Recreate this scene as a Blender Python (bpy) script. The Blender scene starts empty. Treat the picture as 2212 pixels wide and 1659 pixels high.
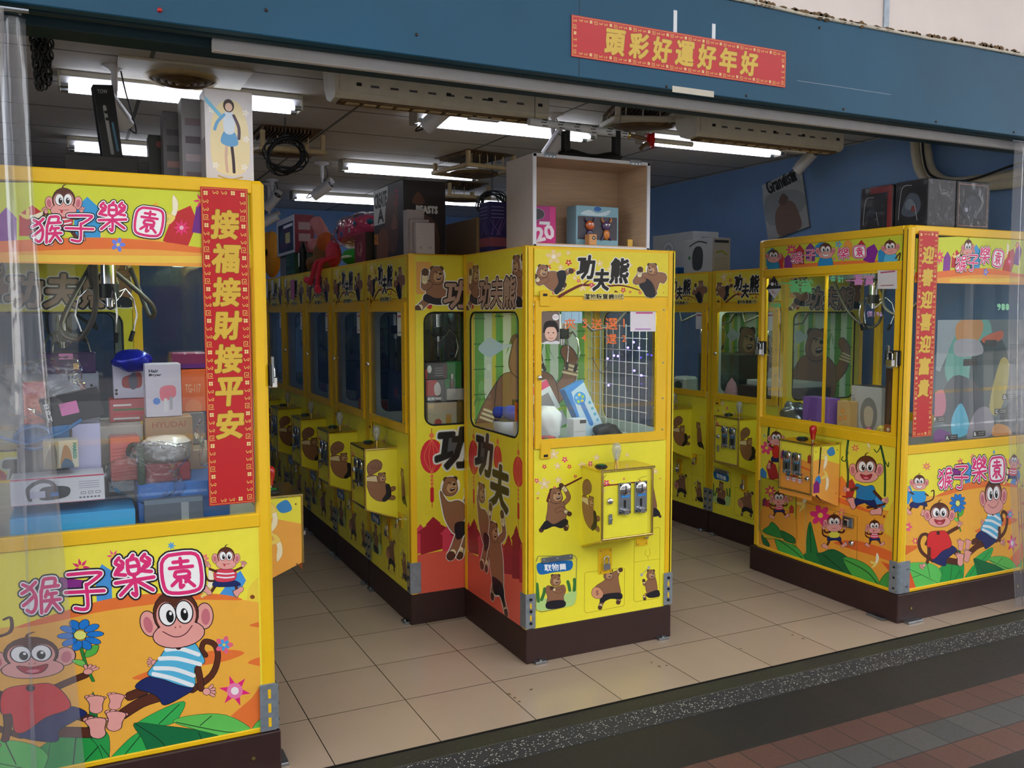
import bpy, math, random
from math import sin, cos, pi, radians
from mathutils import Vector, Matrix
from mathutils.geometry import tessellate_polygon, delaunay_2d_cdt

# ------------------------------------------------------------------ camera, world, sun, exposure
scn = bpy.context.scene
col = scn.collection
F, YAW, PITCH, ROLL = 1924.39, 0.45585, 0.07895, -0.00114
CP = Vector((-1.7814, -3.4927, 1.5836))
fw = Vector((sin(YAW)*cos(PITCH), cos(YAW)*cos(PITCH), -sin(PITCH)))
_r = Vector((cos(YAW), -sin(YAW), 0)); _u = _r.cross(fw)
RT = _r*cos(ROLL) + _u*sin(ROLL); UP = -_r*sin(ROLL) + _u*cos(ROLL)
cam = bpy.data.cameras.new('camera'); camo = bpy.data.objects.new('camera', cam); col.objects.link(camo)
cam.sensor_width = 36; cam.sensor_fit = 'HORIZONTAL'; cam.lens = F/2212*36; cam.clip_start = .05; cam.clip_end = 200
camo.matrix_world = Matrix(((RT.x, UP.x, -fw.x, CP.x), (RT.y, UP.y, -fw.y, CP.y), (RT.z, UP.z, -fw.z, CP.z), (0, 0, 0, 1)))
scn.camera = camo
wd = bpy.data.worlds.new('world'); scn.world = wd; wd.use_nodes = True
nt = wd.node_tree; bg = nt.nodes['Background']
sky = nt.nodes.new('ShaderNodeTexSky'); sky.sky_type = 'HOSEK_WILKIE'; sky.turbidity = 4; sky.ground_albedo = .3
sky.sun_direction = Vector((.25, .55, .8)).normalized()
mxw = nt.nodes.new('ShaderNodeMix'); mxw.data_type = 'RGBA'; mxw.inputs[0].default_value = .55; mxw.inputs[7].default_value = (.34, .32, .29, 1)   # bright haze over the blue
nt.links.new(sky.outputs[0], mxw.inputs[6]); nt.links.new(mxw.outputs[2], bg.inputs[0]); bg.inputs[1].default_value = 7.6
sun = bpy.data.lights.new('sun', 'SUN'); suno = bpy.data.objects.new('sun', sun); col.objects.link(suno)
sun.energy = 4.5; sun.angle = radians(.6); sun.color = (1, .95, .88)
suno.rotation_euler = Vector((.25, .55, .8)).to_track_quat('Z', 'Y').to_euler(); suno.location = (0, -8, 12)
scn.view_settings.view_transform = 'Standard'; scn.view_settings.look = 'None'
scn.view_settings.gamma = 1; scn.view_settings.use_curve_mapping = False
scn.view_settings.exposure = 1.12
scn.cycles.use_denoising = True
scn.cycles.use_adaptive_sampling = True; scn.cycles.adaptive_threshold = .07; scn.cycles.adaptive_min_samples = 20
scn.cycles.max_bounces = 5; scn.cycles.diffuse_bounces = 3; scn.cycles.glossy_bounces = 3
scn.cycles.transmission_bounces = 4; scn.cycles.transparent_max_bounces = 12
scn.cycles.caustics_reflective = False; scn.cycles.caustics_refractive = False
scn.cycles.sample_clamp_indirect = 6

def at(px, py, ax, val):
    """the point of the plane x/y/z = val that is seen at a pixel of the 2212 x 1659 photograph"""
    d = fw + RT*((px-1106)/F) - UP*((py-829.5)/F)
    i = 'xyz'.index(ax)
    return CP + d*((val-CP[i])/d[i])

# ------------------------------------------------------------------ materials
def lin(c):
    if isinstance(c, str): c = tuple(int(c[i:i+2], 16)/255 for i in (0, 2, 4))
    return tuple(x/12.92 if x <= .04045 else ((x+.055)/1.055)**2.4 for x in c)
MATS = {}
def pmat(name, c, rough=.5, metal=0, var=.06, scale=18, bump=0, coat=0, emit=None, spec=.5, stretch=None):
    m = bpy.data.materials.new(name); m.use_nodes = True; MATS[name] = m
    n = m.node_tree.nodes; L = m.node_tree.links; b = n['Principled BSDF']
    rgb = lin(c)
    b.inputs['Roughness'].default_value = rough; b.inputs['Metallic'].default_value = metal
    b.inputs['Specular IOR Level'].default_value = spec
    if coat: b.inputs['Coat Weight'].default_value = coat; b.inputs['Coat Roughness'].default_value = .08
    tc = n.new('ShaderNodeTexCoord'); no = n.new('ShaderNodeTexNoise')
    no.inputs['Scale'].default_value = scale; no.inputs['Detail'].default_value = 4
    if stretch:
        mp = n.new('ShaderNodeMapping'); mp.inputs['Scale'].default_value = stretch
        L.new(tc.outputs['Object'], mp.inputs['Vector']); L.new(mp.outputs[0], no.inputs['Vector'])
    else: L.new(tc.outputs['Object'], no.inputs['Vector'])
    cr = n.new('ShaderNodeValToRGB'); cr.color_ramp.elements[0].position = .3; cr.color_ramp.elements[1].position = .7
    cr.color_ramp.elements[0].color = (*[x*(1-var) for x in rgb], 1)
    cr.color_ramp.elements[1].color = (*[min(1, x*(1+var)) for x in rgb], 1)
    L.new(no.outputs['Fac'], cr.inputs[0]); L.new(cr.outputs[0], b.inputs['Base Color'])
    if bump:
        bp = n.new('ShaderNodeBump'); bp.inputs['Strength'].default_value = bump; bp.inputs['Distance'].default_value = .002
        L.new(no.outputs['Fac'], bp.inputs['Height']); L.new(bp.outputs[0], b.inputs['Normal'])
    if emit:
        b.inputs['Emission Color'].default_value = (*lin(emit[0]), 1); b.inputs['Emission Strength'].default_value = emit[1]
    return m
pmat('yellow', (.95, .76, .09), .38, var=.03, scale=6, coat=.2)
pmat('brown', (.19, .105, .095), .5, var=.12, scale=9, bump=.1)
pmat('steel', (.62, .65, .68), .32, 1, var=.1, scale=30)
pmat('galv', (.60, .64, .68), .45, .7, var=.12, scale=45)
pmat('chrome', (.86, .86, .88), .12, 1, var=.03)
pmat('gold', (.86, .76, .48), .16, 1, var=.08, scale=40)
pmat('black', (.04, .04, .045), .45, var=.2)
pmat('rubber', (.025, .025, .03), .7, var=.2)
pmat('white', (.86, .86, .88), .45, var=.03)
pmat('offwhite', (.78, .76, .70), .5, var=.06)
pmat('oldplastic', (.72, .63, .46), .5, var=.18, scale=12)
pmat('dirtydark', (.40, .31, .20), .8, var=.45, scale=14, bump=.4)  # grimy brown, also the colour for dark vent openings and louvres
pmat('wire', (.30, .30, .31), .5, var=.1)
pmat('coil', (.42, .41, .39), .35, .3, var=.1)
pmat('paper', (.88, .90, .92), .6, var=.02)
pmat('greenbtn', (.10, .42, .16), .3, var=.1)
pmat('redplastic', (.70, .04, .05), .3, var=.08, coat=.3)
pmat('bulb', (.93, .93, .92), .12, var=.02, coat=.5)
pmat('woodlight', (.80, .68, .56), .5, var=.10, scale=7, stretch=(1, 1, 14), bump=.05)
pmat('woodgrey', (.70, .65, .62), .5, var=.10, scale=30, stretch=(9, 9, .6))
pmat('woodbrown', (.48, .36, .26), .5, var=.18, scale=12, stretch=(9, 9, .8))
pmat('interiorwhite', (.75, .80, .78), .5, var=.03)
pmat('tube', (1, 1, 1), .4, emit=((.93, .95, 1.0), 3.0))
pmat('led', (1, 1, 1), .4, emit=((.90, 1.0, .96), 9.0))
pmat('cable', (.03, .035, .035), .5, var=.3)
pmat('blueplush', (.1, .2, .7), .9, var=.2)
def colmat(name, rough, coat=0, var=.04, scale=25, bump=0, alpha=1):
    m = pmat(name, (1, 1, 1), rough, var=var, scale=scale, coat=coat, bump=bump)
    n = m.node_tree.nodes; L = m.node_tree.links; b = n['Principled BSDF']
    cr = next(x for x in n if x.type == 'VALTORGB')
    a = n.new('ShaderNodeAttribute'); a.attribute_name = 'Col'
    mx = n.new('ShaderNodeMix'); mx.data_type = 'RGBA'; mx.blend_type = 'MULTIPLY'; mx.inputs[0].default_value = 1
    L.new(a.outputs['Color'], mx.inputs[6]); L.new(cr.outputs[0], mx.inputs[7]); L.new(mx.outputs[2], b.inputs['Base Color'])
    return m
colmat('print', .34, coat=.15)       # printed vinyl, colours carried by the mesh
colmat('carton', .42, coat=.1, var=.05)
colmat('plush', .95, var=.18, scale=60, bump=.5)
colmat('plastic', .25, coat=.3)
def glass(name, tint, ior=1.5, refl=1.0, rough=0.0, haze=0.0, wrinkle=0, wscale=4):
    m = bpy.data.materials.new(name); m.use_nodes = True; MATS[name] = m
    n = m.node_tree.nodes; L = m.node_tree.links; n.remove(n['Principled BSDF']); out = n['Material Output']
    t = n.new('ShaderNodeBsdfTransparent'); t.inputs[0].default_value = (*tint, 1)
    g = n.new('ShaderNodeBsdfGlossy'); g.inputs['Roughness'].default_value = rough
    fr = n.new('ShaderNodeFresnel'); ge = n.new('ShaderNodeNewGeometry'); mr = n.new('ShaderNodeMapRange'); mr.inputs[3].default_value = ior; mr.inputs[4].default_value = 1/ior; L.new(ge.outputs['Backfacing'], mr.inputs[0]); L.new(mr.outputs[0], fr.inputs[0])
    mu = n.new('ShaderNodeMath'); mu.operation = 'MULTIPLY'; mu.inputs[1].default_value = refl; mu.use_clamp = True
    L.new(fr.outputs[0], mu.inputs[0])
    mx = n.new('ShaderNodeMixShader'); L.new(mu.outputs[0], mx.inputs[0]); L.new(t.outputs[0], mx.inputs[1]); L.new(g.outputs[0], mx.inputs[2])
    last = mx
    if haze:
        d = n.new('ShaderNodeBsdfDiffuse'); d.inputs[0].default_value = (.8, .82, .88, 1)
        m2 = n.new('ShaderNodeMixShader'); m2.inputs[0].default_value = haze
        L.new(mx.outputs[0], m2.inputs[1]); L.new(d.outputs[0], m2.inputs[2]); last = m2
    if wrinkle:
        tc = n.new('ShaderNodeTexCoord'); no = n.new('ShaderNodeTexNoise'); no.inputs['Scale'].default_value = wscale; no.inputs['Distortion'].default_value = 1.5
        L.new(tc.outputs['Object'], no.inputs['Vector'])
        bp = n.new('ShaderNodeBump'); bp.inputs['Strength'].default_value = wrinkle; bp.inputs['Distance'].default_value = .02
        L.new(no.outputs['Fac'], bp.inputs['Height']); L.new(bp.outputs[0], g.inputs['Normal']); L.new(bp.outputs[0], fr.inputs['Normal'])
    L.new(last.outputs[0], out.inputs[0])
    return m
glass('glass', (.95, .98, .97), 1.5, 1.5)
glass('film', (.97, .97, .98), 1.45, 1.4, .08, .015, .9, 14)
glass('strip', (.84, .85, .89), 1.45, 2.6, .10, .10, .35, 3)
glass('wrap', (.96, .96, .97), 1.4, .7, .12, .0, .5, 10)
glass('bulbglass', (.80, .82, .82), 1.5, 2.5, .05, .22)
glass('clear', (.97, .98, .98), 1.3, 1.0)

# ------------------------------------------------------------------ mesh builder
class MB:
    def __init__(s): s.v = []; s.f = []; s.m = []; s.c = []; s.sm = []; s.mats = []; s.M = None
    def mi(s, mat):
        if mat not in s.mats: s.mats.append(mat)
        return s.mats.index(mat)
    def add(s, vs, fs, mat, c=(1, 1, 1), smooth=False):
        b = len(s.v); k = s.mi(mat)
        if isinstance(c, str): c = lin(c)
        s.v += [(s.M @ Vector(p)) if s.M else Vector(p) for p in vs]
        for f in fs: s.f.append([b+i for i in f]); s.m.append(k); s.c.append(c); s.sm.append(smooth)
        return s
    def box(s, a, b, mat, bev=0, c=(1, 1, 1)):
        lo = [min(a[i], b[i]) for i in range(3)]; hi = [max(a[i], b[i]) for i in range(3)]
        bev = min(bev, *[(hi[i]-lo[i])*.45 for i in range(3)])
        if bev <= 0:
            vs = [(x, y, z) for z in (lo[2], hi[2]) for y in (lo[1], hi[1]) for x in (lo[0], hi[0])]
            return s.add(vs, [(0, 2, 3, 1), (4, 5, 7, 6), (0, 1, 5, 4), (2, 6, 7, 3), (0, 4, 6, 2), (1, 3, 7, 5)], mat, c)
        vs = []; idx = {}
        for sx in (0, 1):
            for sy in (0, 1):
                for sz in (0, 1):
                    S = (sx, sy, sz)
                    for ax in range(3):
                        p = [(hi[i] if S[i] else lo[i]) if i == ax else (hi[i]-bev if S[i] else lo[i]+bev) for i in range(3)]
                        idx[(S, ax)] = len(vs); vs.append(p)
        fs = []
        for ax in range(3):
            o = [i for i in range(3) if i != ax]
            for side in (0, 1):
                q = []
                for (p, r) in ((0, 0), (1, 0), (1, 1), (0, 1)):
                    S = [0, 0, 0]; S[ax] = side; S[o[0]] = p; S[o[1]] = r; q.append(idx[(tuple(S), ax)])
                if (side == 1) == (ax == 1): q.reverse()
                fs.append(q)
        for ax in range(3):
            o = [i for i in range(3) if i != ax]
            for p in (0, 1):
                for r in (0, 1):
                    S0 = [0, 0, 0]; S0[o[0]] = p; S0[o[1]] = r; S1 = list(S0); S1[ax] = 1
                    q = [idx[(tuple(S0), o[0])], idx[(tuple(S1), o[0])], idx[(tuple(S1), o[1])], idx[(tuple(S0), o[1])]]
                    if (p == r) != (ax == 1): q.reverse()
                    fs.append(q)
        for sx in (0, 1):
            for sy in (0, 1):
                for sz in (0, 1):
                    q = [idx[((sx, sy, sz), a)] for a in range(3)]
                    if (sx+sy+sz) % 2 == 0: q.reverse()
                    fs.append(q)
        return s.add(vs, fs, mat, c)
    def tube(s, pts, r, mat, n=8, c=(1, 1, 1), caps=True, closed=False):
        pts = [Vector(p) for p in pts]; N = len(pts); rr = r if isinstance(r, (list, tuple)) else [r]*N
        vs = []; prev = None
        for i, p in enumerate(pts):
            a = pts[(i-1) % N] if (i > 0 or closed) else p; b = pts[(i+1) % N] if (i < N-1 or closed) else p
            t = (b-a).normalized() if (b-a).length > 1e-9 else Vector((0, 0, 1))
            if prev is None:
                x = t.orthogonal().normalized()
            else:
                x = prev - t*prev.dot(t); x = x.normalized() if x.length > 1e-6 else t.orthogonal().normalized()
            prev = x; y = t.cross(x)
            for k in range(n): vs.append(p + (x*cos(2*pi*k/n)+y*sin(2*pi*k/n))*rr[i])
        fs = []
        for i in range(N if closed else N-1):
            j = (i+1) % N
            for k in range(n): fs.append((i*n+k, i*n+(k+1) % n, j*n+(k+1) % n, j*n+k))
        s.add(vs, fs, mat, c, True)
        if caps and not closed: s.add(vs[:n], [tuple(range(n-1, -1, -1))], mat, c); s.add(vs[-n:], [tuple(range(n))], mat, c)
        return s
    def cyl(s, a, b, r, mat, n=16, c=(1, 1, 1), r2=None): return s.tube([a, b], [r, r if r2 is None else r2], mat, n, c)
    def lathe(s, prof, o, mat, n=20, ax=(0, 0, 1), c=(1, 1, 1)):
        ax = Vector(ax).normalized(); x = ax.orthogonal().normalized(); y = ax.cross(x); o = Vector(o)
        vs = [o + ax*h + (x*cos(2*pi*k/n)+y*sin(2*pi*k/n))*max(r, 1e-5) for r, h in prof for k in range(n)]
        fs = [(i*n+k, i*n+(k+1) % n, (i+1)*n+(k+1) % n, (i+1)*n+k) for i in range(len(prof)-1) for k in range(n)]
        return s.add(vs, fs, mat, c, True)
    def sph(s, o, r, mat, n=16, c=(1, 1, 1)):
        if not isinstance(r, (tuple, list)): r = (r, r, r)
        m = n//2; o = Vector(o)
        vs = [o + Vector((r[0]*sin(pi*i/m)*cos(2*pi*k/n), r[1]*sin(pi*i/m)*sin(2*pi*k/n), r[2]*cos(pi*i/m))) for i in range(m+1) for k in range(n)]
        fs = [(i*n+k, (i+1)*n+k, (i+1)*n+(k+1) % n, i*n+(k+1) % n) for i in range(m) for k in range(n)]
        return s.add(vs, fs, mat, c, True)
    def plate(s, outer, holes, place, t, mat, c=(1, 1, 1), bmat=None):
        loops = [[Vector((p[0], p[1], 0)) for p in L] for L in [outer]+list(holes)]
        flat = [p for L in loops for p in L]
        tris = tessellate_polygon(loops)
        F0 = [place(p.x, p.y, 0) for p in flat]; F1 = [place(p.x, p.y, -t) for p in flat]
        s.add(F0, [tuple(x) for x in tris], mat, c); s.add(F1, [tuple(reversed(x)) for x in tris], bmat or mat, c)
        o = 0
        for L in loops:
            k = len(L)
            s.add([F0[o+i] for i in range(k)]+[F1[o+i] for i in range(k)], [(i, (i+1) % k, k+(i+1) % k, k+i) for i in range(k)], mat, c); o += k
        return s
    def build(s, name, parent=None, label=None, cat=None, group=None, kind=None, loc=None, rot=None):
        me = bpy.data.meshes.new(name); me.from_pydata([tuple(p) for p in s.v], [], s.f)
        for m in s.mats: me.materials.append(MATS[m])
        me.polygons.foreach_set('material_index', s.m); me.polygons.foreach_set('use_smooth', s.sm)
        if any(m in ('print', 'carton', 'plush', 'plastic') for m in s.mats):
            ca = me.color_attributes.new('Col', 'FLOAT_COLOR', 'CORNER'); buf = []
            for f, c in zip(s.f, s.c): buf += [c[0], c[1], c[2], 1.0]*len(f)
            ca.data.foreach_set('color', buf)
        me.update(); o = bpy.data.objects.new(name, me); col.objects.link(o)
        if parent: o.parent = parent
        if loc is not None: o.location = loc
        if rot is not None: o.rotation_euler = rot if isinstance(rot, (tuple, list)) else (0, 0, rot)
        tag(o, label, cat, group, kind); return o
def tag(o, label=None, cat=None, group=None, kind=None):
    if label: o['label'] = label
    if cat: o['category'] = cat
    if group: o['group'] = group
    if kind: o['kind'] = kind
    return o
def thing(name, label, cat, loc=(0, 0, 0), rz=0, group=None):
    o = bpy.data.objects.new(name, None); col.objects.link(o); o.location = loc
    o.rotation_euler = rz if isinstance(rz, (tuple, list)) else (0, 0, rz); o.empty_display_size = .1
    return tag(o, label, cat, group)
def kids(o): return [c for c in list(bpy.data.objects) if c.parent == o]
def copy_tree(o, loc, rz=None, label=None, parent=None, group=None):
    c = o.copy(); col.objects.link(c)
    if parent: c.parent = parent
    else:
        c.location = loc
        if rz is not None: c.rotation_euler = rz if isinstance(rz, (tuple, list)) else (0, 0, rz)
        if label: c['label'] = label
        if group: c['group'] = group
    for ch in kids(o): copy_tree(ch, None, parent=c)
    return c
def rrect(x0, y0, x1, y1, r, n=5):
    P = []
    for cx, cy, a in ((x1-r, y0+r, -pi/2), (x1-r, y1-r, 0), (x0+r, y1-r, pi/2), (x0+r, y0+r, pi)):
        for k in range(n+1): t = a + pi/2*k/n; P.append((cx+r*cos(t), cy+r*sin(t)))
    return P
def rect(x0, y0, x1, y1): return [(x0, y0), (x1, y0), (x1, y1), (x0, y1)]

# ------------------------------------------------------------------ text outlines (cached)
TXT = {}
def text_mesh(s):
    if s in TXT: return TXT[s]
    cu = bpy.data.curves.new('t', 'FONT'); cu.body = s; cu.size = 1; cu.align_x = 'CENTER'; cu.resolution_u = 2; cu.fill_mode = 'FRONT'
    ob = bpy.data.objects.new('t', cu); col.objects.link(ob); bpy.context.view_layer.update()
    me = bpy.data.meshes.new_from_object(ob.evaluated_get(bpy.context.evaluated_depsgraph_get()))
    vs = [(v.co.x, v.co.y) for v in me.vertices]; fs = [tuple(p.vertices) for p in me.polygons]
    cnt = {}
    for f in fs:
        for i in range(len(f)):
            e = tuple(sorted((f[i], f[(i+1) % len(f)]))); cnt[e] = cnt.get(e, 0)+1
    adj = {}
    for e, k in cnt.items():
        if k == 1:
            for a, b in (e, e[::-1]): adj.setdefault(a, []).append(b)
    ed = []; seen = set()
    for v0 in adj:
        if v0 in seen: continue
        lp = [v0]; seen.add(v0); cur = v0
        while True:
            nx = [q for q in adj[cur] if q not in seen]
            if not nx: break
            cur = nx[0]; seen.add(cur); lp.append(cur)
        if len(lp) > 2: ed.append(lp)
    if vs:
        x0 = min(v[0] for v in vs); x1 = max(v[0] for v in vs); y0 = min(v[1] for v in vs); y1 = max(v[1] for v in vs)
    else: x0 = y0 = 0; x1 = y1 = 1
    vs = [(v[0]-(x0+x1)/2, v[1]-(y0+y1)/2) for v in vs]
    bpy.data.objects.remove(ob); bpy.data.curves.remove(cu); bpy.data.meshes.remove(me)
    TXT[s] = (vs, fs, ed, x1-x0, y1-y0); return TXT[s]

# ------------------------------------------------------------------ flat printed artwork
def spl(P, n=4, closed=True):
    out = []; N = len(P)
    for i in range(N if closed else N-1):
        if closed: a, b, c, d = P[i-1], P[i], P[(i+1) % N], P[(i+2) % N]
        else: a, b, c, d = P[max(i-1, 0)], P[i], P[i+1], P[min(i+2, N-1)]
        for k in range(n):
            t = k/n; t2 = t*t; t3 = t2*t
            out.append(tuple(.5*((2*b[j])+(-a[j]+c[j])*t+(2*a[j]-5*b[j]+4*c[j]-d[j])*t2+(-a[j]+3*b[j]-3*c[j]+d[j])*t3) for j in (0, 1)))
    if not closed: out.append(tuple(P[-1]))
    return out
def clip_poly(P, r):
    for ax, lim, sg in ((0, r[0], 1), (0, r[2], -1), (1, r[1], 1), (1, r[3], -1)):
        Q = []
        for i in range(len(P)):
            a, b = P[i-1], P[i]; ia = (a[ax]-lim)*sg >= 0; ib = (b[ax]-lim)*sg >= 0
            if ia != ib: t = (lim-a[ax])/(b[ax]-a[ax]); Q.append((a[0]+(b[0]-a[0])*t, a[1]+(b[1]-a[1])*t))
            if ib: Q.append(b)
        P = Q
        if len(P) < 3: return []
    return P
K = '1a1214'
ARTS = {}
def cached(a, key, fn):
    """the same printed artwork on several panels: worked out once, then laid again"""
    if key in ARTS:
        for polys, c in ARTS[key]: a.put(polys, c)
    else: a.rec = []; fn(a); ARTS[key] = a.rec; a.rec = None
class Art:
    """artwork of one flat panel; shapes are laid one over the other as thin printed layers"""
    def __init__(s, mb, place, clip, plane=None, conv=None, mat='print', step=.00004, base=.0003):
        s.mb = mb; s.place = place; s.clip = clip; s.plane = plane; s.conv = conv; s.mat = mat; s.vw = (0, 0, 1); s.L = []; s.step = step; s.base = base; s.rec = None
    def view(s, ox, oy, sc): s.vw = (ox, oy, sc); return s
    def P(s, p):
        if not s.plane: return p
        w = at(s.vw[0]+p[0]/s.vw[2], s.vw[1]+p[1]/s.vw[2], *s.plane); return s.conv(w)
    def emit(s, polys, c):
        if isinstance(c, str): c = lin(c)
        mapped = [[s.P(p) for p in P] for P in polys]
        if len(mapped) > 1:      # union of the overlapping pieces, so no two faces share a plane
            vs = []; fs = []
            for Q in mapped:
                A = sum(Q[i-1][0]*Q[i][1]-Q[i][0]*Q[i-1][1] for i in range(len(Q)))
                if abs(A) < 1e-10: continue
                if A < 0: Q = Q[::-1]
                fs.append(list(range(len(vs), len(vs)+len(Q)))); vs += [Vector((p[0]*100, p[1]*100)) for p in Q]
            if not fs: return
            r = delaunay_2d_cdt(vs, [], fs, 1, 1e-5)
            mapped = [[(r[0][i].x/100, r[0][i].y/100) for i in f] for f, o in zip(r[2], r[5]) if o]
        if s.rec is not None: s.rec.append((mapped, c))
        s.put(mapped, c)
    def put(s, mapped, c):
        out = []
        for P in mapped:
            Q = clip_poly(P, s.clip)
            if len(Q) >= 3: out.append(Q)
        if not out: return
        xs = [p[0] for Q in out for p in Q]; ys = [p[1] for Q in out for p in Q]; b = (min(xs), min(ys), max(xs), max(ys))
        lay = 0
        for bb, l in s.L:
            if l >= lay and bb[0] < b[2] and bb[2] > b[0] and bb[1] < b[3] and bb[3] > b[1]: lay = l+1
        s.L.append((b, lay)); h = s.base+lay*s.step
        for Q in out:
            A = sum(Q[i-1][0]*Q[i][1]-Q[i][0]*Q[i-1][1] for i in range(len(Q)))
            if A < 0: Q = Q[::-1]
            s.mb.add([s.place(p[0], p[1], h) for p in Q], [tuple(range(len(Q)))], s.mat, c)
    def tess(s, P): V = [Vector((p[0], p[1], 0)) for p in P]; return [[P[i] for i in t] for t in tessellate_polygon([V])]
    def caps(s, pts, w, w2=None, closed=False):
        """a stroke: mitred strip with round ends and round sharp corners"""
        Q = [pts[0]]
        for p in pts[1:]:
            if math.hypot(p[0]-Q[-1][0], p[1]-Q[-1][1]) > 1e-7+w*.02: Q.append(p)
        if closed and len(Q) > 2 and math.hypot(Q[0][0]-Q[-1][0], Q[0][1]-Q[-1][1]) < 1e-7+w*.02: Q.pop()
        pts = Q; N = len(pts)
        W = [w if w2 is None else w+(w2-w)*i/max(1, N-1) for i in range(N)]
        dot = lambda i: [(pts[i][0]+W[i]/2*cos(2*pi*k/8+.3), pts[i][1]+W[i]/2*sin(2*pi*k/8+.3)) for k in range(8)]
        if N == 1: return [dot(0)]
        M = N if closed else N-1; T = []
        for i in range(M):
            a = pts[i]; b = pts[(i+1) % N]; l = math.hypot(b[0]-a[0], b[1]-a[1]); T.append(((b[0]-a[0])/l, (b[1]-a[1])/l))
        nor = {}; out = []
        for i in range(N):
            t0 = T[(i-1) % M] if (closed or i > 0) else None; t1 = T[i % M] if (closed or i < N-1) else None
            if t0 is None or t1 is None: t = t1 or t0; nor[(i, 0)] = nor[(i, 1)] = (-t[1], t[0]); out.append(dot(i)); continue
            c = t0[0]*t1[0]+t0[1]*t1[1]
            if c > .75:
                m = (-(t0[1]+t1[1]), t0[0]+t1[0]); q = 2/(m[0]**2+m[1]**2); nor[(i, 0)] = nor[(i, 1)] = (m[0]*q, m[1]*q)
            else: nor[(i, 0)] = (-t0[1], t0[0]); nor[(i, 1)] = (-t1[1], t1[0]); out.append(dot(i))
        for i in range(M):
            j = (i+1) % N; a, b = pts[i], pts[j]; n0, n1 = nor[(i, 1)], nor[(j, 0)]; u, v = W[i]/2, W[j]/2
            out.append([(a[0]+n0[0]*u, a[1]+n0[1]*u), (b[0]+n1[0]*v, b[1]+n1[1]*v), (b[0]-n1[0]*v, b[1]-n1[1]*v), (a[0]-n0[0]*u, a[1]-n0[1]*u)])
        return out
    def poly(s, P, c, ol=0, oc=K):
        if ol: s.emit(s.caps(P, ol*2, closed=True), oc)
        s.emit(s.tess(P), c)
    def blob(s, P, c, ol=0, oc=K, n=4): s.poly(spl(P, n), c, ol, oc)
    def ell(s, x, y, rx, ry=None, c=K, rot=0, ol=0, oc=K, n=20):
        ry = ry or rx; cr, sr = cos(radians(rot)), sin(radians(rot))
        E = lambda a, b: [(x+a*cos(t)*cr-b*sin(t)*sr, y+a*cos(t)*sr+b*sin(t)*cr) for t in (2*pi*k/n for k in range(n))]
        if ol: s.emit([E(rx+ol, ry+ol)], oc)
        s.emit([E(rx, ry)], c)
    def line(s, P, w, c, w2=None, smooth=True, ol=0, oc=K, closed=False):
        if smooth and len(P) > 2: P = spl(P, 4, closed)
        if ol: s.emit(s.caps(P, w+ol*2, None if w2 is None else w2+ol*2, closed), oc)
        s.emit(s.caps(P, w, w2, closed), c)
    def text(s, t, x, y, h, c, rot=0, w=None, bold=0, ol=(), shear=0, up=False):
        """t centred on x, y; h = height of the glyphs; bold and outlines are in the same unit"""
        vs, fs, ed, tw, th = text_mesh(t)
        if not fs: return
        k = h/max(th, 1e-6); kx = k if w is None else w/tw; cr, sr = cos(radians(rot)), sin(radians(rot)); sg = 1 if (up or not s.plane) else -1
        V = []
        for a, b in vs:
            X = a*kx+b*k*shear; Y = sg*b*k; V.append((x+X*cr-Y*sr, y+X*sr+Y*cr))
        fill = [[V[i] for i in f] for f in fs]
        edges = lambda r: [q for lp in ed for q in s.caps([V[i] for i in lp], 2*r, closed=True)]
        for r, oc in ol: s.emit(edges(bold+r)+fill, oc)
        s.emit((edges(bold) if bold else [])+fill, c)
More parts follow.
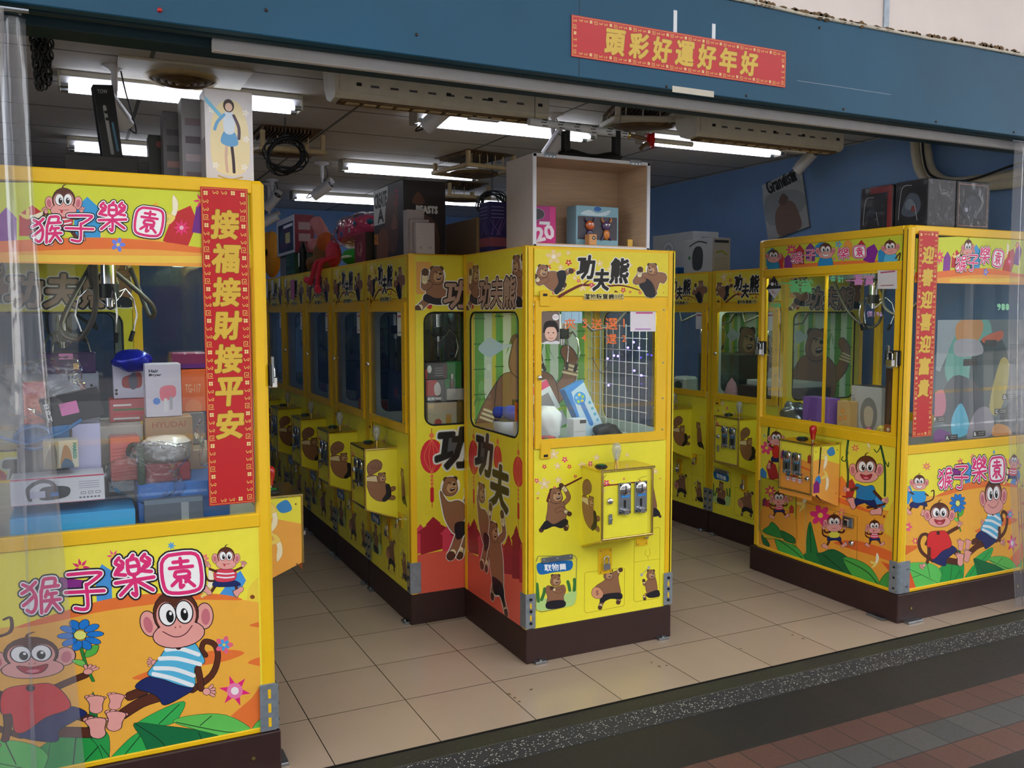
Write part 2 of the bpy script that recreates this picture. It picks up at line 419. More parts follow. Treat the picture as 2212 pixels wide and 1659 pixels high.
# ------------------------------------------------------------------ drawn motifs (monkeys, bears, flowers, leaves, lettering)
SK, SKD, BR, BRD = 'f0a8a0', 'cf7480', '5a2c1c', '3c1c14'
def tf(A, x, y, s, rot=0, flip=1):
    """local frame of a motif; A.plane is None on panels measured with v upward"""
    c, n = cos(radians(rot)), sin(radians(rot)); g = 1 if A.plane else -1
    return lambda a, b: (x+(a*flip*c-b*n)*s, y+g*(a*flip*n+b*c)*s)
def rotf(x, y, s, rot, flip=1):
    c, n = cos(radians(rot)), sin(radians(rot))
    return lambda a, b: (x+(a*flip*c-b*n)*s, y+(a*flip*n+b*c)*s)
def mhead(a, x, y, s, rot=0, mouth='smile', flip=1, ol=.02):
    T = tf(a, x, y, s, rot, flip); R = rot
    E = lambda cx, cy, rx, ry, c, r=0, o=1: a.ell(*T(cx, cy), rx*s, ry*s, c, R+r*flip, ol=ol*s*o)
    for sx in (-1, 1):
        E(sx*.58, .0, .17, .26, SK, sx*8); a.ell(*T(sx*.6, .02), .09*s, .17*s, SKD, R+sx*8*flip)
    E(0, -.14, .46, .47, BR)
    E(-.19, -.1, .22, .3, SK, 0, .0); E(.19, -.1, .22, .3, SK, 0, .0)
    E(0, .3, .53, .27, SK); a.ell(*T(0, .1), .36*s, .24*s, SK, R)
    for sx in (-1, 1):
        E(sx*.175, -.14, .165, .225, 'fdfdfd', 0, 1.3); a.ell(*T(sx*.15+.02, -.09), .078*s, .13*s, '101014', R); a.ell(*T(sx*.15+.04, -.15), .028*s, .038*s, 'ffffff', R)
        a.ell(*T(sx*.05, .15), .012*s, .02*s, '8a3a3a', R)
    if mouth == 'smile': a.line([T(-.15, .3), T(0, .37), T(.15, .3)], .02*s, '5a2028')
    elif mouth == 'wide': a.line([T(-.32, .2), T(-.1, .34), T(.12, .32), T(.3, .16)], .02*s, '5a2028')
    elif mouth == 'open':
        a.blob([T(-.26, .2), T(0, .26), T(.26, .2), T(.14, .42), T(-.12, .42)], 'b02a38', ol=.015*s); a.blob([T(-.12, .36), T(0, .32), T(.12, .36), T(0, .42)], 'f08090')
    elif mouth == 'grin':
        a.blob([T(-.26, .22), T(0, .28), T(.26, .22), T(.12, .4), T(-.12, .4)], 'fbfbfb', ol=.02*s)
    elif mouth == 'tongue':
        a.line([T(-.2, .28), T(0, .3), T(.2, .28)], .02*s, '5a2028'); a.ell(*T(-.08, .35), .05*s, .07*s, 'd03848', R)
    a.line([T(-.05, -.56), T(-.02, -.7), T(.1, -.76)], .08*s, BR, .02*s)
def hand(a, x, y, s, ang):
    c, n = cos(radians(ang)), sin(radians(ang))
    for k in (-52, -24, 0, 24):
        t = radians(ang+k); a.line([(x, y), (x+s*1.15*cos(t), y+s*1.15*sin(t))], s*.34, SK, smooth=False, ol=s*.07)
    a.ell(x, y, s*.5, s*.46, SK, ang, ol=s*.07)
def foot(a, x, y, s, ang, ol=.07):
    c, n = cos(radians(ang)), sin(radians(ang)); T = lambda u, v: (x+u*s*c-v*s*n, y+u*s*n+v*s*c)
    for k in range(5): a.ell(*T(1.0-.08*abs(k-1), -.52+k*.26), s*(.19-.015*k), c=SK, ol=s*ol)
    a.blob([T(-.9, 0), T(-.6, -.42), T(.2, -.42), T(.8, -.6), T(1.0, -.1), T(.8, .5), T(0, .38), T(-.6, .36)], SK, ol=s*ol)
def monkey(a, head, s, shirt, pts, shorts, tail=None, arms=(), hands=(), legs=(), feet=(), mouth='smile', rot=0, flip=1, stripe=None):
    """head centre, head size, torso outline and limb lines, all in the panel view"""
    w = s*.13; ol = s*.014
    if tail: a.line(tail, s*.1, BR, s*.06, ol=ol)
    for L in legs: a.line(L, w*1.05, BR, ol=ol)
    a.blob(shorts, '1c2a66', ol=ol)
    if pts:
        a.blob(pts, shirt, ol=ol)
        if stripe:
            for L in stripe[1:]: a.line(L, stripe[0], 'f4f6fa')
    for L in arms: a.line(L, w*.8, BR, ol=ol)
    for f in feet: foot(a, f[0], f[1], f[2], f[3])
    for h in hands: hand(a, h[0], h[1], h[2], h[3])
    mhead(a, head[0], head[1], s, rot, mouth, flip)
def mini(a, x, y, s, shirt='e83040', stripes=True, mouth='tongue', pose=0):
    """a small dancing monkey; s = head size"""
    P = lambda u, v: (x+u*s, y+v*s)
    st = (s*.06, [P(-.3, .62), P(0, .68), P(.3, .62)], [P(-.3, .8), P(0, .86), P(.3, .8)]) if stripes else None
    monkey(a, P(0, 0), s, shirt, [P(-.34, .5), P(0, .56), P(.34, .5), P(.3, .95), P(-.3, .95)], [P(-.36, .92), P(.36, .92), P(.46, 1.2), P(0, 1.16), P(-.46, 1.2)],
           tail=[P(-.3, 1.0), P(-.75, .8), P(-.8, .4), P(-.68, .2)], arms=([P(-.3, .6), P(-.6, .62), P(-.7, .4)], [P(.3, .6), P(.6, .62), P(.72, .4)]),
           hands=((*P(-.72, .36), s*.16, -100), (*P(.74, .36), s*.16, -80)), legs=([P(-.3, 1.1), P(-.45, 1.45)], [P(.3, 1.1), P(.5, 1.4)]),
           feet=((*P(-.6, 1.6), s*.24, 215), (*P(.66, 1.52), s*.24, -35)), mouth=mouth, stripe=st)
def flower(a, x, y, r, c='e8327c', n=6, cc='f8d040', sharp=True, rot=0, ol=0, c2=None):
    for k in range(n):
        t = 2*pi*k/n+radians(rot); q = lambda R, d: (x+R*cos(t+d), y+R*sin(t+d))
        if sharp: a.poly([(x, y), q(r*.5, -.34), q(r, 0), q(r*.5, .34)], c, ol)
        else: a.ell(x+r*.58*cos(t), y+r*.58*sin(t), r*.42, r*.27, c, math.degrees(t), ol=ol, n=10)
    if c2: a.emit([[(x+r*.5*cos(2*pi*k/12), y+r*.5*sin(2*pi*k/12)) for k in range(12)]], c2)
    a.ell(x, y, r*.25, c=cc, n=10, ol=ol*.6)
def leaf(a, P, c, vein='10301c', ribs=()):
    a.blob(P, c, ol=0); a.line(spl(P, 4)+[P[0]], 5/2, vein, smooth=False)
    for L in ribs: a.line(L, 5, vein)
def banana(a, x, y, s, rot=0, flip=1):
    T = rotf(x, y, s, rot, flip)
    a.blob([T(-.1, -1), T(.25, -.6), T(.3, 0), T(.1, .6), T(-.2, .95), T(-.3, .9), T(-.1, .4), T(0, -.1), T(-.1, -.6)], 'fbf3d6', ol=s*.02, oc='d8b070')
    a.blob([T(-.1, .2), T(-.6, .15), T(-.5, .4), T(-.1, .5), T(-.35, .9), T(0, .8), T(.25, .35)], 'f6dc70', ol=s*.02, oc='d8a050')
def house(a, x, y, w, h, c, rot=0):
    T = rotf(x, y, 1, rot); a.poly([T(-w, h), T(-w, -h*.4), T(0, -h), T(w, -h*.4), T(w, h)], c)
GL = {
 'hou': ([(40, 18), (22, 34), (4, 44)], [(8, 22), (28, 34), (38, 55), (36, 80), (26, 92), (14, 86)], [(34, 52), (20, 64), (6, 74)],
         [(60, 14), (52, 46)], [(52, 40), (50, 95)], [(62, 12), (88, 12), (86, 30)], [(60, 32), (96, 30)], [(68, 42), (62, 56)], [(64, 50), (90, 48)], [(58, 66), (98, 64)],
         [(78, 50), (76, 68), (60, 92)], [(79, 68), (96, 90)]),
 'zi': ([(10, 8), (84, 6), (88, 14), (56, 36)], [(54, 34), (56, 86), (46, 96), (24, 92)], [(2, 52), (98, 52)]),
 'le': ([(20, 4), (10, 16), (26, 27), (8, 40), (30, 46)], [(24, 12), (28, 20), (14, 30), (6, 42)], [(82, 4), (72, 16), (90, 27), (70, 40), (92, 46)], [(86, 12), (92, 20), (78, 30), (68, 42)],
        [(54, 2), (48, 9)], [(39, 13), (61, 13), (62, 44), (39, 44), (39, 13)], [(40, 28), (60, 28)], [(4, 62), (96, 60)], [(50, 48), (50, 96), (41, 91)], [(44, 66), (12, 92)], [(58, 66), (90, 90)]),
 'yuan': ([(22, 4), (78, 4), (96, 22), (96, 78), (78, 96), (22, 96), (4, 78), (4, 22), (22, 4)], [(32, 22), (68, 22)], [(50, 14), (50, 34)], [(22, 36), (78, 36)],
          [(36, 46), (64, 46), (66, 58), (34, 58), (36, 46)], [(46, 60), (24, 78)], [(46, 66), (44, 84), (52, 80)], [(54, 60), (78, 84)], [(68, 62), (58, 72)])}
def glyphs(a, items, c=('e8327c', 'ffffff', '1c1024'), w=11, o1=5, o2=9):
    """rounded hand-lettering; items = (glyph, centre x, y, size, rotation); letter in three stacked outlines"""
    lays = [[], [], []]
    for g, x, y, s, r in items:
        T = rotf(x, y, s/100, r); k = s/100
        for st in GL[g]:
            P = [T(p[0]-50, p[1]-50) for p in st]; P = spl(P, 3, False) if len(P) > 2 else P
            for q, ww in ((0, w+2*o1+2*o2), (1, w+2*o1), (2, w)): lays[q] += a.caps(P, ww*k)
    a.emit(lays[0], c[2]); a.emit(lays[1], c[1]); a.emit(lays[2], c[0])
BB, BD, BT, WR = '94684c', '553426', 'c69b72', 'f0e0b4'
def bhead(a, x, y, s, rot=0, flip=1, ol=.03):
    T = tf(a, x, y, s, rot, flip)
    for sx in (-.3, .3): a.ell(*T(sx, -.42), .14*s, c=BD, ol=ol*s)
    a.blob([T(-.42, -.2), T(-.3, -.48), T(0, -.55), T(.3, -.45), T(.42, -.1), T(.45, .3), T(.2, .55), T(-.25, .55), T(-.5, .25)], BB, ol=ol*s)
    a.blob([T(-.1, -.2), T(.25, -.25), T(.42, .05), T(.3, .35), T(-.05, .42), T(-.25, .15)], BT, ol=ol*s*.4)
    a.ell(*T(.24, -.1), .1*s, .08*s, '16100e', rot); a.line([T(-.15, -.22), T(.08, -.18)], .05*s, '16100e')
    a.ell(*T(-.02, -.12), .035*s, c='16100e', n=8)
    a.blob([T(0, .15), T(.3, .1), T(.25, .26), T(.03, .3)], '3a1414', ol=ol*s*.3); a.line([T(.04, .18), T(.26, .14)], .04*s, 'f6f0ea', smooth=False)
def wraps(a, P, w, wid):
    """bandage across the last part of a limb"""
    (x0, y0), (x1, y1) = P; dx, dy = x1-x0, y1-y0; l = math.hypot(dx, dy); n = (-dy/l, dx/l)
    a.line([P[0], P[1]], wid, WR, smooth=False, ol=w*.5)
    for k in (.2, .5, .8):
        c = (x0+dx*k, y0+dy*k); a.line([(c[0]+n[0]*wid/2, c[1]+n[1]*wid/2), (c[0]-n[0]*wid/2, c[1]-n[1]*wid/2)], w*.5, '8a7448', smooth=False)
def bear(a, head, s, body, shorts, arms=(), legs=(), rot=0, flip=1, halo=0, lw=.34, top=()):
    """arms/legs = (shoulder, elbow, wrist, tip); bandage between wrist and tip"""
    ol = s*.025; w = s*lw
    if halo:
        a.emit(a.caps(spl(body, 4), halo*2, closed=True)+a.caps(spl(shorts, 4), halo*2, closed=True), 'f4f2ea')
        for L in list(arms)+list(legs)+list(top): a.emit(a.caps(spl(list(L), 3, False), w+halo*2), 'f4f2ea')
        a.ell(head[0], head[1], s*.55+halo, c='f4f2ea')
    def limb(L):
        a.line(list(L), w, BB, ol=ol); wraps(a, (L[-2], ((L[-2][0]+L[-1][0])/2, (L[-2][1]+L[-1][1])/2)), s*.04, w*.95)
        a.ell(L[-1][0], L[-1][1], w*.55, c=BD, ol=ol, n=12)
    for L in legs: limb(L)
    for L in arms: limb(L)
    a.blob(body, BB, ol=ol); a.blob(shorts, '1a1a24', ol=ol)
    bhead(a, head[0], head[1], s, rot, flip)
    for L in top: limb(L)
def lantern(a, x, y, rx, ry, top, bot):
    a.line([(x, top), (x, bot)], rx*.08, 'c83830', smooth=False)
    a.ell(x, y-ry-rx*.55, rx*.22, c='e87848', n=10); a.ell(x, y, rx, ry, 'd02836')
    for k in (-.6, -.25, .1, .45, .8):
        a.line([(x, y-ry), (x+k*rx*1.1, y), (x, y+ry)], rx*.05, 'f07858')
    for k in range(3): a.ell(x, y+ry+rx*(.3+.36*k), rx*.16, c='e87848', n=8)
    a.line([(x, y+ry+rx*1.3), (x, y+ry+rx*2.2)], rx*.34, 'c82030', smooth=False)
def blossoms(a, L):
    for x, y, r, t in L:
        if t: flower(a, x, y, r, 'd8283c' if t == 1 else 'e84070', 5, 'fbe0d0', False, 20)
        else: flower(a, x, y, r, 'f6d8a0', 5, 'fff4e0', False, 50)
def stipple(a, P, c):
    for x, y, r in P: a.ell(x, y, r, c=c, n=8)

# ------------------------------------------------------------------ bear claw machine
PL, HB = .159, 1.88
def front(W): return lambda u, v, h: (u, -h, v)
def sideL(D): return lambda u, v, h: (-h, D-u, v)
def sideR(D, W): return lambda u, v, h: (W+h, u, v)
WC = .795     # width of the machine the front artwork was measured on
def off(place, dh): return lambda u, v, h: place(u, v, h+dh)

def bear_front_lower(a):
    a.view(980, 900, 2.962)
    a.poly([(300, 100), (1500, 100), (1500, 1500), (300, 1500)], 'f7ec3c')
    blossoms(a, [(640, 240, 34, 0), (664, 315, 24, 0), (915, 262, 22, 0), (580, 430, 40, 0), (670, 405, 24, 0), (820, 310, 24, 0), (1110, 245, 14, 0), (1290, 350, 18, 0), (540, 490, 14, 0)])
    a.line([(600, 540), (620, 480), (660, 462), (720, 440), (830, 385), (900, 360)], 16, '6a2222', 9)
    blossoms(a, [(710, 275, 20, 2), (580, 320, 16, 1), (740, 320, 15, 1), (530, 410, 17, 2), (778, 382, 12, 1), (645, 458, 14, 2), (875, 300, 18, 2), (538, 522, 9, 1), (1322, 396, 6, 1)])
    bear(a, (655, 505), 84, [(608, 540), (650, 560), (700, 545), (716, 600), (720, 640), (700, 680), (640, 690), (592, 670), (600, 600)],
         [(592, 665), (640, 690), (712, 655), (730, 680), (690, 712), (640, 700), (590, 720), (560, 715)],
         arms=(((700, 560), (735, 520), (715, 470), (688, 440)),), legs=(((600, 690), (575, 705), (566, 718), (560, 726)), ((712, 680), (722, 700), (722, 708), (718, 716))), top=(((660, 600), (690, 590), (718, 608), (740, 622)),), rot=-8, lw=.3)
    bear(a, (1246, 440), 60, [(1230, 470), (1270, 440), (1290, 520), (1296, 590), (1240, 620)], [(1235, 610), (1290, 585), (1320, 628), (1260, 640)], legs=(((1290, 600), (1308, 622), (1316, 632), (1320, 638)),), lw=.25)
    # service hatch outlines
    def hatch(P): a.line(P+[P[0]], 3, 'b9a51c', smooth=False)
    hatch([(838, 1005), (850, 996), (1080, 966), (1094, 975), (1092, 1200), (1082, 1212), (850, 1256), (836, 1245)])
    hatch([(1156, 745), (1165, 738), (1310, 708), (1320, 716), (1316, 1150), (1306, 1162), (1160, 1184), (1152, 1172)])
    a.line([(1157, 930), (1316, 910)], 2, 'b9a51c', smooth=False); a.line([(1230, 850), (1225, 880), (1240, 895), (1245, 920)], 3, 'c8b830'); a.line([(1250, 845), (1258, 875), (1245, 895)], 3, 'c8b830')
    bear(a, (990, 1010), 60, [(960, 1050), (1040, 985), (1056, 1060), (1066, 1140), (1000, 1150), (930, 1130), (905, 1090)], [(958, 1140), (1064, 1128), (1072, 1165), (1000, 1165), (950, 1190), (935, 1180)],
         arms=(((1030, 1040), (1045, 1010), (1052, 992), (1068, 980)),), legs=(((960, 1170), (945, 1195), (940, 1210), (936, 1222)), ((1050, 1160), (1056, 1175), (1054, 1182), (1052, 1188))), lw=.4)
    a.blob([(896, 1095), (930, 1095), (956, 1130), (940, 1162), (900, 1158), (882, 1130)], 'd89a78', ol=2); a.text('$', 918, 1128, 34, '7a4a34')
    bear(a, (1262, 1010), 56, [(1235, 1050), (1275, 1020), (1296, 1050), (1300, 1130), (1250, 1145), (1228, 1100)], [(1236, 1135), (1300, 1110), (1316, 1125), (1312, 1150), (1250, 1158)],
         arms=(((1240, 1060), (1222, 1075), (1218, 1060), (1216, 1048)),), legs=(((1245, 1140), (1225, 1140), (1220, 1155), (1222, 1166)),), lw=.3)
    a.line([(1205, 1010), (1248, 965)], 4, '909890', smooth=False); a.ell(1202, 1012, 10, c='a8b0a8'); a.ell(1248, 965, 9, c='a8b0a8')
def bear_front_header(a):
    a.view(1130, 530, 6.703)
    a.poly([(60, 20), (2200, 60), (2200, 742), (60, 722)], 'efdc3a')
    blossoms(a, [(440, 165, 120, 0), (540, 320, 50, 0), (650, 110, 40, 0), (1105, 265, 55, 0), (860, 600, 75, 0), (1245, 340, 40, 0), (1555, 290, 30, 0), (970, 645, 25, 0), (745, 470, 40, 0)])
    a.line([(520, 740), (640, 670), (800, 590), (880, 575), (1000, 580), (1200, 590), (1380, 580), (1520, 600), (1680, 650)], 44, '6e2018', 16)
    a.line([(880, 560), (980, 480), (1060, 380)], 20, '6e2018', 6); a.poly([(1330, 650), (1380, 680), (1310, 680)], '6e2018')
    blossoms(a, [(655, 250, 48, 1), (365, 318, 40, 1), (725, 362, 34, 1), (800, 515, 30, 2), (985, 575, 40, 2), (1445, 650, 40, 1), (1545, 675, 22, 1), (1690, 685, 28, 1), (435, 695, 26, 1), (860, 600, 20, 0), (2028, 685, 10, 1)])
    bear(a, (280, 375), 165, [(330, 400), (400, 375), (490, 390), (520, 470), (540, 560), (470, 660), (400, 650), (300, 570), (240, 500), (230, 440)],
         [(488, 395), (590, 368), (615, 470), (570, 600), (492, 705), (445, 665), (510, 540)],
         legs=(((580, 420), (640, 385), (668, 368), (690, 372)), ((520, 640), (550, 625), (568, 600), (585, 572))), top=(((330, 500), (230, 545), (205, 500), (160, 450)),), halo=9, lw=.42, rot=5)
    bear(a, (1862, 345), 150, [(1740, 400), (1830, 400), (1950, 390), (2050, 410), (2076, 480), (2030, 550), (1970, 540), (1930, 650), (1860, 640), (1720, 480)],
         [(1690, 520), (1760, 480), (1840, 520), (1895, 620), (1900, 740), (1790, 745), (1730, 660), (1680, 590)],
         top=(((1740, 500), (1620, 530), (1680, 430), (1690, 350)),), legs=(((1900, 690), (1880, 700), (1870, 715), (1850, 720)),), halo=9, lw=.48, flip=-1)
    for g, x, y, h in (('功', 905, 318, 330), ('夫', 1130, 500, 300), ('熊', 1392, 370, 350)):
        a.text(g, x, y, h, '17120f', w=h*.72, bold=13, ol=((14, 'f2f0ea'),), shear=.1)
    a.text('選物販賣機Ⅱ代', 1165, 742, 78, '2c2410', w=570, bold=1.5, ol=((7, 'efe39a'),))

def bear_side_art(a):
    """left part measured on the first machine of the aisle row, right part on the centre machine"""
    a.poly([(-.1, 0), (.9, 0), (.9, 2), (-.1, 2)], 'e6d634')
    # red ground and pagodas
    a.poly([(0, .15), (.8, .15), (.8, .395), (0, .36)], 'e0604c')
    for x, w, h, c in ((.05, .05, .50, 'd84058'), (.12, .07, .53, 'a02030'), (.22, .05, .51, 'd84058'), (.30, .07, .50, 'a02030'), (.44, .05, .50, 'c83048'), (.52, .05, .54, 'a02030'), (.60, .045, .60, '901c2c'), (.67, .04, .55, 'b02838')):
        a.poly([(x-w, .36), (x-w, h-.06), (x-w*1.3, h-.055), (x-w*.5, h-.02), (x-w*.6, h-.018), (x, h+.02), (x+w*.6, h-.018), (x+w*.5, h-.02), (x+w*1.3, h-.055), (x+w, h-.06), (x+w, .38)], c)
    # header
    for x, h in ((.09, .16), (.63, .12)): a.poly([(x-.05, 1.68), (x+.03, 1.68), (x+.03, 1.68+h), (x-.05, 1.68+h)], 'e8a850')
    LT = lambda u, v, rx, ry, top, bot: (a.line([(u, top), (u, bot)], .004, 'c83830', smooth=False), a.ell(u, v+ry+.018, .014, c='e87848', n=10), a.ell(u, v, rx, ry, 'd02836'),
        [a.line([(u, v+ry), (u+k*rx, v), (u, v-ry)], .003, 'f07858') for k in (-.66, -.25, .2, .62)], [a.ell(u, v-ry-.014-.02*k, .009, c='e87848', n=8) for k in range(3)], a.line([(u, v-ry-.08), (u, v-ry-.14)], .02, 'c82030', smooth=False))
    LT(.115, .862, .062, .088, 1.03, .60); LT(.40, .90, .045, .06, 1.03, .80); LT(.62, .87, .055, .07, 1.05, .60)
    for u in (.11, .60): a.ell(u, 1.62, .014, c='c83030'); a.line([(u, 1.6), (u, 1.585)], .003, 'c83030')
    H = .0
    bear(a, (.15, 1.775), .078, [(.105, 1.75), (.15, 1.745), (.19, 1.74), (.205, 1.69), (.2, 1.655), (.14, 1.66), (.095, 1.68)], [(.09, 1.68), (.14, 1.66), (.205, 1.66), (.2, 1.635), (.14, 1.63), (.08, 1.65)],
         legs=(((.1, 1.65), (.075, 1.63), (.06, 1.615), (.045, 1.605)),), top=(((.11, 1.73), (.085, 1.715), (.085, 1.745), (.088, 1.79)),), halo=.006, lw=.42)
    bear(a, (.60, 1.80), .075, [(.56, 1.77), (.60, 1.765), (.64, 1.77), (.66, 1.71), (.65, 1.65), (.60, 1.62), (.56, 1.66)], [(.575, 1.66), (.65, 1.65), (.66, 1.615), (.58, 1.62)],
         top=(((.62, 1.76), (.655, 1.76), (.66, 1.79), (.662, 1.83)),), halo=.006, lw=.38, flip=-1)
    for g, x in (('功', .255), ('夫', .395), ('熊', .53)):
        a.text(g, x, 1.68, .135, 'b09080', w=.125, bold=.0045, ol=((.013, 'ece8e2'), (.0075, '1c1616')), shear=.12)
    # brush characters
    for g, x, y, h in (('功', .24, .895, .20), ('夫', .42, .76, .21)):
        a.text(g, x, y, h, '141414', w=h*.95, bold=.0075, ol=((.013, 'd9dcd8'), (.004, '55585a')), shear=.14)
    # tall leaping bear
    bear(a, (.36, .535), .085, [(.30, .56), (.34, .50), (.42, .50), (.45, .44), (.46, .36), (.45, .28), (.36, .28), (.32, .33), (.30, .42), (.28, .50)],
         [(.34, .31), (.45, .30), (.47, .24), (.475, .20), (.42, .24), (.37, .23), (.345, .26)], legs=(((.455, .23), (.475, .2), (.485, .185), (.49, .175)), ((.35, .26), (.34, .235), (.338, .22), (.335, .21))),
         arms=(((.30, .50), (.28, .40), (.27, .36), (.265, .33)),), top=(((.32, .53), (.30, .58), (.31, .62), (.32, .65)), ((.42, .51), (.47, .55), (.46, .60), (.45, .64))), halo=.008, lw=.42)
    bear(a, (.215, .70), .085, [(.16, .68), (.20, .62), (.26, .62), (.30, .58), (.28, .50), (.24, .45), (.19, .52), (.17, .60)], [(.24, .50), (.30, .50), (.29, .44), (.25, .42)],
         legs=(((.26, .43), (.24, .38), (.225, .35), (.215, .335)),), halo=.008, lw=.5)

def coin_panel(mb, x0, z0, w, h, y, sc=1):
    mb.box((x0, y, z0), (x0+w, y-.008, z0+h), 'steel', .002)
    mb.lathe([(0, -.006), (.026, -.006), (.029, -.002), (.029, 0)], (x0+w/2, y-.009, z0+h*.8), 'chrome', 16, (0, 1, 0))
    mb.box((x0+w/2-.0015, y-.017, z0+h*.8-.018), (x0+w/2+.0015, y-.013, z0+h*.8+.018), 'black')
    mb.box((x0+w*.2, y-.009, z0+h*.53), (x0+w*.85, y-.0095, z0+h*.62), 'print', 0, lin('3a8ad0'))
    mb.box((x0+w*.42, y-.0085, z0+h*.2), (x0+w*.56, y-.0105, z0+h*.45), 'black'); mb.box((x0+w*.3, y-.008, z0), (x0+w*.7, y-.028, z0+h*.17), 'chrome', .003)
    for a in (.12, .88):
        for b in (.06, .94): mb.cyl((x0+w*a, y-.008, z0+h*b), (x0+w*a, y-.011, z0+h*b), .004, 'black', 8)
def padlock(mb, x, y, z, s=1):
    mb.box((x-.019*s, y, z-.032*s), (x+.019*s, y-.018*s, z), 'chrome', .003)
    mb.tube([(x-.012*s, y-.009*s, z), (x-.012*s, y-.009*s, z+.022*s), (x-.007*s, y-.009*s, z+.031*s), (x+.007*s, y-.009*s, z+.031*s), (x+.012*s, y-.009*s, z+.022*s), (x+.012*s, y-.009*s, z)], .0035*s, 'chrome', 6)
def bracket(mb, W, D, which, P):
    """slotted angle iron on a lower corner"""
    for sx in which:
        x = 0 if sx < 0 else W; s = -1 if sx < 0 else 1; e = .002
        mb.box((x-s*.045, -.004, P+.005), (x+s*e, -.008, P+.165), 'galv', .001); mb.box((x+s*.001, -.008, P+.005), (x+s*.005, .05, P+.165), 'galv', .001)
        for k in (.03, .085, .14): mb.cyl((x-s*.02, -.008, P+k), (x-s*.02, -.013, P+k), .007, 'black', 8)
        for k in (.055, .11): mb.box((x-s*.016, -.0085, P+k-.012), (x-s*.024, -.0092, P+k+.012), 'yellow')
def claw(parent, x, y, z, drop, spin=0, name='claw'):
    o = MB()
    o.cyl((0, 0, drop), (0, 0, .1), .003, 'wire', 6); o.cyl((0, 0, .1), (0, 0, .03), .026, 'chrome', 14); o.cyl((0, 0, .03), (0, 0, -.02), .034, 'black', 14); o.cyl((0, 0, -.02), (0, 0, -.05), .014, 'chrome', 10)
    for k in range(3):
        t = spin+2*pi*k/3; q = lambda r, h: (r*cos(t), r*sin(t), h)
        o.tube([q(.03, 0), q(.07, .015), q(.105, -.02), q(.12, -.08), q(.10, -.14)], .0035, 'chrome', 6); o.tube([q(.10, -.14), q(.085, -.175)], .008, 'rubber', 6)
        o.tube([q(.012, -.045), q(.05, -.01), q(.07, .015)], .003, 'chrome', 6)
    c = o.build(name, parent); c.location = (x, y, z)
    m = MB()
    pts = [(.05*sin(t*7), .04+.02*cos(t*7), drop*.9-t*drop*.9+.12*sin(t*3)) for t in [i/14 for i in range(15)]]
    m.tube(pts, .007, 'coil', 6); m.build('coiled_cable', c); return c
def bamboo_art(a, W, z0, z1):
    a.poly(rect(0, z0, W, z1), 'dcebd8')
    for x, w, c in ((.05, .03, 'e8e050'), (.15, .02, 'dcd83a'), (.26, .03, 'e8e050'), (.62, .04, 'e8e050')): a.poly(rect(x*W/.7-w, z0, x*W/.7+w, z1), c)
    for x, w, c in ((.07, .026, '6db04a'), (.17, .02, '7cc058'), (.25, .024, '6db04a'), (.42, .014, '8cc868'), (.50, .026, '58a040'), (.60, .022, '78b850')):
        x = x*W/.7; a.poly(rect(x-w, z0, x+w, z1), c)
        for k in range(6): a.line([(x-w*1.15, z0+.06+k*.13+x*.1), (x+w*1.15, z0+.06+k*.13+x*.1)], .006, '3c7a30', smooth=False)
    for x, y in ((.3, 1.5), (.46, 1.45), (.1, 1.2), (.55, 1.25)):
        for t in (-.9, -.4, .3, .8): a.poly([(x, y), (x+.05*sin(t)-.01, y-.06), (x+.09*sin(t), y-.13)], '5a9a40')
    a.blob([(.08, 1.42), (.14, 1.46), (.2, 1.43), (.27, 1.42), (.2, 1.39), (.14, 1.36), (.08, 1.39)], 'c8dcea')
    m = W*.44
    a.line([(m+.17, 1.14), (m+.25, 1.22), (m+.27, 1.33), (m+.24, 1.38)], .09, BB, .07, ol=.004); a.line([(m-.12, 1.2), (m-.2, 1.08), (m-.24, .99)], .12, BB, ol=.004)
    for k in range(3): a.line([(m+.22+.012*k, 1.27+.02*k), (m+.31-.0*k, 1.25+.02*k)], .012, WR)
    for k in range(3): a.line([(m-.245-.01*k, 1.09-.02*k), (m-.14-.01*k, 1.05-.02*k)], .012, WR)
    a.blob([(m-.13, 1.27), (m+.12, 1.27), (m+.19, 1.15), (m+.15, .98), (m-.15, .98), (m-.18, 1.15)], BB, ol=.004)
    bhead(a, m, 1.36, .2)
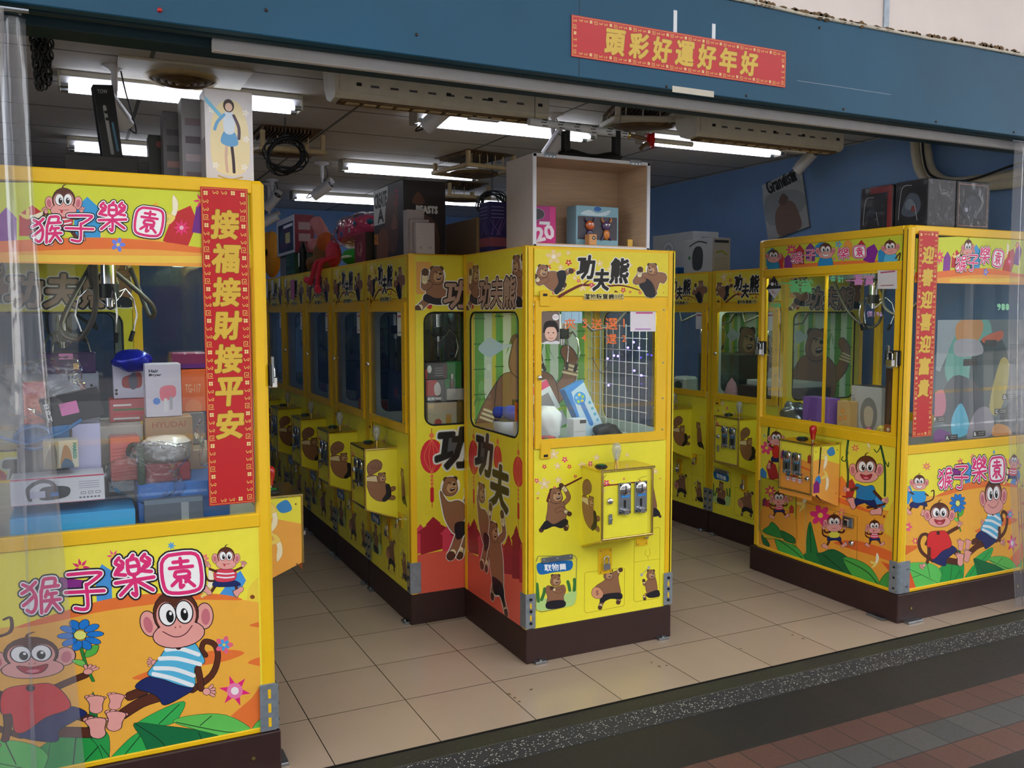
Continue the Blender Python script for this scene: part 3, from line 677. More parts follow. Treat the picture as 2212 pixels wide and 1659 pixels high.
def make_bear(W, label, loc, rz, group=None, extras=True, shade=1):
    D = .695; H = HB; P = PL; kx = W/WC; X = lambda x: x*kx
    r = thing('claw_machine', label, 'claw machine', loc, rz, group)
    m = MB(); m.box((0, -.004, .0), (W, D, P), 'brown', .003)
    for sx in (.035, W-.085): m.box((sx, -.03, 0), (sx+.06, .0, .012), 'steel', .002); m.cyl((sx+.03, -.018, .012), (sx+.03, -.018, .018), .008, 'steel', 8)
    m.build('plinth', r)
    m = MB()
    for x in (0, W-.04*kx): m.box((x, 0, P), (x+.04*kx, .04, H), 'yellow', .006); m.box((x, D-.04, P), (x+.04*kx, D, H), 'yellow', .006)
    m.box((.003, .003, H-.012), (W-.003, D-.003, H), 'yellow', .004); m.box((X(.04), .002, H-.018), (W-X(.04), .02, H-.003), 'yellow')
    m.box((X(.04), .002, 1.628), (W-X(.04), .03, 1.662), 'yellow', .002); m.box((.03, .03, 1.66), (W-.03, D-.03, 1.67), 'interiorwhite')
    m.box((.03, .03, .955), (W-.03, D-.03, .97), 'interiorwhite'); m.build('cabinet_frame', r)
    fr = front(W); sx = lambda p: lambda u, v, h: p(u*kx, v, h)
    conv = lambda w: (w.x, w.z)
    m = MB(); m.plate(rect(.04, 1.662, WC-.04, H-.014), [], sx(off(fr, .002)), .01, 'print', lin('efdc3a'))
    a = Art(m, sx(off(fr, .002)), (.043, 1.641, WC-.045, H-.016), ('y', 0), conv); cached(a, 'bfh', bear_front_header); m.build('header_panel', r)
    m = MB(); m.plate(rect(.04, P, WC-.04, .978), [], sx(fr), .01, 'print', lin('f7ec3c'))
    a = Art(m, sx(fr), (.043, P, WC-.043, .976), ('y', 0), conv); cached(a, 'bfl', bear_front_lower); m.build('lower_panel', r)
    # door
    m = MB(); m.plate(rect(.043, .98, WC-.05, 1.640), [rrect(.073, 1.022, .69, 1.594, .008, 2)], sx(off(fr, .008)), .014, 'yellow')
    for z in (1.03, 1.18, 1.35, 1.6): m.cyl((X(.728), -.008, z), (X(.728), -.011, z), .004, 'steel', 8)
    d = m.build('door', r)
    m = MB(); m.add([sx(off(fr, -.001))(u, v, 0) for u, v in rect(.073, 1.022, .69, 1.594)], [(0, 1, 2, 3)], 'glass'); m.build('door_glass', d)
    m = MB()
    m.lathe([(0, -.012), (.008, -.012), (.011, -.006), (.012, 0)], (X(.062), -.008, 1.30), 'chrome', 14, (0, 1, 0)); m.build('door_lock', d)
    for k, (x, z) in enumerate(((.063, 1.615), (.068, .935))):
        m = MB(); m.box((X(x), -.009, z), (X(x)+.05, -.013, z+.07), 'yellow', .002); m.box((X(x)+.014, -.0135, z+(.045 if k == 0 else .008)), (X(x)+.036, -.0145, z+(.056 if k == 0 else .019)), 'black', .001); m.build('hasp', r)
    # sides
    for side, pl in (('L', sideL(D)), ('R', sideR(D, W))):
        m = MB(); m.plate(rect(.0, P, D, H-.008), [rrect(.08, 1.02, .62, 1.59, .05)], pl, .012, 'print', lin('e6d634'), 'interiorwhite')
        for cl in ((.03, P, D-.03, 1.005), (.03, 1.60, D-.03, H-.01)):
            a = Art(m, pl, cl); cached(a, 'bs', bear_side_art)
        m.tube([pl(u, v, -.002) for u, v in rrect(.08, 1.02, .62, 1.59, .05)], .005, 'rubber', 5, closed=True)
        for u in (.0, D-.032): m.plate(rect(u, P, u+.032, H), [], off(pl, .002), .002, 'yellow')
        p = m.build('side_panel', r)
        m = MB(); m.add([pl(u, v, -.004) for u, v in rrect(.08, 1.02, .62, 1.59, .05)], [tuple(range(24))], 'glass'); m.build('side_glass', p)
    # back wall with bamboo print
    m = MB(); bk = lambda u, v, h: (u, D-.014-h, v)
    m.plate(rect(.012, P, W-.012, 1.86), [], bk, .012, 'print', lin('dcebd8')); a = Art(m, bk, (.02, .97, W-.02, 1.66)); bamboo_art(a, W, .97, 1.66); m.build('back_panel', r)
    # prize door
    m = MB(); px = sx(fr)
    a = Art(m, off(px, .003), (.05, .2, .35, .55), ('y', 0), conv); a.view(980, 900, 2.962)
    a.poly([(540, 895), (770, 890), (782, 910), (775, 1170), (750, 1205), (560, 1245), (530, 1230), (523, 940)], 'f4ea46', ol=5, oc='8a8a50')
    a.blob([(526, 1190), (580, 1160), (640, 1170), (720, 1130), (780, 1110), (776, 1180), (740, 1212), (560, 1240), (528, 1228)], 'b8dc88')
    for q in ([(540, 1180), (535, 1120), (530, 1070)], [(560, 1170), (575, 1130), (580, 1100)], [(740, 1110), (735, 1080), (728, 1055)], [(768, 1110), (772, 1070), (770, 1040)]): a.line(q, 20, '3a7a3a')
    bear(a, (650, 1045), 66, [(600, 1080), (650, 1090), (700, 1075), (715, 1110), (700, 1150), (695, 1185), (600, 1195), (598, 1150), (585, 1110)], [(598, 1185), (700, 1175), (704, 1215), (600, 1228)], top=(((690, 1110), (665, 1120), (640, 1105), (625, 1095)),), lw=.3)
    a.blob([(530, 945), (560, 932), (640, 925), (740, 918), (760, 935), (756, 965), (730, 985), (640, 995), (560, 1010), (534, 990)], '1a70b8'); a.text('取物口', 646, 962, 44, 'f4f8ff', rot=-4, bold=1)
    f = m.build('prize_door', r)
    h0 = at(1168, 1208, 'y', 0); h1 = at(1235, 1203, 'y', 0); zh = (h0.z+h1.z)/2
    m = MB(); m.box((X(h0.x), -.004, zh-.012), (X(h1.x), -.012, zh+.012), 'steel', .002); [m.cyl((X(x), -.012, zh), (X(x), -.015, zh), .004, 'chrome', 8) for x in (h0.x+.012, (h0.x+h1.x)/2, h1.x-.012)]
    m.build('flap_hinge', f)
    # hasp plates with padlocks
    for x0, x1, z0, z1, lk in ((.378, .452, .365, .485, True), (.588, .655, .475, .555, False)):
        m = MB(); m.box((X(x0), -.001, z0), (X(x1), -.005, z1), 'yellow', .002)
        for u in (x0+.01, x1-.01):
            for v in (z0+.01, z1-.01): m.cyl((X(u), -.005, v), (X(u), -.007, v), .003, 'gold', 6)
        h = m.build('hasp_plate', r)
        if lk: m = MB(); padlock(m, X(.414), -.008, .42, 1.0); m.build('padlock', h)
        else: m = MB(); m.cyl((X(.64), -.004, .52), (X(.64), -.02, .52), .010, 'chrome', 12); padlock(m, X(.64), -.02, .5, .8) if extras else None; m.build('padlock', h)
    # control box
    x0, x1 = X(.288), X(.565); y1 = -.168; zt = .884
    m = MB()
    V = [(x0, 0, .51), (x1, 0, .51), (x1, y1, .572), (x0, y1, .572), (x0, 0, zt), (x1, 0, zt), (x1, y1, zt), (x0, y1, zt)]
    m.add(V, [(0, 4, 7, 3), (1, 2, 6, 5), (3, 7, 6, 2), (4, 5, 6, 7), (0, 3, 2, 1)], 'print', lin('efe23c'))
    for sd in (0, 1):
        pl = (lambda u, v, h: (x0-h, -u, v)) if sd == 0 else (lambda u, v, h: (x1+h, -.168+u, v))
        a = Art(m, pl, (.004, .55, .163, .88))
        M = lambda q: q
        a.line([(.11, .66), (.148, .672)], .022, BB, ol=.002); a.line([(.11, .63), (.146, .622)], .022, BB, ol=.002); a.blob(M([(.002, .745), (.06, .745), (.10, .71), (.118, .67), (.112, .625), (.085, .610), (.045, .625), (.015, .665)]), BB, ol=.002)
        a.blob(M([(.106, .695), (.126, .69), (.132, .635), (.10, .608), (.086, .618), (.108, .65)]), '1a1a24', ol=.002)
        a.poly(M([(.004, .742), (.055, .745), (.06, .715), (.004, .725)]), WR); [a.line(M([(.006, .73+k*.005), (.055, .722+k*.007)]), .0015, '9a8454', smooth=False) for k in range(3)]
        a.blob(M([(.012, .76), (.03, .755), (.055, .765), (.08, .78), (.085, .81), (.06, .83), (.03, .825), (.008, .80)]), '8a604a', ol=.002); [a.line(M([(.03+.018*k, .80), (.034+.018*k, .785), (.044+.018*k, .785)]), .0018, '3a2418') for k in range(3)]
        bhead(a, .085, .735, .045)
    a = Art(m, lambda u, v, h: (u*kx, y1-h, v), (.294, .58, .56, .878), ('y', y1), conv); a.view(1220, 960, 6.914)
    a.poly([(540, 400), (1230, 380), (1230, 1350), (540, 1420)], 'f7ee3e')
    a.line([(560, 625), (640, 610), (760, 600), (900, 580), (1150, 560), (1220, 570)], 26, '8a2c20', 16); a.line([(1090, 525), (1150, 490), (1220, 475)], 8, 'a09a2c'); a.line([(560, 530), (620, 455)], 8, '9a8a2c')
    blossoms(a, [(622, 575, 50, 2), (715, 545, 20, 0), (575, 690, 30, 0), (883, 515, 20, 1), (1175, 648, 24, 1), (1120, 540, 18, 1)])
    cb = m.build('control_box', r)
    m = MB()
    m.box((x0-.006, 0, zt-.002), (x1+.008, y1-.008, zt+.008), 'gold', .002)
    for x in (x0+.004, x1-.006): m.tube([(x, y1-.003, .575), (x, y1-.003, zt)], .006, 'gold', 8)
    m.tube([(x0, y1-.003, .578), (x1, y1-.003, .578)], .006, 'gold', 8); m.tube([(x0, -.005, .512), (x0, y1, .572)], .004, 'gold', 6); m.tube([(x1, -.005, .512), (x1, y1, .572)], .004, 'gold', 6); m.build('edge_trim', cb)
    for xx in (.375, .462): m = MB(); coin_panel(m, X(xx), .685, X(.066), .142, y1-.001); m.build('coin_slot', cb)
    m = MB(); m.lathe([(.0, -.012), (.011, -.012), (.015, -.006), (.016, 0)], (X(.332), y1, .75), 'chrome', 14, (0, 1, 0)); m.build('box_lock', cb)
    m = MB(); m.box((X(.325), y1-.002, .645), (X(.343), y1-.010, .692), 'steel', .008); m.cyl((X(.336), y1-.01, .668), (X(.336), y1-.013, .668), .006, 'chrome', 10); m.build('latch', cb)
    m = MB(); m.lathe([(0, .018), (.017, .016), (.02, .010)], (X(.335), -.09, zt+.004), 'greenbtn', 14); m.lathe([(.021, .012), (.028, .006), (.031, 0)], (X(.335), -.09, zt+.006), 'black', 16); m.build('push_button', cb)
    m = MB(); m.cyl((X(.43), -.07, zt+.006), (X(.43), -.07, zt+.03), .009, 'gold', 10); m.lathe([(.009, .028), (.017, .05), (.022, .075), (.02, .095), (.011, .107), (0, .109)], (X(.43), -.07, zt), 'bulbglass', 14); m.cyl((X(.43), -.07, zt+.03), (X(.43), -.07, zt+.075), .004, 'white', 8); m.build('light_bulb', cb)
    for sd in (-1, 1): m = MB(); bracket(m, W, D, (sd,), P); m.build('corner_bracket', r)
    claw(r, W*.45, D*.45, 1.48, .17, spin=W)
    m = MB(); m.box((.05, D*.45-.02, 1.62), (W-.05, D*.45+.02, 1.655), 'galv', .003); m.box((W*.45-.06, D*.45-.06, 1.60), (W*.45+.06, D*.45+.06, 1.66), 'black', .01); m.tube([(W*.45+.05, D*.45, 1.6), (W*.45+.15, D*.4, 1.5), (W*.45+.27, D*.4, 1.52), (W-.04, D*.4, 1.64)], .008, 'coil', 6); m.tube([(W*.45-.05, D*.4, 1.6), (W*.2, D*.25, 1.52), (.06, D*.3, 1.63)], .008, 'coil', 6); m.build('gantry', r)
    return r

def led(r, W, D, z=1.655, e=.03):
    m = MB(); m.box((.08, .045, z-.008), (W-.08, .045+e, z), 'led'); m.build('interior_light', r, 'white interior light strip')
# ------------------------------------------------------------------ monkey claw machine (larger)
MW, MD, MH, MP = 1.09, 1.03, 2.02, .148
def monkey_side_lower(a):
    ML = (('y', -.457), lambda w: (w.x+2.232, w.z)); MR = (('y', -.3616), lambda w: (w.x-1.968, w.z))
    a.plane, a.conv = ML; a.view(0, 1080, 2.865)
    a.poly([(-900, -100), (1900, -100), (1900, 2000), (-900, 2000)], 'f8ec48')
    a.blob([(1530, 620), (1560, 520), (1700, 440), (1700, 800), (1540, 700)], 'f6d848')
    for P, c in (([(590, 470), (630, 400), (690, 440), (695, 640), (600, 640)], '4a9ae0'), ([(1350, 600), (1450, 470), (1490, 440), (1525, 500), (1450, 630)], '4a9ae0'), ([(370, 480), (520, 500), (520, 580), (360, 570)], '8a2a8a'), ([(980, 360), (1240, 340), (1250, 420), (980, 440)], 'b0487a')): a.poly(P, c)
    flower(a, 500, 420, 60, 'e02878', 7); flower(a, 702, 350, 45, 'f05a90', 6); flower(a, 1062, 285, 28, '38a0e8', 7, '38a0e8'); flower(a, 1265, 365, 30, 'f08080', 6, 'f8e060', False); flower(a, 450, 560, 22, '38a0e8', 6)
    a.blob([(-700, 900), (-200, 820), (200, 770), (600, 680), (1000, 615), (1300, 600), (1500, 620), (1700, 690), (1900, 1000), (1900, 1900), (-700, 1900)], 'f7b644')
    a.blob([(100, 790), (400, 690), (700, 610), (1000, 580), (1350, 585), (1500, 622), (1200, 622), (900, 655), (600, 700), (280, 770)], 'f07a38')
    a.ell(1564, 603, 15, 13, '8a4a20'); banana(a, 1290, 520, 95, 10)
    a.blob([(820, 1110), (900, 1070), (1200, 960), (1400, 930), (1515, 950), (1400, 1000), (1200, 1040), (950, 1110)], 'f07a38')
    a.blob([(1550, 775), (1700, 740), (1700, 800), (1590, 790)], 'f07a38'); a.blob([(1535, 1010), (1620, 975), (1720, 990), (1700, 1060), (1600, 1030)], 'f07a38'); a.poly([(1680, 1060), (1560, 1230), (1430, 1340), (1600, 1440), (1700, 1440)], 'f07a38')
    # leaves
    leaf(a, [(500, 1700), (540, 1420), (575, 1190), (610, 1400), (620, 1700)], '1f7a3c')
    leaf(a, [(120, 1700), (330, 1480), (600, 1420), (680, 1500), (600, 1720)], '2aa04c', ribs=([(560, 1440), (590, 1600)], [(620, 1520), (760, 1700)]))
    leaf(a, [(600, 1720), (760, 1520), (870, 1440), (900, 1500), (950, 1560), (800, 1720)], '2fae52', ribs=([(880, 1450), (740, 1620)],))
    leaf(a, [(1140, 1250), (1120, 1330), (1050, 1395), (840, 1400), (980, 1310)], '38b456', ribs=([(1110, 1270), (985, 1390)],))
    leaf(a, [(1070, 1375), (1200, 1335), (1400, 1335), (1560, 1430), (1400, 1475), (1230, 1430)], '66c85a', ribs=([(1090, 1380), (1400, 1440), (1540, 1432)], [(1240, 1400), (1310, 1340)]))
    leaf(a, [(1560, 1440), (1640, 1340), (1760, 1330), (1700, 1500)], '66c85a')
    leaf(a, [(830, 1385), (1010, 1400), (1230, 1430), (1400, 1490), (1200, 1560), (960, 1600), (880, 1480)], '137040', ribs=([(840, 1390), (1000, 1500), (1060, 1600)], [(1230, 1440), (1280, 1560)]))
    # striped monkey
    st = (26, [(1030, 930), (1120, 925), (1230, 960)], [(990, 985), (1100, 985), (1240, 1020)], [(960, 1045), (1080, 1050), (1200, 1090)], [(950, 1080), (1060, 1105), (1190, 1150)])
    a.line([(1190, 1180), (1310, 1090), (1350, 980), (1330, 900), (1270, 880), (1250, 925), (1275, 965)], 34, BR, 24, ol=4)
    a.line([(1000, 1215), (880, 1255), (760, 1330)], 60, BR, ol=4); a.line([(900, 1180), (800, 1220)], 50, BR, ol=4)
    a.line([(1215, 1010), (1235, 1090), (1245, 1170)], 36, BR, ol=4); hand(a, 1280, 1190, 44, 5); hand(a, 955, 1010, 34, 200)
    a.blob([(935, 1095), (1060, 1115), (1195, 1165), (1130, 1220), (1020, 1272), (985, 1230), (940, 1200), (838, 1160)], '1c2a66', ol=4)
    a.blob([(1030, 925), (1110, 890), (1190, 875), (1250, 960), (1265, 1010), (1205, 1040), (1205, 1155), (1120, 1150), (1020, 1115), (918, 1085), (950, 1030), (990, 980)], '58bce4', ol=4)
    for L in st[1:]: a.line(L, st[0], 'f2f8fc')
    a.ell(1105, 905, 22, 26, BRD)
    mhead(a, 1095, 745, 300, -8, 'wide')
    flower(a, 1388, 900, 58, 'f06888', 5, '58c0e8', False); flower(a, 1388, 900, 38, '40a8e8', 5, 'e8d860', False, 30)
    flower(a, 1455, 1185, 100, 'e8287c', 6, 'f8f0f0', True, 10, c2='f080b0')
    # small monkey by the lettering
    monkey(a, (1400, 365), 115, 'e0405a', [(1330, 440), (1400, 430), (1460, 440), (1450, 500), (1340, 505)], [(1340, 500), (1450, 500), (1490, 530), (1400, 540), (1320, 535)], tail=[(1350, 500), (1290, 500), (1270, 440), (1275, 400)],
           arms=([(1340, 445), (1300, 430)], [(1455, 440), (1500, 420)]), hands=((1295, 410, 22, 230), (1505, 408, 22, -60)), legs=([(1340, 525), (1310, 570)], [(1460, 525), (1470, 570)]), feet=((1285, 565, 34, 220), (1480, 565, 36, 140)), mouth='tongue',
           stripe=(9, [(1345, 455), (1400, 460), (1450, 455)], [(1345, 478), (1400, 484), (1450, 478)]))
    # red monkey with the flower, measured on the right machine
    a.plane, a.conv = MR; a.view(1880, 1000, 5.53)
    leaf(a, [(430, 1230), (560, 1190), (760, 1200), (880, 1290), (870, 1430), (640, 1500), (590, 1500), (520, 1350)], '62cc60', ribs=([(440, 1235), (640, 1330), (860, 1440)], [(720, 1200), (755, 1370)], [(540, 1370), (650, 1335)], [(860, 1430), (650, 1500)]))
    leaf(a, [(930, 1190), (1060, 1200), (1120, 1350), (1100, 1560), (860, 1560), (890, 1350)], '24a048', ribs=([(1020, 1200), (990, 1440)], [(1110, 1290), (1010, 1440)]))
    a.poly([(430, 1300), (520, 1300), (610, 1560), (400, 1560)], 'e8602c')
    a.poly([(430, 985), (600, 985), (600, 1020), (430, 1120)], 'e8702c')
    flower(a, 715, 40, 55, 'f06078', 7)
    house(a, 480, 370, 60, 110, '3a9ae0', 20)
    for (x, y, r, c, sh) in ((485, 765, 60, 'f0608a', False), (578, 930, 50, 'e8387c', True)): flower(a, x, y, r, c, 6, 'f8e060', sh)
    monkey(a, (625, 235), 150, '30a0e0', [(545, 345), (625, 340), (700, 350), (690, 460), (560, 465)], [(550, 460), (690, 455), (720, 520), (640, 505), (600, 540), (510, 515)], tail=[(700, 470), (790, 430), (800, 330), (770, 340)], arms=([(555, 370), (520, 350)], [(700, 370), (730, 390)]), hands=((505, 325, 34, 240),), legs=([(540, 510), (520, 560)], [(690, 500), (680, 560)]), feet=((500, 585, 48, 215), (670, 590, 40, 100)), mouth='grin')
    a.line([(790, 1170), (660, 1070), (620, 960), (650, 870), (710, 850), (735, 900), (705, 970)], 34, BR, 24, ol=4); a.line([(740, 1000), (738, 1100), (720, 1190)], 28, BR, ol=4); hand(a, 680, 1222, 42, 160)
    a.line([(940, 1160), (1080, 1185)], 70, BR, ol=4); a.line([(1030, 1050), (1090, 1090)], 50, BR, ol=4)
    a.blob([(1000, 985), (1075, 1040), (1020, 1090), (950, 1150), (930, 1230), (790, 1180), (800, 1130), (900, 1050)], '1c2a66', ol=4)
    a.line([(945, 850), (1020, 805), (1085, 770)], 36, BR, ol=4)
    a.blob([(760, 825), (850, 812), (950, 825), (1010, 985), (900, 1050), (810, 1140), (765, 1130), (760, 1010), (720, 1000), (725, 880)], 'e02a30', ol=4); a.ell(850, 835, 20, 24, BRD)
    mhead(a, 868, 625, 245, 0, 'open')
    a.line([(1080, 560), (1095, 700), (1118, 815)], 12, '2a8a3a', ol=2); a.blob([(1095, 640), (1110, 580), (1155, 560), (1140, 620)], '58b848', ol=3); a.blob([(1090, 710), (1050, 680), (1040, 655), (1085, 665)], '7ad060', ol=3)
    hand(a, 1100, 745, 40, -50)
    for k in range(10): t = 2*pi*k/10; a.ell(1085+62*cos(t), 480+78*sin(t), 36, 20, '1e7ed8', math.degrees(t), ol=3)
    a.ell(1083, 480, 26, 32, 'ecf080', ol=3)
    for x, y, s_, an in ((1120, 990, 66, -88), (1205, 980, 60, -80), (1115, 1160, 78, -92), (1195, 1120, 74, -80)): foot(a, x, y, s_, an, .05)
    a.plane, a.conv = ML; a.view(0, 1080, 2.865)
    glyphs(a, [('hou', 250, 590, 250, -4), ('zi', 525, 565, 250, -3), ('le', 830, 470, 262, -8), ('yuan', 1125, 455, 255, -6)], w=9, o1=3.2, o2=4)
def monkey_side_header(a):
    a.plane, a.conv = ('y', -.457), lambda w: (w.x+2.232, w.z); a.view(0, 380, 2.242)
    a.poly([(-700, 30), (1300, 30), (1300, 440), (-700, 440)], 'd8e03c')
    a.poly([(500, 130), (560, 120), (500, 320), (470, 320)], 'e8e04c')
    for x, y, w, h, c, r in ((423, 200, 64, 100, '38a0dc', 0), (740, 220, 55, 95, 'f4b840', 10), (885, 240, 62, 105, 'c82c30', 22), (155, 215, 62, 75, 'c83038', 0), (985, 190, 40, 90, '7a2a8c', 10), (30, 240, 50, 90, '8a3a9c', 0), (-160, 240, 60, 110, '38a0dc', 0)): house(a, x, y, w, h, c, r)
    banana(a, 835, 170, 78, 10); flower(a, 880, 250, 42, 'f0387c', 8, 'f8c0d0'); flower(a, 975, 120, 40, 'f0387c', 6); banana(a, 155, 190, 60, 80); flower(a, -80, 200, 70, 'f0387c', 8)
    a.blob([(-700, 340), (-100, 320), (300, 300), (560, 300), (800, 320), (960, 345), (1200, 380), (1300, 470), (-700, 470)], 'f07a38')
    a.blob([(-700, 400), (0, 370), (400, 355), (700, 355), (960, 372), (1300, 400), (1300, 480), (-700, 480)], 'f4ac48')
    a.line([(100, 398), (1000, 405)], 34, 'f6cc50', smooth=False)
    mini(a, 308, 130, 118, 'e04058'); flower(a, 572, 332, 36, '6a8af0', 5, 'f8d860', False)
    glyphs(a, [('hou', 225, 255, 150, 0), ('zi', 385, 252, 140, 2), ('le', 545, 196, 145, 0), ('yuan', 722, 222, 140, 8)], w=9, o1=3.4, o2=3.4)
def monkey_front_lower(a):
    a.view(1600, 880, 3.191)
    a.poly([(60, 60), (1200, 60), (1200, 1400), (60, 1400)], 'f0e040')
    a.blob([(60, 600), (180, 560), (420, 560), (700, 620), (900, 690), (1100, 800), (1150, 1400), (60, 1400)], 'f4a838')
    a.blob([(1020, 700), (1060, 640), (1120, 700), (1100, 900), (980, 850)], 'efc83c'); a.blob([(420, 560), (620, 600), (860, 700), (960, 740), (860, 720), (640, 650), (430, 600)], 'f07434')
    a.blob([(640, 930), (800, 920), (1040, 1000), (1100, 1080), (900, 1020), (700, 960)], 'ee7030'); a.poly([(960, 1060), (1060, 1100), (1060, 1180)], 'ee6030')
    for x, y, w, h, c, r in ((145, 470, 28, 55, '3a8ad0', 0), (210, 430, 34, 70, 'b83030', -15), (745, 560, 38, 70, 'b82c30', 15), (930, 640, 34, 70, '3a9ae0', -30), (690, 540, 30, 70, 'f08a38', 0)): house(a, x, y, w, h, c, r)
    for P in ([(740, 205), (725, 330), (735, 460), (730, 560)], [(955, 245), (985, 380), (990, 500), (988, 610)], [(195, 110), (185, 200), (190, 300)]): a.line(P, 15, '24502c')
    for P in ([(735, 310), (715, 370), (690, 360), (700, 340)], [(960, 270), (935, 310), (915, 290)], [(985, 360), (1010, 410), (1015, 380)]): a.line(P, 7, '24502c')
    for x, y, r, c in ((785, 280, 30, 'f04a60'), (175, 280, 48, 'f04a80'), (545, 745, 75, 'e83080'), (690, 725, 36, 'f07088'), (160, 195, 12, '3aa0e0'), (128, 235, 14, 'f04a80')): flower(a, x, y, r, c, 6, 'f8d850', r < 40, 12)
    banana(a, 875, 270, 34, -20); banana(a, 425, 640, 80, 0); banana(a, 925, 1060, 56, 15)
    a.ell(983, 752, 9, 10, '8a4a20')
    # red monkey on the vine
    monkey(a, (240, 215), 80, 'd83028', [(215, 270), (255, 270), (262, 340), (220, 345)], [(212, 340), (262, 338), (262, 375), (210, 372)], arms=([(220, 280), (180, 250)],), hands=((183, 262, 14, -90), (235, 178, 0.1, 0)), legs=([(220, 360), (200, 400)],), feet=((190, 400, 22, 100),))
    # big swinging monkey
    monkey(a, (860, 430), 155, '1f82c0', [(790, 528), (850, 545), (905, 540), (925, 590), (905, 640), (800, 628), (795, 590)], [(795, 622), (908, 632), (925, 690), (870, 672), (845, 660), (785, 675)], arms=([(800, 555), (755, 570)], [(915, 580), (965, 635)]), hands=((735, 568, 26, 200), (980, 640, 26, 20)),
           legs=([(805, 650), (775, 690)], [(905, 665), (930, 700)]), feet=((765, 665, 42, 250), (925, 722, 44, -10)), tail=[(870, 690), (980, 670), (1000, 640)], mouth='open')
    leaf(a, [(440, 1000), (455, 850), (475, 790), (500, 880), (530, 1010), (560, 1100), (400, 1080)], '1f7a38', ribs=([(472, 820), (480, 1000)],)); leaf(a, [(230, 900), (330, 920), (420, 1010), (460, 1120), (300, 1060)], '46b04a', ribs=([(250, 910), (400, 1020), (450, 1110)],))
    leaf(a, [(140, 880), (180, 920), (195, 960), (150, 940)], '1a6c38'); leaf(a, [(520, 1020), (560, 1000), (640, 980), (760, 1060), (830, 1200), (620, 1140)], '156636', ribs=([(560, 1010), (700, 1130)],))
    leaf(a, [(700, 1040), (820, 1060), (910, 1130), (950, 1240), (800, 1200)], '4aac44', ribs=([(710, 1050), (860, 1130), (940, 1220)],)); leaf(a, [(950, 1230), (990, 1150), (1060, 1130), (1060, 1260)], '3f9c40')
    mini(a, 640, 800, 100, 'e8e050', False, 'smile'); mini(a, 918, 826, 78, 'e8385a')
    P = [(445, 655), (800, 755), (797, 1060)]; a.line(P, 3, 'a07a20', smooth=False); a.line([(445, 655), (445, 1005)], 7, 'cdb060', smooth=False)
def monkey_front_header(a):
    a.view(1600, 480, 3.456)
    a.poly([(150, 50), (1220, 50), (1220, 380), (150, 380)], 'd0d838')
    a.blob([(100, 370), (300, 320), (600, 300), (900, 285), (1250, 300), (1250, 400), (100, 420)], 'f08038')
    for x, y, w, h, c, r in ((230, 260, 45, 70, '2c90cc', 0), (435, 240, 34, 75, 'c03040', 0), (515, 220, 34, 70, '7a2a8c', 0), (795, 190, 34, 70, 'f0a040', 0), (895, 200, 32, 70, 'c02a34', 0), (600, 200, 50, 60, '2c90cc', 0), (970, 230, 42, 72, '8a2a98', 18), (1080, 240, 60, 60, '2c90cc', 0), (290, 290, 26, 60, 'c83030', 10), (350, 290, 30, 50, '8a2a8c', 0)): house(a, x, y, w, h, c, r)
    flower(a, 375, 205, 50, 'e83080', 8); flower(a, 725, 165, 28, '58b0e0', 5, 'f08060', False)
    for x, y, s_, c, m in ((240, 255, 82, '2090c0', 'smile'), (628, 215, 98, '2090d0', 'grin'), (1112, 190, 92, '58bce4', 'smile')):
        a.blob([(x-s_*.4, y+s_*.5), (x, y+s_*.42), (x+s_*.42, y+s_*.5), (x+s_*.5, y+s_*1.2), (x-s_*.5, y+s_*1.2)], c, ol=2); mhead(a, x, y, s_, -6 if x > 1000 else 0, m)
    hand(a, 690, 280, 14, -60); a.line([(1150, 270), (1185, 230), (1175, 290)], 10, BR)
    glyphs(a, [('hou', 412, 265, 88, -2), ('zi', 512, 245, 84, -2), ('le', 762, 235, 90, -2), ('yuan', 882, 220, 92, -4)], w=9, o1=3.4, o2=3.4)
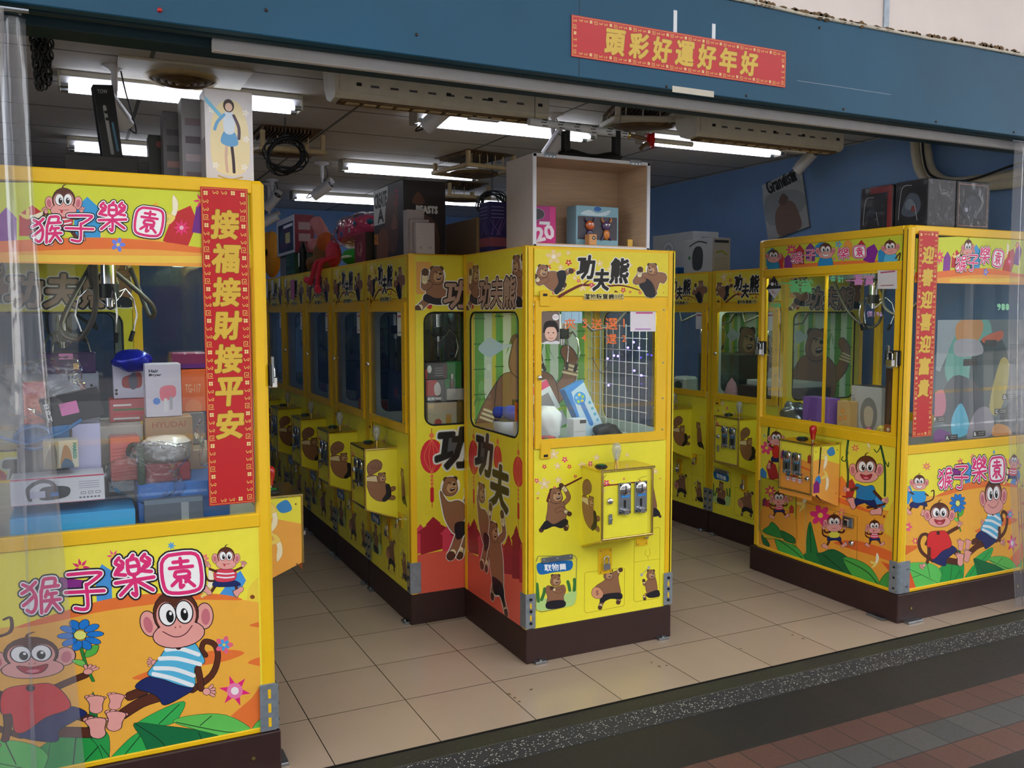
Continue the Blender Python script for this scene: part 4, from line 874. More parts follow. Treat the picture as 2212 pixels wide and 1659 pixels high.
def make_monkey(label, loc, rz, side):
    """side = 'L' or 'R': the printed side that faces the pavement"""
    W, D, H, P = MW, MD, MH, MP
    r = thing('claw_machine', label, 'claw machine', loc, rz)
    m = MB(); m.box((-.012, -.012, 0), (W+.012, D, P), 'brown', .004)
    for q in (.08, .9): m.cyl((-.012 if side == 'L' else W+.012, D*q, .07), ((-.016 if side == 'L' else W+.016), D*q, .07), .007, 'gold', 10)
    m.box((W-.16 if side == 'R' else .02, -.045, 0), (W-.05 if side == 'R' else .13, -.012, .012), 'steel', .002)
    sx = W+.012 if side == 'R' else -.012; m.box((sx, .03, 0), (sx+(.035 if side == 'R' else -.035), .14, .012), 'steel', .002)
    m.build('plinth', r)
    m = MB()
    for x in (0, W-.05):
        for y in (0, D-.05): m.box((x, y, P), (x+.05, y+.05, H), 'yellow', .012)
    for y in (.0, D-.03):
        m.box((.04, y, H-.045), (W-.04, y+.03, H), 'yellow', .004); m.box((.04, y, 1.80), (W-.04, y+.03, 1.845), 'yellow', .003); m.box((.04, y, .90), (W-.04, y+.03, .955), 'yellow', .003)
        m.box((.04, y, P), (W-.04, y+.03, P+.018), 'yellow', .003)
    for x in (0, W-.03):
        m.box((x, .04, H-.045), (x+.03, D-.04, H), 'yellow', .004); m.box((x, .04, .866), (x+.03, D-.04, .912), 'yellow', .003); m.box((x, .04, P), (x+.03, D-.04, P+.018), 'yellow', .003)
    m.box((.02, .02, H-.02), (W-.02, D-.02, H-.004), 'yellow'); m.box((.03, .03, 1.843), (W-.03, D-.03, 1.855), 'interiorwhite'); m.box((.03, .03, .893), (W-.03, D-.03, .905), 'offwhite')
    for x in (.02, W-.02):
        for y in (-.0015, ): pass
    for x in (.012, .038): m.box((W-x-.0015, -.002, P+.17), (W-x+.0015, .0, H-.02), 'black') if side == 'R' else None
    m.build('cabinet_frame', r)
    fr = front(W); conv = lambda w: (.73-w.y, w.z); pl = {'L': sideL(D), 'R': sideR(D, W)}
    m = MB(); m.plate(rect(.05, 1.845, W-.05, H-.045), [], off(fr, -.006), .01, 'print', lin('d0d838')); a = Art(m, off(fr, -.006), (.05, 1.845, W-.05, H-.045), ('x', 1.951), conv); cached(a, 'mfh', monkey_front_header); m.build('header_panel', r)
    m = MB(); m.plate(rect(.05, P+.018, W-.05, .90), [], off(fr, -.006), .01, 'print', lin('f0e040')); a = Art(m, off(fr, -.006), (.05, P+.018, W-.05, .90), ('x', 1.951), conv); cached(a, 'mfl', monkey_front_lower); m.build('lower_panel', r)
    cl = (.0, P+.018, D-.05, .866) if side == 'L' else (.05, P+.018, D, .866)
    m = MB(); p = pl[side]; m.plate(rect(.03, P+.018, D-.03, .866), [], off(p, -.006), .01, 'print', lin('f8ec48')); a = Art(m, off(p, -.006), cl); cached(a, 'msl', monkey_side_lower); m.build('side_panel', r)
    o_ = 'R' if side == 'L' else 'L'; m = MB(); m.plate(rect(.03, P+.018, D-.03, .866), [], off(pl[o_], -.006), .01, 'print', lin('f8ec48')); m.build('side_panel', r)
    # side glass with printed header
    for q in ('L', 'R'):
        m = MB(); m.add([off(pl[q], -.01)(u, v, 0) for u, v in rect(.045, .91, D-.045, H-.045)], [(0, 1, 2, 3)], 'glass'); g = m.build('side_glass', r)
        if q == side:
            m = MB(); a = Art(m, off(pl[q], -.006), (max(cl[0], .045), 1.735, min(cl[2], D-.045), H-.046)); cached(a, 'msh', monkey_side_header); m.build('header_print', g)
    # sliding glass doors
    for k, (u0, u1) in enumerate(((.05, .545), (.535, W-.05))):
        m = MB(); yy = .012 if k == 0 else .004
        m.plate(rect(u0, .955, u1, 1.80), [rect(u0+(.012 if k == 0 else .008), .972, u1-(.01 if k == 0 else .03), 1.79)], off(fr, -yy), .008, 'yellow'); d = m.build('sliding_door', r)
        m = MB(); m.add([(u, yy+.003, v) for u, v in rect(u0+.01, .97, u1-.01, 1.79)], [(0, 1, 2, 3)], 'glass'); m.build('door_glass', d)
    for x, z in ((.045, 1.38), (W-.075, 1.36)):
        m = MB(); m.box((x-.045, -.004, z-.04), (x+.05, -.012, z+.035), 'black', .003); m.box((x-.03, -.012, z-.03), (x-.012, -.022, z+.06), 'steel', .002); m.box((x+.018, -.012, z-.05), (x+.04, -.024, z+.03), 'chrome', .003); padlock(m, x+.0, -.014, z-.01, 1.15); m.build('door_latch', r)
    # prize door (clear, hinged)
    m = MB(); a = Art(m, off(fr, -.001), (.06, .19, .4, .6), ('x', 1.951), conv); a.view(1600, 880, 3.191)
    a.blob([(150, 488), (250, 510), (365, 552), (376, 570), (374, 930), (360, 940), (250, 905), (140, 860), (138, 500)], 'c8c030', ol=4, oc='7a7420')
    a.blob([(150, 680), (260, 690), (370, 740), (372, 935), (250, 900), (146, 860)], 'e8a038')
    for x, y, w, h, c, rr in ((165, 650, 16, 30, '7a2a50', 0), (190, 660, 16, 26, 'b83040', 0), (350, 700, 16, 30, 'b84030', 0)): house(a, x, y, w, h, c, rr)
    flower(a, 205, 575, 46, 'd83070', 7); flower(a, 345, 628, 26, 'd84a70', 6); flower(a, 300, 592, 12, 'f0c040', 6); mini(a, 265, 628, 80, 'e03a50')
    leaf(a, [(150, 850), (190, 820), (215, 790), (260, 830), (290, 900), (200, 880)], '2a8a3c'); leaf(a, [(275, 850), (330, 870), (370, 900), (372, 938), (300, 915)], '1f7034')
    f = m.build('prize_door', r)
    m = MB(); q = [conv(at(1600+x/3.191, 880+y/3.191, 'x', 1.951)) for x, y in ((138, 500), (136, 850))]; m.tube([(q[0][0], -.006, q[0][1]), (q[1][0], -.006, q[1][1])], .005, 'gold', 6); m.build('flap_hinge', f)
    c = conv(at(1600+745/3.191, 880+790/3.191, 'x', 1.951)); m = MB(); m.box((c[0]-.035, -.0, c[1]-.03), (c[0]+.035, -.012, c[1]+.03), 'steel', .003); m.box((c[0]-.01, -.012, c[1]-.022), (c[0]+.02, -.03, c[1]+.018), 'chrome', .004); m.build('door_latch', r)
    c = conv(at(1600+765/3.191, 880+935/3.191, 'x', 1.951)); m = MB(); m.lathe([(0, -.012), (.012, -.012), (.016, -.006), (.017, 0)], (c[0], 0, c[1]), 'chrome', 14, (0, 1, 0)); m.build('cam_lock', r)
    # control box
    x0, x1, y1, z0, z1 = .43, .68, -.196, .575, .872
    m = MB(); V = [(x0, 0, z0-.05), (x1, 0, z0-.05), (x1, y1, z0+.03), (x0, y1, z0+.03), (x0, 0, z1), (x1, 0, z1), (x1, y1, z1), (x0, y1, z1)]
    m.add(V, [(0, 4, 7, 3), (1, 2, 6, 5), (3, 7, 6, 2), (4, 5, 6, 7), (0, 3, 2, 1)], 'print', lin('f2a43c'))
    for sd in (0, 1):
        p = (lambda u, v, h: (x0-h, -u, v)) if sd == 0 else (lambda u, v, h: (x1+h, y1+u, v))
        bz = (lambda u: z0-.05+.08*u/.196) if sd == 0 else (lambda u: z0+.03-.08*u/.196)
        a = Art(m, p, (.002, .5, .194, z1)); a.poly([(.002, bz(.002)), (.194, bz(.194)), (.194, z1), (.002, z1)], 'f4b050'); a.poly([(.002, .79), (.06, .80), (.194, .76), (.194, z1), (.002, z1)], 'f0e848')
        banana(a, .085, .80, .06, 0); banana(a, .10, .68, .06, 5); a.blob([(.10, .84), (.14, .86), (.16, .82), (.12, .81)], '3a8ad0'); a.blob([(.02, .69), (.05, .71), (.06, .67), (.03, .65)], '3a8ad0'); a.line([(.055, .86), (.05, .78), (.045, .72)], .012, '1a2418', .008)
        house(a, .03, .65, .022, -.035, '8a2a7a', 0); a.line([(.03, .60), (.07, .57)], .012, '2a2018', .003)
        for q in ((.175, .60), (.175, .84), (.02, .84)): a.ell(*q, .004, c='806030', n=8)
    a = Art(m, lambda u, v, h: (u, y1-h, v), (x0, z0, x1, z1)); a.poly(rect(x0, z0, x1, z1), 'f0a040'); a.poly([(x0, .79), (x0+.1, .80), (x1, .775), (x1, z1), (x0, z1)], 'eee040'); a.poly([(x0, .78), (x1, .74), (x1, .73), (x0, .765)], 'e86a30')
    for u, c in ((.455, '8a2a7a'), (.50, 'b82c40'), (.655, 'b04030')): house(a, u, .80, .014, -.025, c)
    for u, c in ((.50, '2090c0'), (.545, 'e03040'), (.59, 'f0e080')): mini(a, u, .67, .028, c, False, 'grin')
    cb = m.build('control_box', r)
    m = MB(); m.box((x0-.008, .0, z1), (x1+.01, y1-.008, z1+.01), 'gold', .002)
    for x in (x0+.004, x1-.004): m.tube([(x, y1-.003, z0+.032), (x, y1-.003, z1)], .006, 'gold', 8)
    m.tube([(x0, y1-.003, z0+.032), (x1, y1-.003, z0+.032)], .006, 'gold', 8); m.build('edge_trim', cb)
    for xx in (.462, .535): m = MB(); coin_panel(m, xx, .70, .062, .12, y1-.001); m.build('coin_slot', cb)
    m = MB(); m.lathe([(0, -.012), (.010, -.012), (.014, -.006), (.015, 0)], (.645, y1, .69), 'chrome', 14, (0, 1, 0)); m.build('box_lock', cb)
    m = MB(); m.lathe([(0, .02), (.018, .018), (.022, .01)], (.50, -.10, z1+.006), 'greenbtn', 14); m.lathe([(.023, .012), (.03, .006), (.033, 0)], (.50, -.10, z1+.01), 'black', 16); m.build('push_button', cb)
    m = MB(); m.cyl((.59, -.11, z1+.01), (.59, -.11, z1+.03), .005, 'steel', 8); m.lathe([(.010, .02), (.014, .04), (.020, .07), (.019, .088), (.010, .097), (0, .098)], (.59, -.11, z1), 'redplastic', 14); m.build('joystick', cb)
    m = MB(); bracket(m, W, D, (1,) if side == 'R' else (-1,), P)
    if side == 'R': m.box((W+.001, .001, P+.004), (W+.007, .075, P+.17), 'galv', .001); [m.cyl((W+.007, .055, P+k), (W+.011, .055, P+k), .006, 'steel', 8) for k in (.04, .13)]; m.box((W-.05, -.012, P+.004), (W-.0, -.006, P+.17), 'galv', .001)
    else: m.box((-.001, .001, P+.004), (-.007, .055, P+.17), 'galv', .001); [m.box((-.0075, .018, P+k-.016), (-.008, .028, P+k+.016), 'yellow') for k in (.035, .085, .135)]
    m.build('corner_bracket', r)
    m = MB(); m.box((.06, D*.5-.02, 1.79), (W-.06, D*.5+.02, 1.83), 'galv', .003); m.box((W*.5-.07, D*.5-.07, 1.77), (W*.5+.07, D*.5+.07, 1.84), 'black', .01)
    m.tube(spl3([(W*.5, D*.45, 1.76), (W*.62, D*.3, 1.62), (W*.75, D*.3, 1.58), (W*.9, D*.35, 1.77)]), .009, 'coil', 6); m.tube(spl3([(W*.45, D*.5, 1.76), (W*.35, D*.6, 1.55), (W*.3, D*.55, 1.5), (W*.2, D*.5, 1.6), (W*.1, D*.5, 1.78)]), .009, 'coil', 6); m.build('gantry', r)
    claw(r, W*.42, D*.45, 1.66, .13, spin=.6 if side == 'R' else 1.2)
    return r
def spl3(P, n=6):
    P = [Vector(p) for p in P]; out = []
    for i in range(len(P)-1):
        a, b, c, d = P[max(i-1, 0)], P[i], P[i+1], P[min(i+2, len(P)-1)]
        for k in range(n): t = k/n; out.append(.5*((2*b)+(c-a)*t+(2*a-5*b+4*c-d)*t*t+(3*b-a-3*c+d)*t**3))
    out.append(P[-1]); return out
# ------------------------------------------------------------------ the setting
def tile_mat(name, c1, c2, tw, th, mortar, mcol, rough=.35, x0=0, y0=0, offset=0, mott=.08, nscale=5, coat=0, gr=.5):
    m = pmat(name, c1, rough, coat=coat); n = m.node_tree.nodes; L = m.node_tree.links; b = n['Principled BSDF']
    tc = n.new('ShaderNodeTexCoord'); mp = n.new('ShaderNodeMapping'); mp.inputs['Location'].default_value = (-x0, -y0, 0)
    L.new(tc.outputs['Object'], mp.inputs[0]); br = n.new('ShaderNodeTexBrick'); L.new(mp.outputs[0], br.inputs['Vector'])
    br.offset = offset; br.squash = 1; br.inputs['Scale'].default_value = 1; br.inputs['Brick Width'].default_value = tw; br.inputs['Row Height'].default_value = th
    br.inputs['Mortar Size'].default_value = mortar; br.inputs['Mortar Smooth'].default_value = .3; br.inputs['Bias'].default_value = 0
    br.inputs['Color1'].default_value = (*lin(c1), 1); br.inputs['Color2'].default_value = (*lin(c2), 1); br.inputs['Mortar'].default_value = (*lin(mcol), 1)
    no = n.new('ShaderNodeTexNoise'); no.inputs['Scale'].default_value = nscale; no.inputs['Detail'].default_value = 8; no.inputs['Roughness'].default_value = .65; L.new(tc.outputs['Object'], no.inputs['Vector'])
    mr = n.new('ShaderNodeMapRange'); mr.inputs[1].default_value = .3; mr.inputs[2].default_value = .7; mr.inputs[3].default_value = 1-mott; mr.inputs[4].default_value = 1+mott*.5; L.new(no.outputs['Fac'], mr.inputs[0])
    mx = n.new('ShaderNodeMix'); mx.data_type = 'RGBA'; mx.blend_type = 'MULTIPLY'; mx.inputs[0].default_value = 1; L.new(br.outputs['Color'], mx.inputs[6]); L.new(mr.outputs[0], mx.inputs[7]); L.new(mx.outputs[2], b.inputs['Base Color'])
    bp = n.new('ShaderNodeBump'); bp.inputs['Strength'].default_value = .4; bp.inputs['Distance'].default_value = .002; bp.invert = True; L.new(br.outputs['Fac'], bp.inputs['Height']); L.new(bp.outputs[0], b.inputs['Normal'])
    mr2 = n.new('ShaderNodeMapRange'); mr2.inputs[1].default_value = .35; mr2.inputs[2].default_value = .65; mr2.inputs[3].default_value = rough*.94; mr2.inputs[4].default_value = rough*1.08; L.new(no.outputs['Fac'], mr2.inputs[0]); L.new(mr2.outputs[0], b.inputs['Roughness'])
    return m
tile_mat('floortile', (.685, .61, .535), (.715, .635, .56), .3991, .3991, .0022, (.13, .12, .11), .24, -1.0128, -.5085, mott=.04, nscale=3)
def speck_mat(name, base, spk, scale, thr, rough=.6, base2=None):
    m = pmat(name, base, rough); n = m.node_tree.nodes; L = m.node_tree.links; b = n['Principled BSDF']
    tc = n.new('ShaderNodeTexCoord'); vo = n.new('ShaderNodeTexVoronoi'); vo.inputs['Scale'].default_value = scale; L.new(tc.outputs['Object'], vo.inputs['Vector'])
    wn = n.new('ShaderNodeSeparateColor'); L.new(vo.outputs['Color'], wn.inputs[0])
    ma = n.new('ShaderNodeMath'); ma.operation = 'LESS_THAN'; ma.inputs[1].default_value = thr; L.new(wn.outputs[0], ma.inputs[0])
    mb_ = n.new('ShaderNodeMath'); mb_.operation = 'LESS_THAN'; mb_.inputs[1].default_value = .36; L.new(vo.outputs['Distance'], mb_.inputs[0])
    mc = n.new('ShaderNodeMath'); mc.operation = 'MULTIPLY'; L.new(ma.outputs[0], mc.inputs[0]); L.new(mb_.outputs[0], mc.inputs[1])
    mx = n.new('ShaderNodeMix'); mx.data_type = 'RGBA'; mx.inputs[7].default_value = (*lin(spk), 1)
    no = n.new('ShaderNodeTexNoise'); no.inputs['Scale'].default_value = 2.5; no.inputs['Detail'].default_value = 5; L.new(tc.outputs['Object'], no.inputs['Vector'])
    cr = n.new('ShaderNodeValToRGB'); cr.color_ramp.elements[0].position = .35; cr.color_ramp.elements[1].position = .65; cr.color_ramp.elements[0].color = (*lin(base), 1); cr.color_ramp.elements[1].color = (*lin(base2 or base), 1); L.new(no.outputs['Fac'], cr.inputs[0]); L.new(cr.outputs[0], mx.inputs[6])
    L.new(mc.outputs[0], mx.inputs[0]); L.new(mx.outputs[2], b.inputs['Base Color'])
    bp = n.new('ShaderNodeBump'); bp.inputs['Strength'].default_value = .5; bp.inputs['Distance'].default_value = .002; L.new(vo.outputs['Distance'], bp.inputs['Height']); L.new(bp.outputs[0], b.inputs['Normal'])
speck_mat('aggregate', (.17, .18, .20), (.78, .78, .74), 130, .3, .7, (.20, .20, .20))
speck_mat('sill', (.16, .15, .125), (.30, .30, .25), 200, .2, .7, (.20, .205, .13))
tile_mat('paverdark', (.125, .13, .13), (.15, .14, .13), .15, .302, .0022, (.11, .11, .11), .6, .788-.15*20, -1.042, mott=.3, nscale=60)
tile_mat('paverred', (.34, .235, .215), (.40, .28, .235), .15, .15, .003, (.20, .17, .16), .65, .788-.15*20, -1.192, mott=.35, nscale=120)
tile_mat('pavergrey', (.29, .295, .295), (.35, .345, .34), .15, .15, .003, (.2, .2, .2), .65, .788-.15*20, -1.342, mott=.35, nscale=120)
pmat('asphalt', (.52, .52, .52), .85, var=.12, scale=30, bump=.3)
pmat('facade', (.44, .43, .42), .8, var=.06, scale=1)
pmat('facadewin', (.10, .13, .16), .15, var=.2, scale=1)
pmat('roadyellow', (.85, .65, .15), .7); pmat('roadwhite', (.85, .85, .85), .7)
pmat('bluewall', (.48, .63, .84), .75, var=.05, scale=2.5)
pmat('creamwall', (.90, .86, .84), .8, var=.05, scale=3, bump=.2)
def paint_worn(name, base, wear, thr, scale=6, rough=.6):
    m = pmat(name, base, rough); n = m.node_tree.nodes; L = m.node_tree.links; b = n['Principled BSDF']
    tc = n.new('ShaderNodeTexCoord'); mp = n.new('ShaderNodeMapping'); mp.inputs['Scale'].default_value = (.6, 1, 2.2); no = n.new('ShaderNodeTexNoise'); no.inputs['Scale'].default_value = scale; no.inputs['Detail'].default_value = 10; no.inputs['Roughness'].default_value = .72
    L.new(tc.outputs['Object'], mp.inputs[0]); L.new(mp.outputs[0], no.inputs['Vector'])
    cr = n.new('ShaderNodeValToRGB'); e = cr.color_ramp.elements; e[0].position = thr; e[0].color = (0, 0, 0, 1); e[1].position = thr+.05; e[1].color = (1, 1, 1, 1); L.new(no.outputs['Fac'], cr.inputs[0])
    n2 = n.new('ShaderNodeTexNoise'); n2.inputs['Scale'].default_value = 1.6; n2.inputs['Detail'].default_value = 5; L.new(tc.outputs['Object'], n2.inputs['Vector'])
    c2 = n.new('ShaderNodeValToRGB'); c2.color_ramp.elements[0].position = .35; c2.color_ramp.elements[1].position = .68; r = lin(base); c2.color_ramp.elements[0].color = (*[x*.86 for x in r], 1); c2.color_ramp.elements[1].color = (*[x*1.1 for x in r], 1); L.new(n2.outputs['Fac'], c2.inputs[0])
    mx = n.new('ShaderNodeMix'); mx.data_type = 'RGBA'; mx.inputs[7].default_value = (*lin(wear), 1); L.new(c2.outputs[0], mx.inputs[6]); L.new(cr.outputs[0], mx.inputs[0]); L.new(mx.outputs[2], b.inputs['Base Color'])
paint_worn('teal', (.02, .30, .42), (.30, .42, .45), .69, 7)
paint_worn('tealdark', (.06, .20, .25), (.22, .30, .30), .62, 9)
tile_mat('ceilingtile', (.80, .79, .78), (.78, .77, .76), 1.17, .64, .012, (.40, .40, .39), .8, -.235, 1.85, mott=.1)
S = dict(kind='structure')
def slab(name, a, b, mat, bev=0): return MB().box(a, b, mat, bev).build(name, **S)
XL, XR, YB, ZC = -4.2, 3.33, 7.05, 2.8
ZS, YF, YK = 2.45, -.586, -.267
slab('floor', (XL, -.5085, -.12), (XR, YB, 0), 'floortile')
slab('trim_1', (-12, -.605, -.12), (12, -.5085, -.006), 'sill', .003)
slab('trim_2', (-12, -.735, -.12), (12, -.605, -.008), 'aggregate')
slab('trim_3', (-12, -1.042, -.12), (12, -.735, -.010), 'paverdark')
slab('trim_4', (-12, -1.192, -.12), (12, -1.042, -.010), 'paverred')
slab('trim_5', (-12, -1.342, -.12), (12, -1.192, -.010), 'pavergrey')
slab('trim_6', (-12, -1.492, -.12), (12, -1.342, -.010), 'paverred')
slab('trim_7', (-12, -4.9, -.12), (12, -1.492, -.010), 'paverdark')
slab('floor_street', (-40, -17, -.3), (40, -4.9, -.15), 'asphalt')
slab('trim_8', (-40, -10.6, -.15), (40, -10.45, -.146), 'roadyellow'); slab('trim_9', (-40, -10.9, -.15), (40, -10.75, -.146), 'roadyellow')
slab('trim_10', (-40, -6.6, -.15), (40, -6.45, -.146), 'roadwhite')
slab('floor_far', (-40, -21, -.3), (40, -17, 0), 'facade')
m = MB(); m.box((-40, -22, 0), (40, -21, 11), 'facade')
for k in range(-9, 10):
    for z in (3.6, 6.6): m.box((k*4-1.2, -21, z), (k*4+1.2, -20.97, z+1.7), 'facadewin'); m.box((k*4-1.3, -20.97, z-.1), (k*4+1.3, -20.9, z), 'facade')
    m.box((k*4-1.7, -21, .1), (k*4+1.7, -20.96, 2.8), 'facadewin')
m.build('wall_opposite', **S)
slab('wall_back', (XL, YB, 0), (XR, YB+.1, ZC), 'bluewall'); slab('wall_right', (XR, -.267, 0), (XR+.1, YB, ZC), 'bluewall'); slab('wall_left', (XL-.1, -.267, 0), (XL, YB, ZC), 'bluewall')
slab('ceiling', (XL, -.267, ZC), (XR, YB, ZC+.1), 'ceilingtile')
# header beam over the shop front: face, stepped soffit, pale strip, inner lintel
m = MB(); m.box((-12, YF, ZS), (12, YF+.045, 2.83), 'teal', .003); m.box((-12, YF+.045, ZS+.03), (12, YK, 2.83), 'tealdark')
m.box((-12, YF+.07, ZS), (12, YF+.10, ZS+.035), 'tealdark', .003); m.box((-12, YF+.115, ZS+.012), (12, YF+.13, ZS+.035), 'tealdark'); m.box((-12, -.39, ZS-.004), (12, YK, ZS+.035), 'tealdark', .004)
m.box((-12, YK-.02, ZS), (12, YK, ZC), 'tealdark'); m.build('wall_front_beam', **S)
m = MB(); m.box((-1.35, -.428, ZS-.022), (12, -.400, ZS+.02), 'white', .003); m.build('trim_11', **S)
m = MB(); m.box((-12, YF+.004, 2.83), (12, YF+.25, 8.5), 'creamwall'); m.build('wall_front_upper', **S)  # carried high above the view so the building mass blocks the sun
# uneven sealant line between plaster and beam
random.seed(3); m = MB(); pts = [(x*.25, YF-.002, 2.832+.006*sin(x*.9)+random.uniform(-.003, .003)) for x in range(-30, 49)]; m.tube(pts, .008, 'offwhite', 6)
for k in range(90): x = random.uniform(.4, 2.6); m.sph((x, YF-.003, 2.838+.006*sin(x*3.6)), (random.uniform(.008, .03), .008, random.uniform(.006, .02)), 'dirtydark', 6)
m.build('trim_12', **S)
m = MB(); m.box((1.47, YF-.004, 2.838), (1.502, YF+.01, 3.4), 'galv', .002); m.build('trim_13', **S)
m = MB()
for px, py in ((575, 22), (1612, 207), (1822, 236), (2022, 263), (2190, 286), (1440, 187), (1770, 60), (900, 75)): q = at(px, py, 'y', YF); m.sph((q.x, YF, q.z), .006, 'brown', 8)
q = at(345, 22, 'y', YF); m.sph((q.x, YF, q.z), .008, 'redplastic', 8)
q0 = at(1722, 174, 'y', YF); q1 = at(1925, 203, 'y', YF); m.box((q0.x, YF-.0008, q0.z-.0007), (q1.x, YF, q0.z+.0007), 'galv'); q = at(1251, 130, 'y', YF); m.box((q.x-.001, YF-.0006, 2.455), (q.x+.001, YF, 2.82), 'black')
m.build('trim_14', **S)
slab('ceiling_unseen_arcade', (-12, -4.6, 5.6), (12, YF, 5.75), 'creamwall')  # unseen arcade roof, height chosen for how much daylight reaches the floor
slab('wall_side_left', (-4.6, YF+.05, 0), (XL-.1, -.267, ZS), 'creamwall'); slab('wall_side_right', (XR, YF+.05, 0), (XR+.4, -.267, ZS), 'creamwall')
for i, x in enumerate((-6.5, 5.6)): slab('wall_pillar_%s' % ('left' if i == 0 else 'right'), (x, -4.9, -.01), (x+.5, -4.4, 5.6), 'creamwall')
slab('wall_unseen_top', (XL-.1, YB, ZC), (XR+.1, YB+.2, 8.5), 'creamwall')  # unseen wall added as building mass above the shop against the sun

# ------------------------------------------------------------------ machines
A1 = -.2913; WR_ = .729; WB = .717
center = make_bear(WC, 'yellow bear claw machine facing the pavement, under the wooden display cabinet', (0, 0, 0), 0, extras=False)
row = make_bear(WB, 'first bear claw machine of the left aisle row, partly behind the centre machine', (A1, .707+WB, 0), -pi/2, 'bear claw machines in the left aisle row')
names_ = ['second', 'third', 'fourth', 'fifth', 'sixth']
for k in range(1, 6):
    copy_tree(row, (A1, .707+WB+WR_*k, 0), -pi/2, '%s bear claw machine from the front in the left aisle row' % names_[k-1])
YR0 = 1.58
ra = copy_tree(row, (2.2908, YR0, 0), -pi/2, 'bear claw machine in the right aisle row, right behind the monkey machine', group='bear claw machines in the right aisle row')
rb = copy_tree(row, (2.2908, YR0+WR_, 0), -pi/2, 'bear claw machine in the right aisle row, the farther one seen beside the centre machine', group='bear claw machines in the right aisle row')
mr = make_monkey('wide monkey claw machine at the right of the entrance with handwriting on its glass', (1.951, .73, 0), -pi/2, 'R')
ml = make_monkey('large monkey claw machine at the left edge, filled with boxes, red couplet on its glass', (-1.202, -.457, 0), pi/2, 'L')
led(ra, WB, .695, e=.012); led(rb, WB, .695, e=.012); led(center, WC, .695, e=.05); led(mr, MW, MD, 1.842, .03); led(ml, MW, MD, 1.842, .05)
bl = copy_tree(row, (-1.52, .70, 0), pi/2, 'bear claw machine seen through the glass of the left monkey machine', group='bear claw machines behind the left monkey machine')
# ------------------------------------------------------------------ ceiling fittings
def light_fixture(x0, x1, y, label, two=True):
    r = thing('fluorescent_light', label, 'ceiling light', ((x0+x1)/2, y, ZC), 0, None); h = (x1-x0)/2
    m = MB(); m.box((-h, -.075, -.03), (h, .075, 0), 'offwhite', .004)
    for s in (-1, 1):
        m.box((s*h, -.07, -.085), (s*(h+.012), .07, 0), 'offwhite', .003)
    m.add([(-h, -.075, -.03), (h, -.075, -.03), (h, -.02, -.06), (-h, -.02, -.06)], [(0, 1, 2, 3)], 'white'); m.add([(-h, .075, -.03), (h, .075, -.03), (h, .02, -.06), (-h, .02, -.06)], [(3, 2, 1, 0)], 'white'); m.add([(-h, -.02, -.06), (h, -.02, -.06), (h, .02, -.06), (-h, .02, -.06)], [(3, 2, 1, 0)], 'white')
    m.build('housing', r)
    for yy in (-.052, .052):
        m = MB(); m.cyl((-h+.035, yy, -.072), (h-.035, yy, -.072), .013, 'tube', 12); t = m.build('fluorescent_tube', r)
        for s in (-1, 1): m = MB(); m.cyl((s*(h-.035), yy, -.072), (s*h, yy, -.072), .0135, 'steel', 12); m.build('end_cap', t)
    return r
light_fixture(-1.80, -.60, 1.65, 'double tube ceiling light above the left machine, behind the white figure box')
light_fixture(.09, 1.31, 1.64, 'double tube ceiling light above the middle, behind the striped pole')
light_fixture(1.66, 2.84, 1.55, 'double tube ceiling light nearest the blue right wall')
light_fixture(.17, 1.35, 3.55, 'double tube ceiling light halfway back, left of the wooden display cabinet')
light_fixture(-1.77, -.56, 3.48, 'double tube ceiling light behind the hanging black box at the left')
light_fixture(.21, 1.42, 5.53, 'double tube ceiling light near the back wall, above the pink bagged pillow')
light_fixture(1.55, 2.8, 5.2, 'double tube ceiling light far back, right of the big black box')
def camera_unit(x, y, z, yaw, pitch, label, drop=None):
    r = thing('security_camera', label, 'security camera', (x, y, ZC), 0); d = ZC-z
    m = MB(); m.lathe([(0, 0), (.058, 0), (.058, -.008), (.028, -.02), (.016, -.03), (.014, -d*.55)], (0, 0, 0), 'white', 18); m.cyl((0, 0, -d*.55), (0, 0, -d+.04), .011, 'white', 10); m.sph((0, 0, -d+.04), .016, 'white', 10); m.build('mount', r)
    T = Matrix.Translation((0, 0, -d)) @ Matrix.Rotation(yaw, 4, 'Z') @ Matrix.Rotation(-pitch, 4, 'X')
    m = MB(); m.M = T; m.cyl((0, -.085, 0), (0, .09, 0), .040, 'white', 18); m.cyl((0, -.085, 0), (0, -.0865, 0), .034, 'black', 16); m.cyl((0, -.084, 0), (0, -.088, 0), .012, 'chrome', 12); b = m.build('camera_body', r)
    m = MB(); m.M = T; P = [(.047*cos(t), .047*sin(t)) for t in [radians(10+k*20) for k in range(9)]]
    m.add([(px, -.115, pz) for px, pz in P]+[(px, .06, pz) for px, pz in P], [(k, k+1, 10+k, 9+k) for k in range(8)], 'white', smooth=True); m.build('sun_shield', b)
    m = MB(); m.tube(spl3([T @ Vector((0, .09, 0)), T @ Vector((0, .14, .03)), (.05, .04, -d*.5), (.03, .02, -.01)]), .004, 'black', 6); m.build('camera_cable', r)
camera_unit(-1.56, 1.40, 2.58, -.9, .75, 'white security camera in front of the left ceiling light, tilted down')
camera_unit(.0, 1.04, 2.63, .7, .6, 'white security camera hanging against the bright middle light')
camera_unit(.06, 3.75, 2.58, .9, .55, 'small security camera on the ceiling left of the halfway light')
camera_unit(-.12, 4.85, 2.60, .6, .7, 'far security camera just right of the left machine top, upper of two')
camera_unit(-.10, 5.1, 2.46, 1.2, .5, 'far security camera just right of the left machine top, lower of two')
camera_unit(3.12, 1.57, 2.70, .35, .75, 'security camera above the tilted poster on the right wall side')
camera_unit(.90, 1.40, 2.60, .7, .9, 'white security camera behind the left strap of the hanging black bolster')
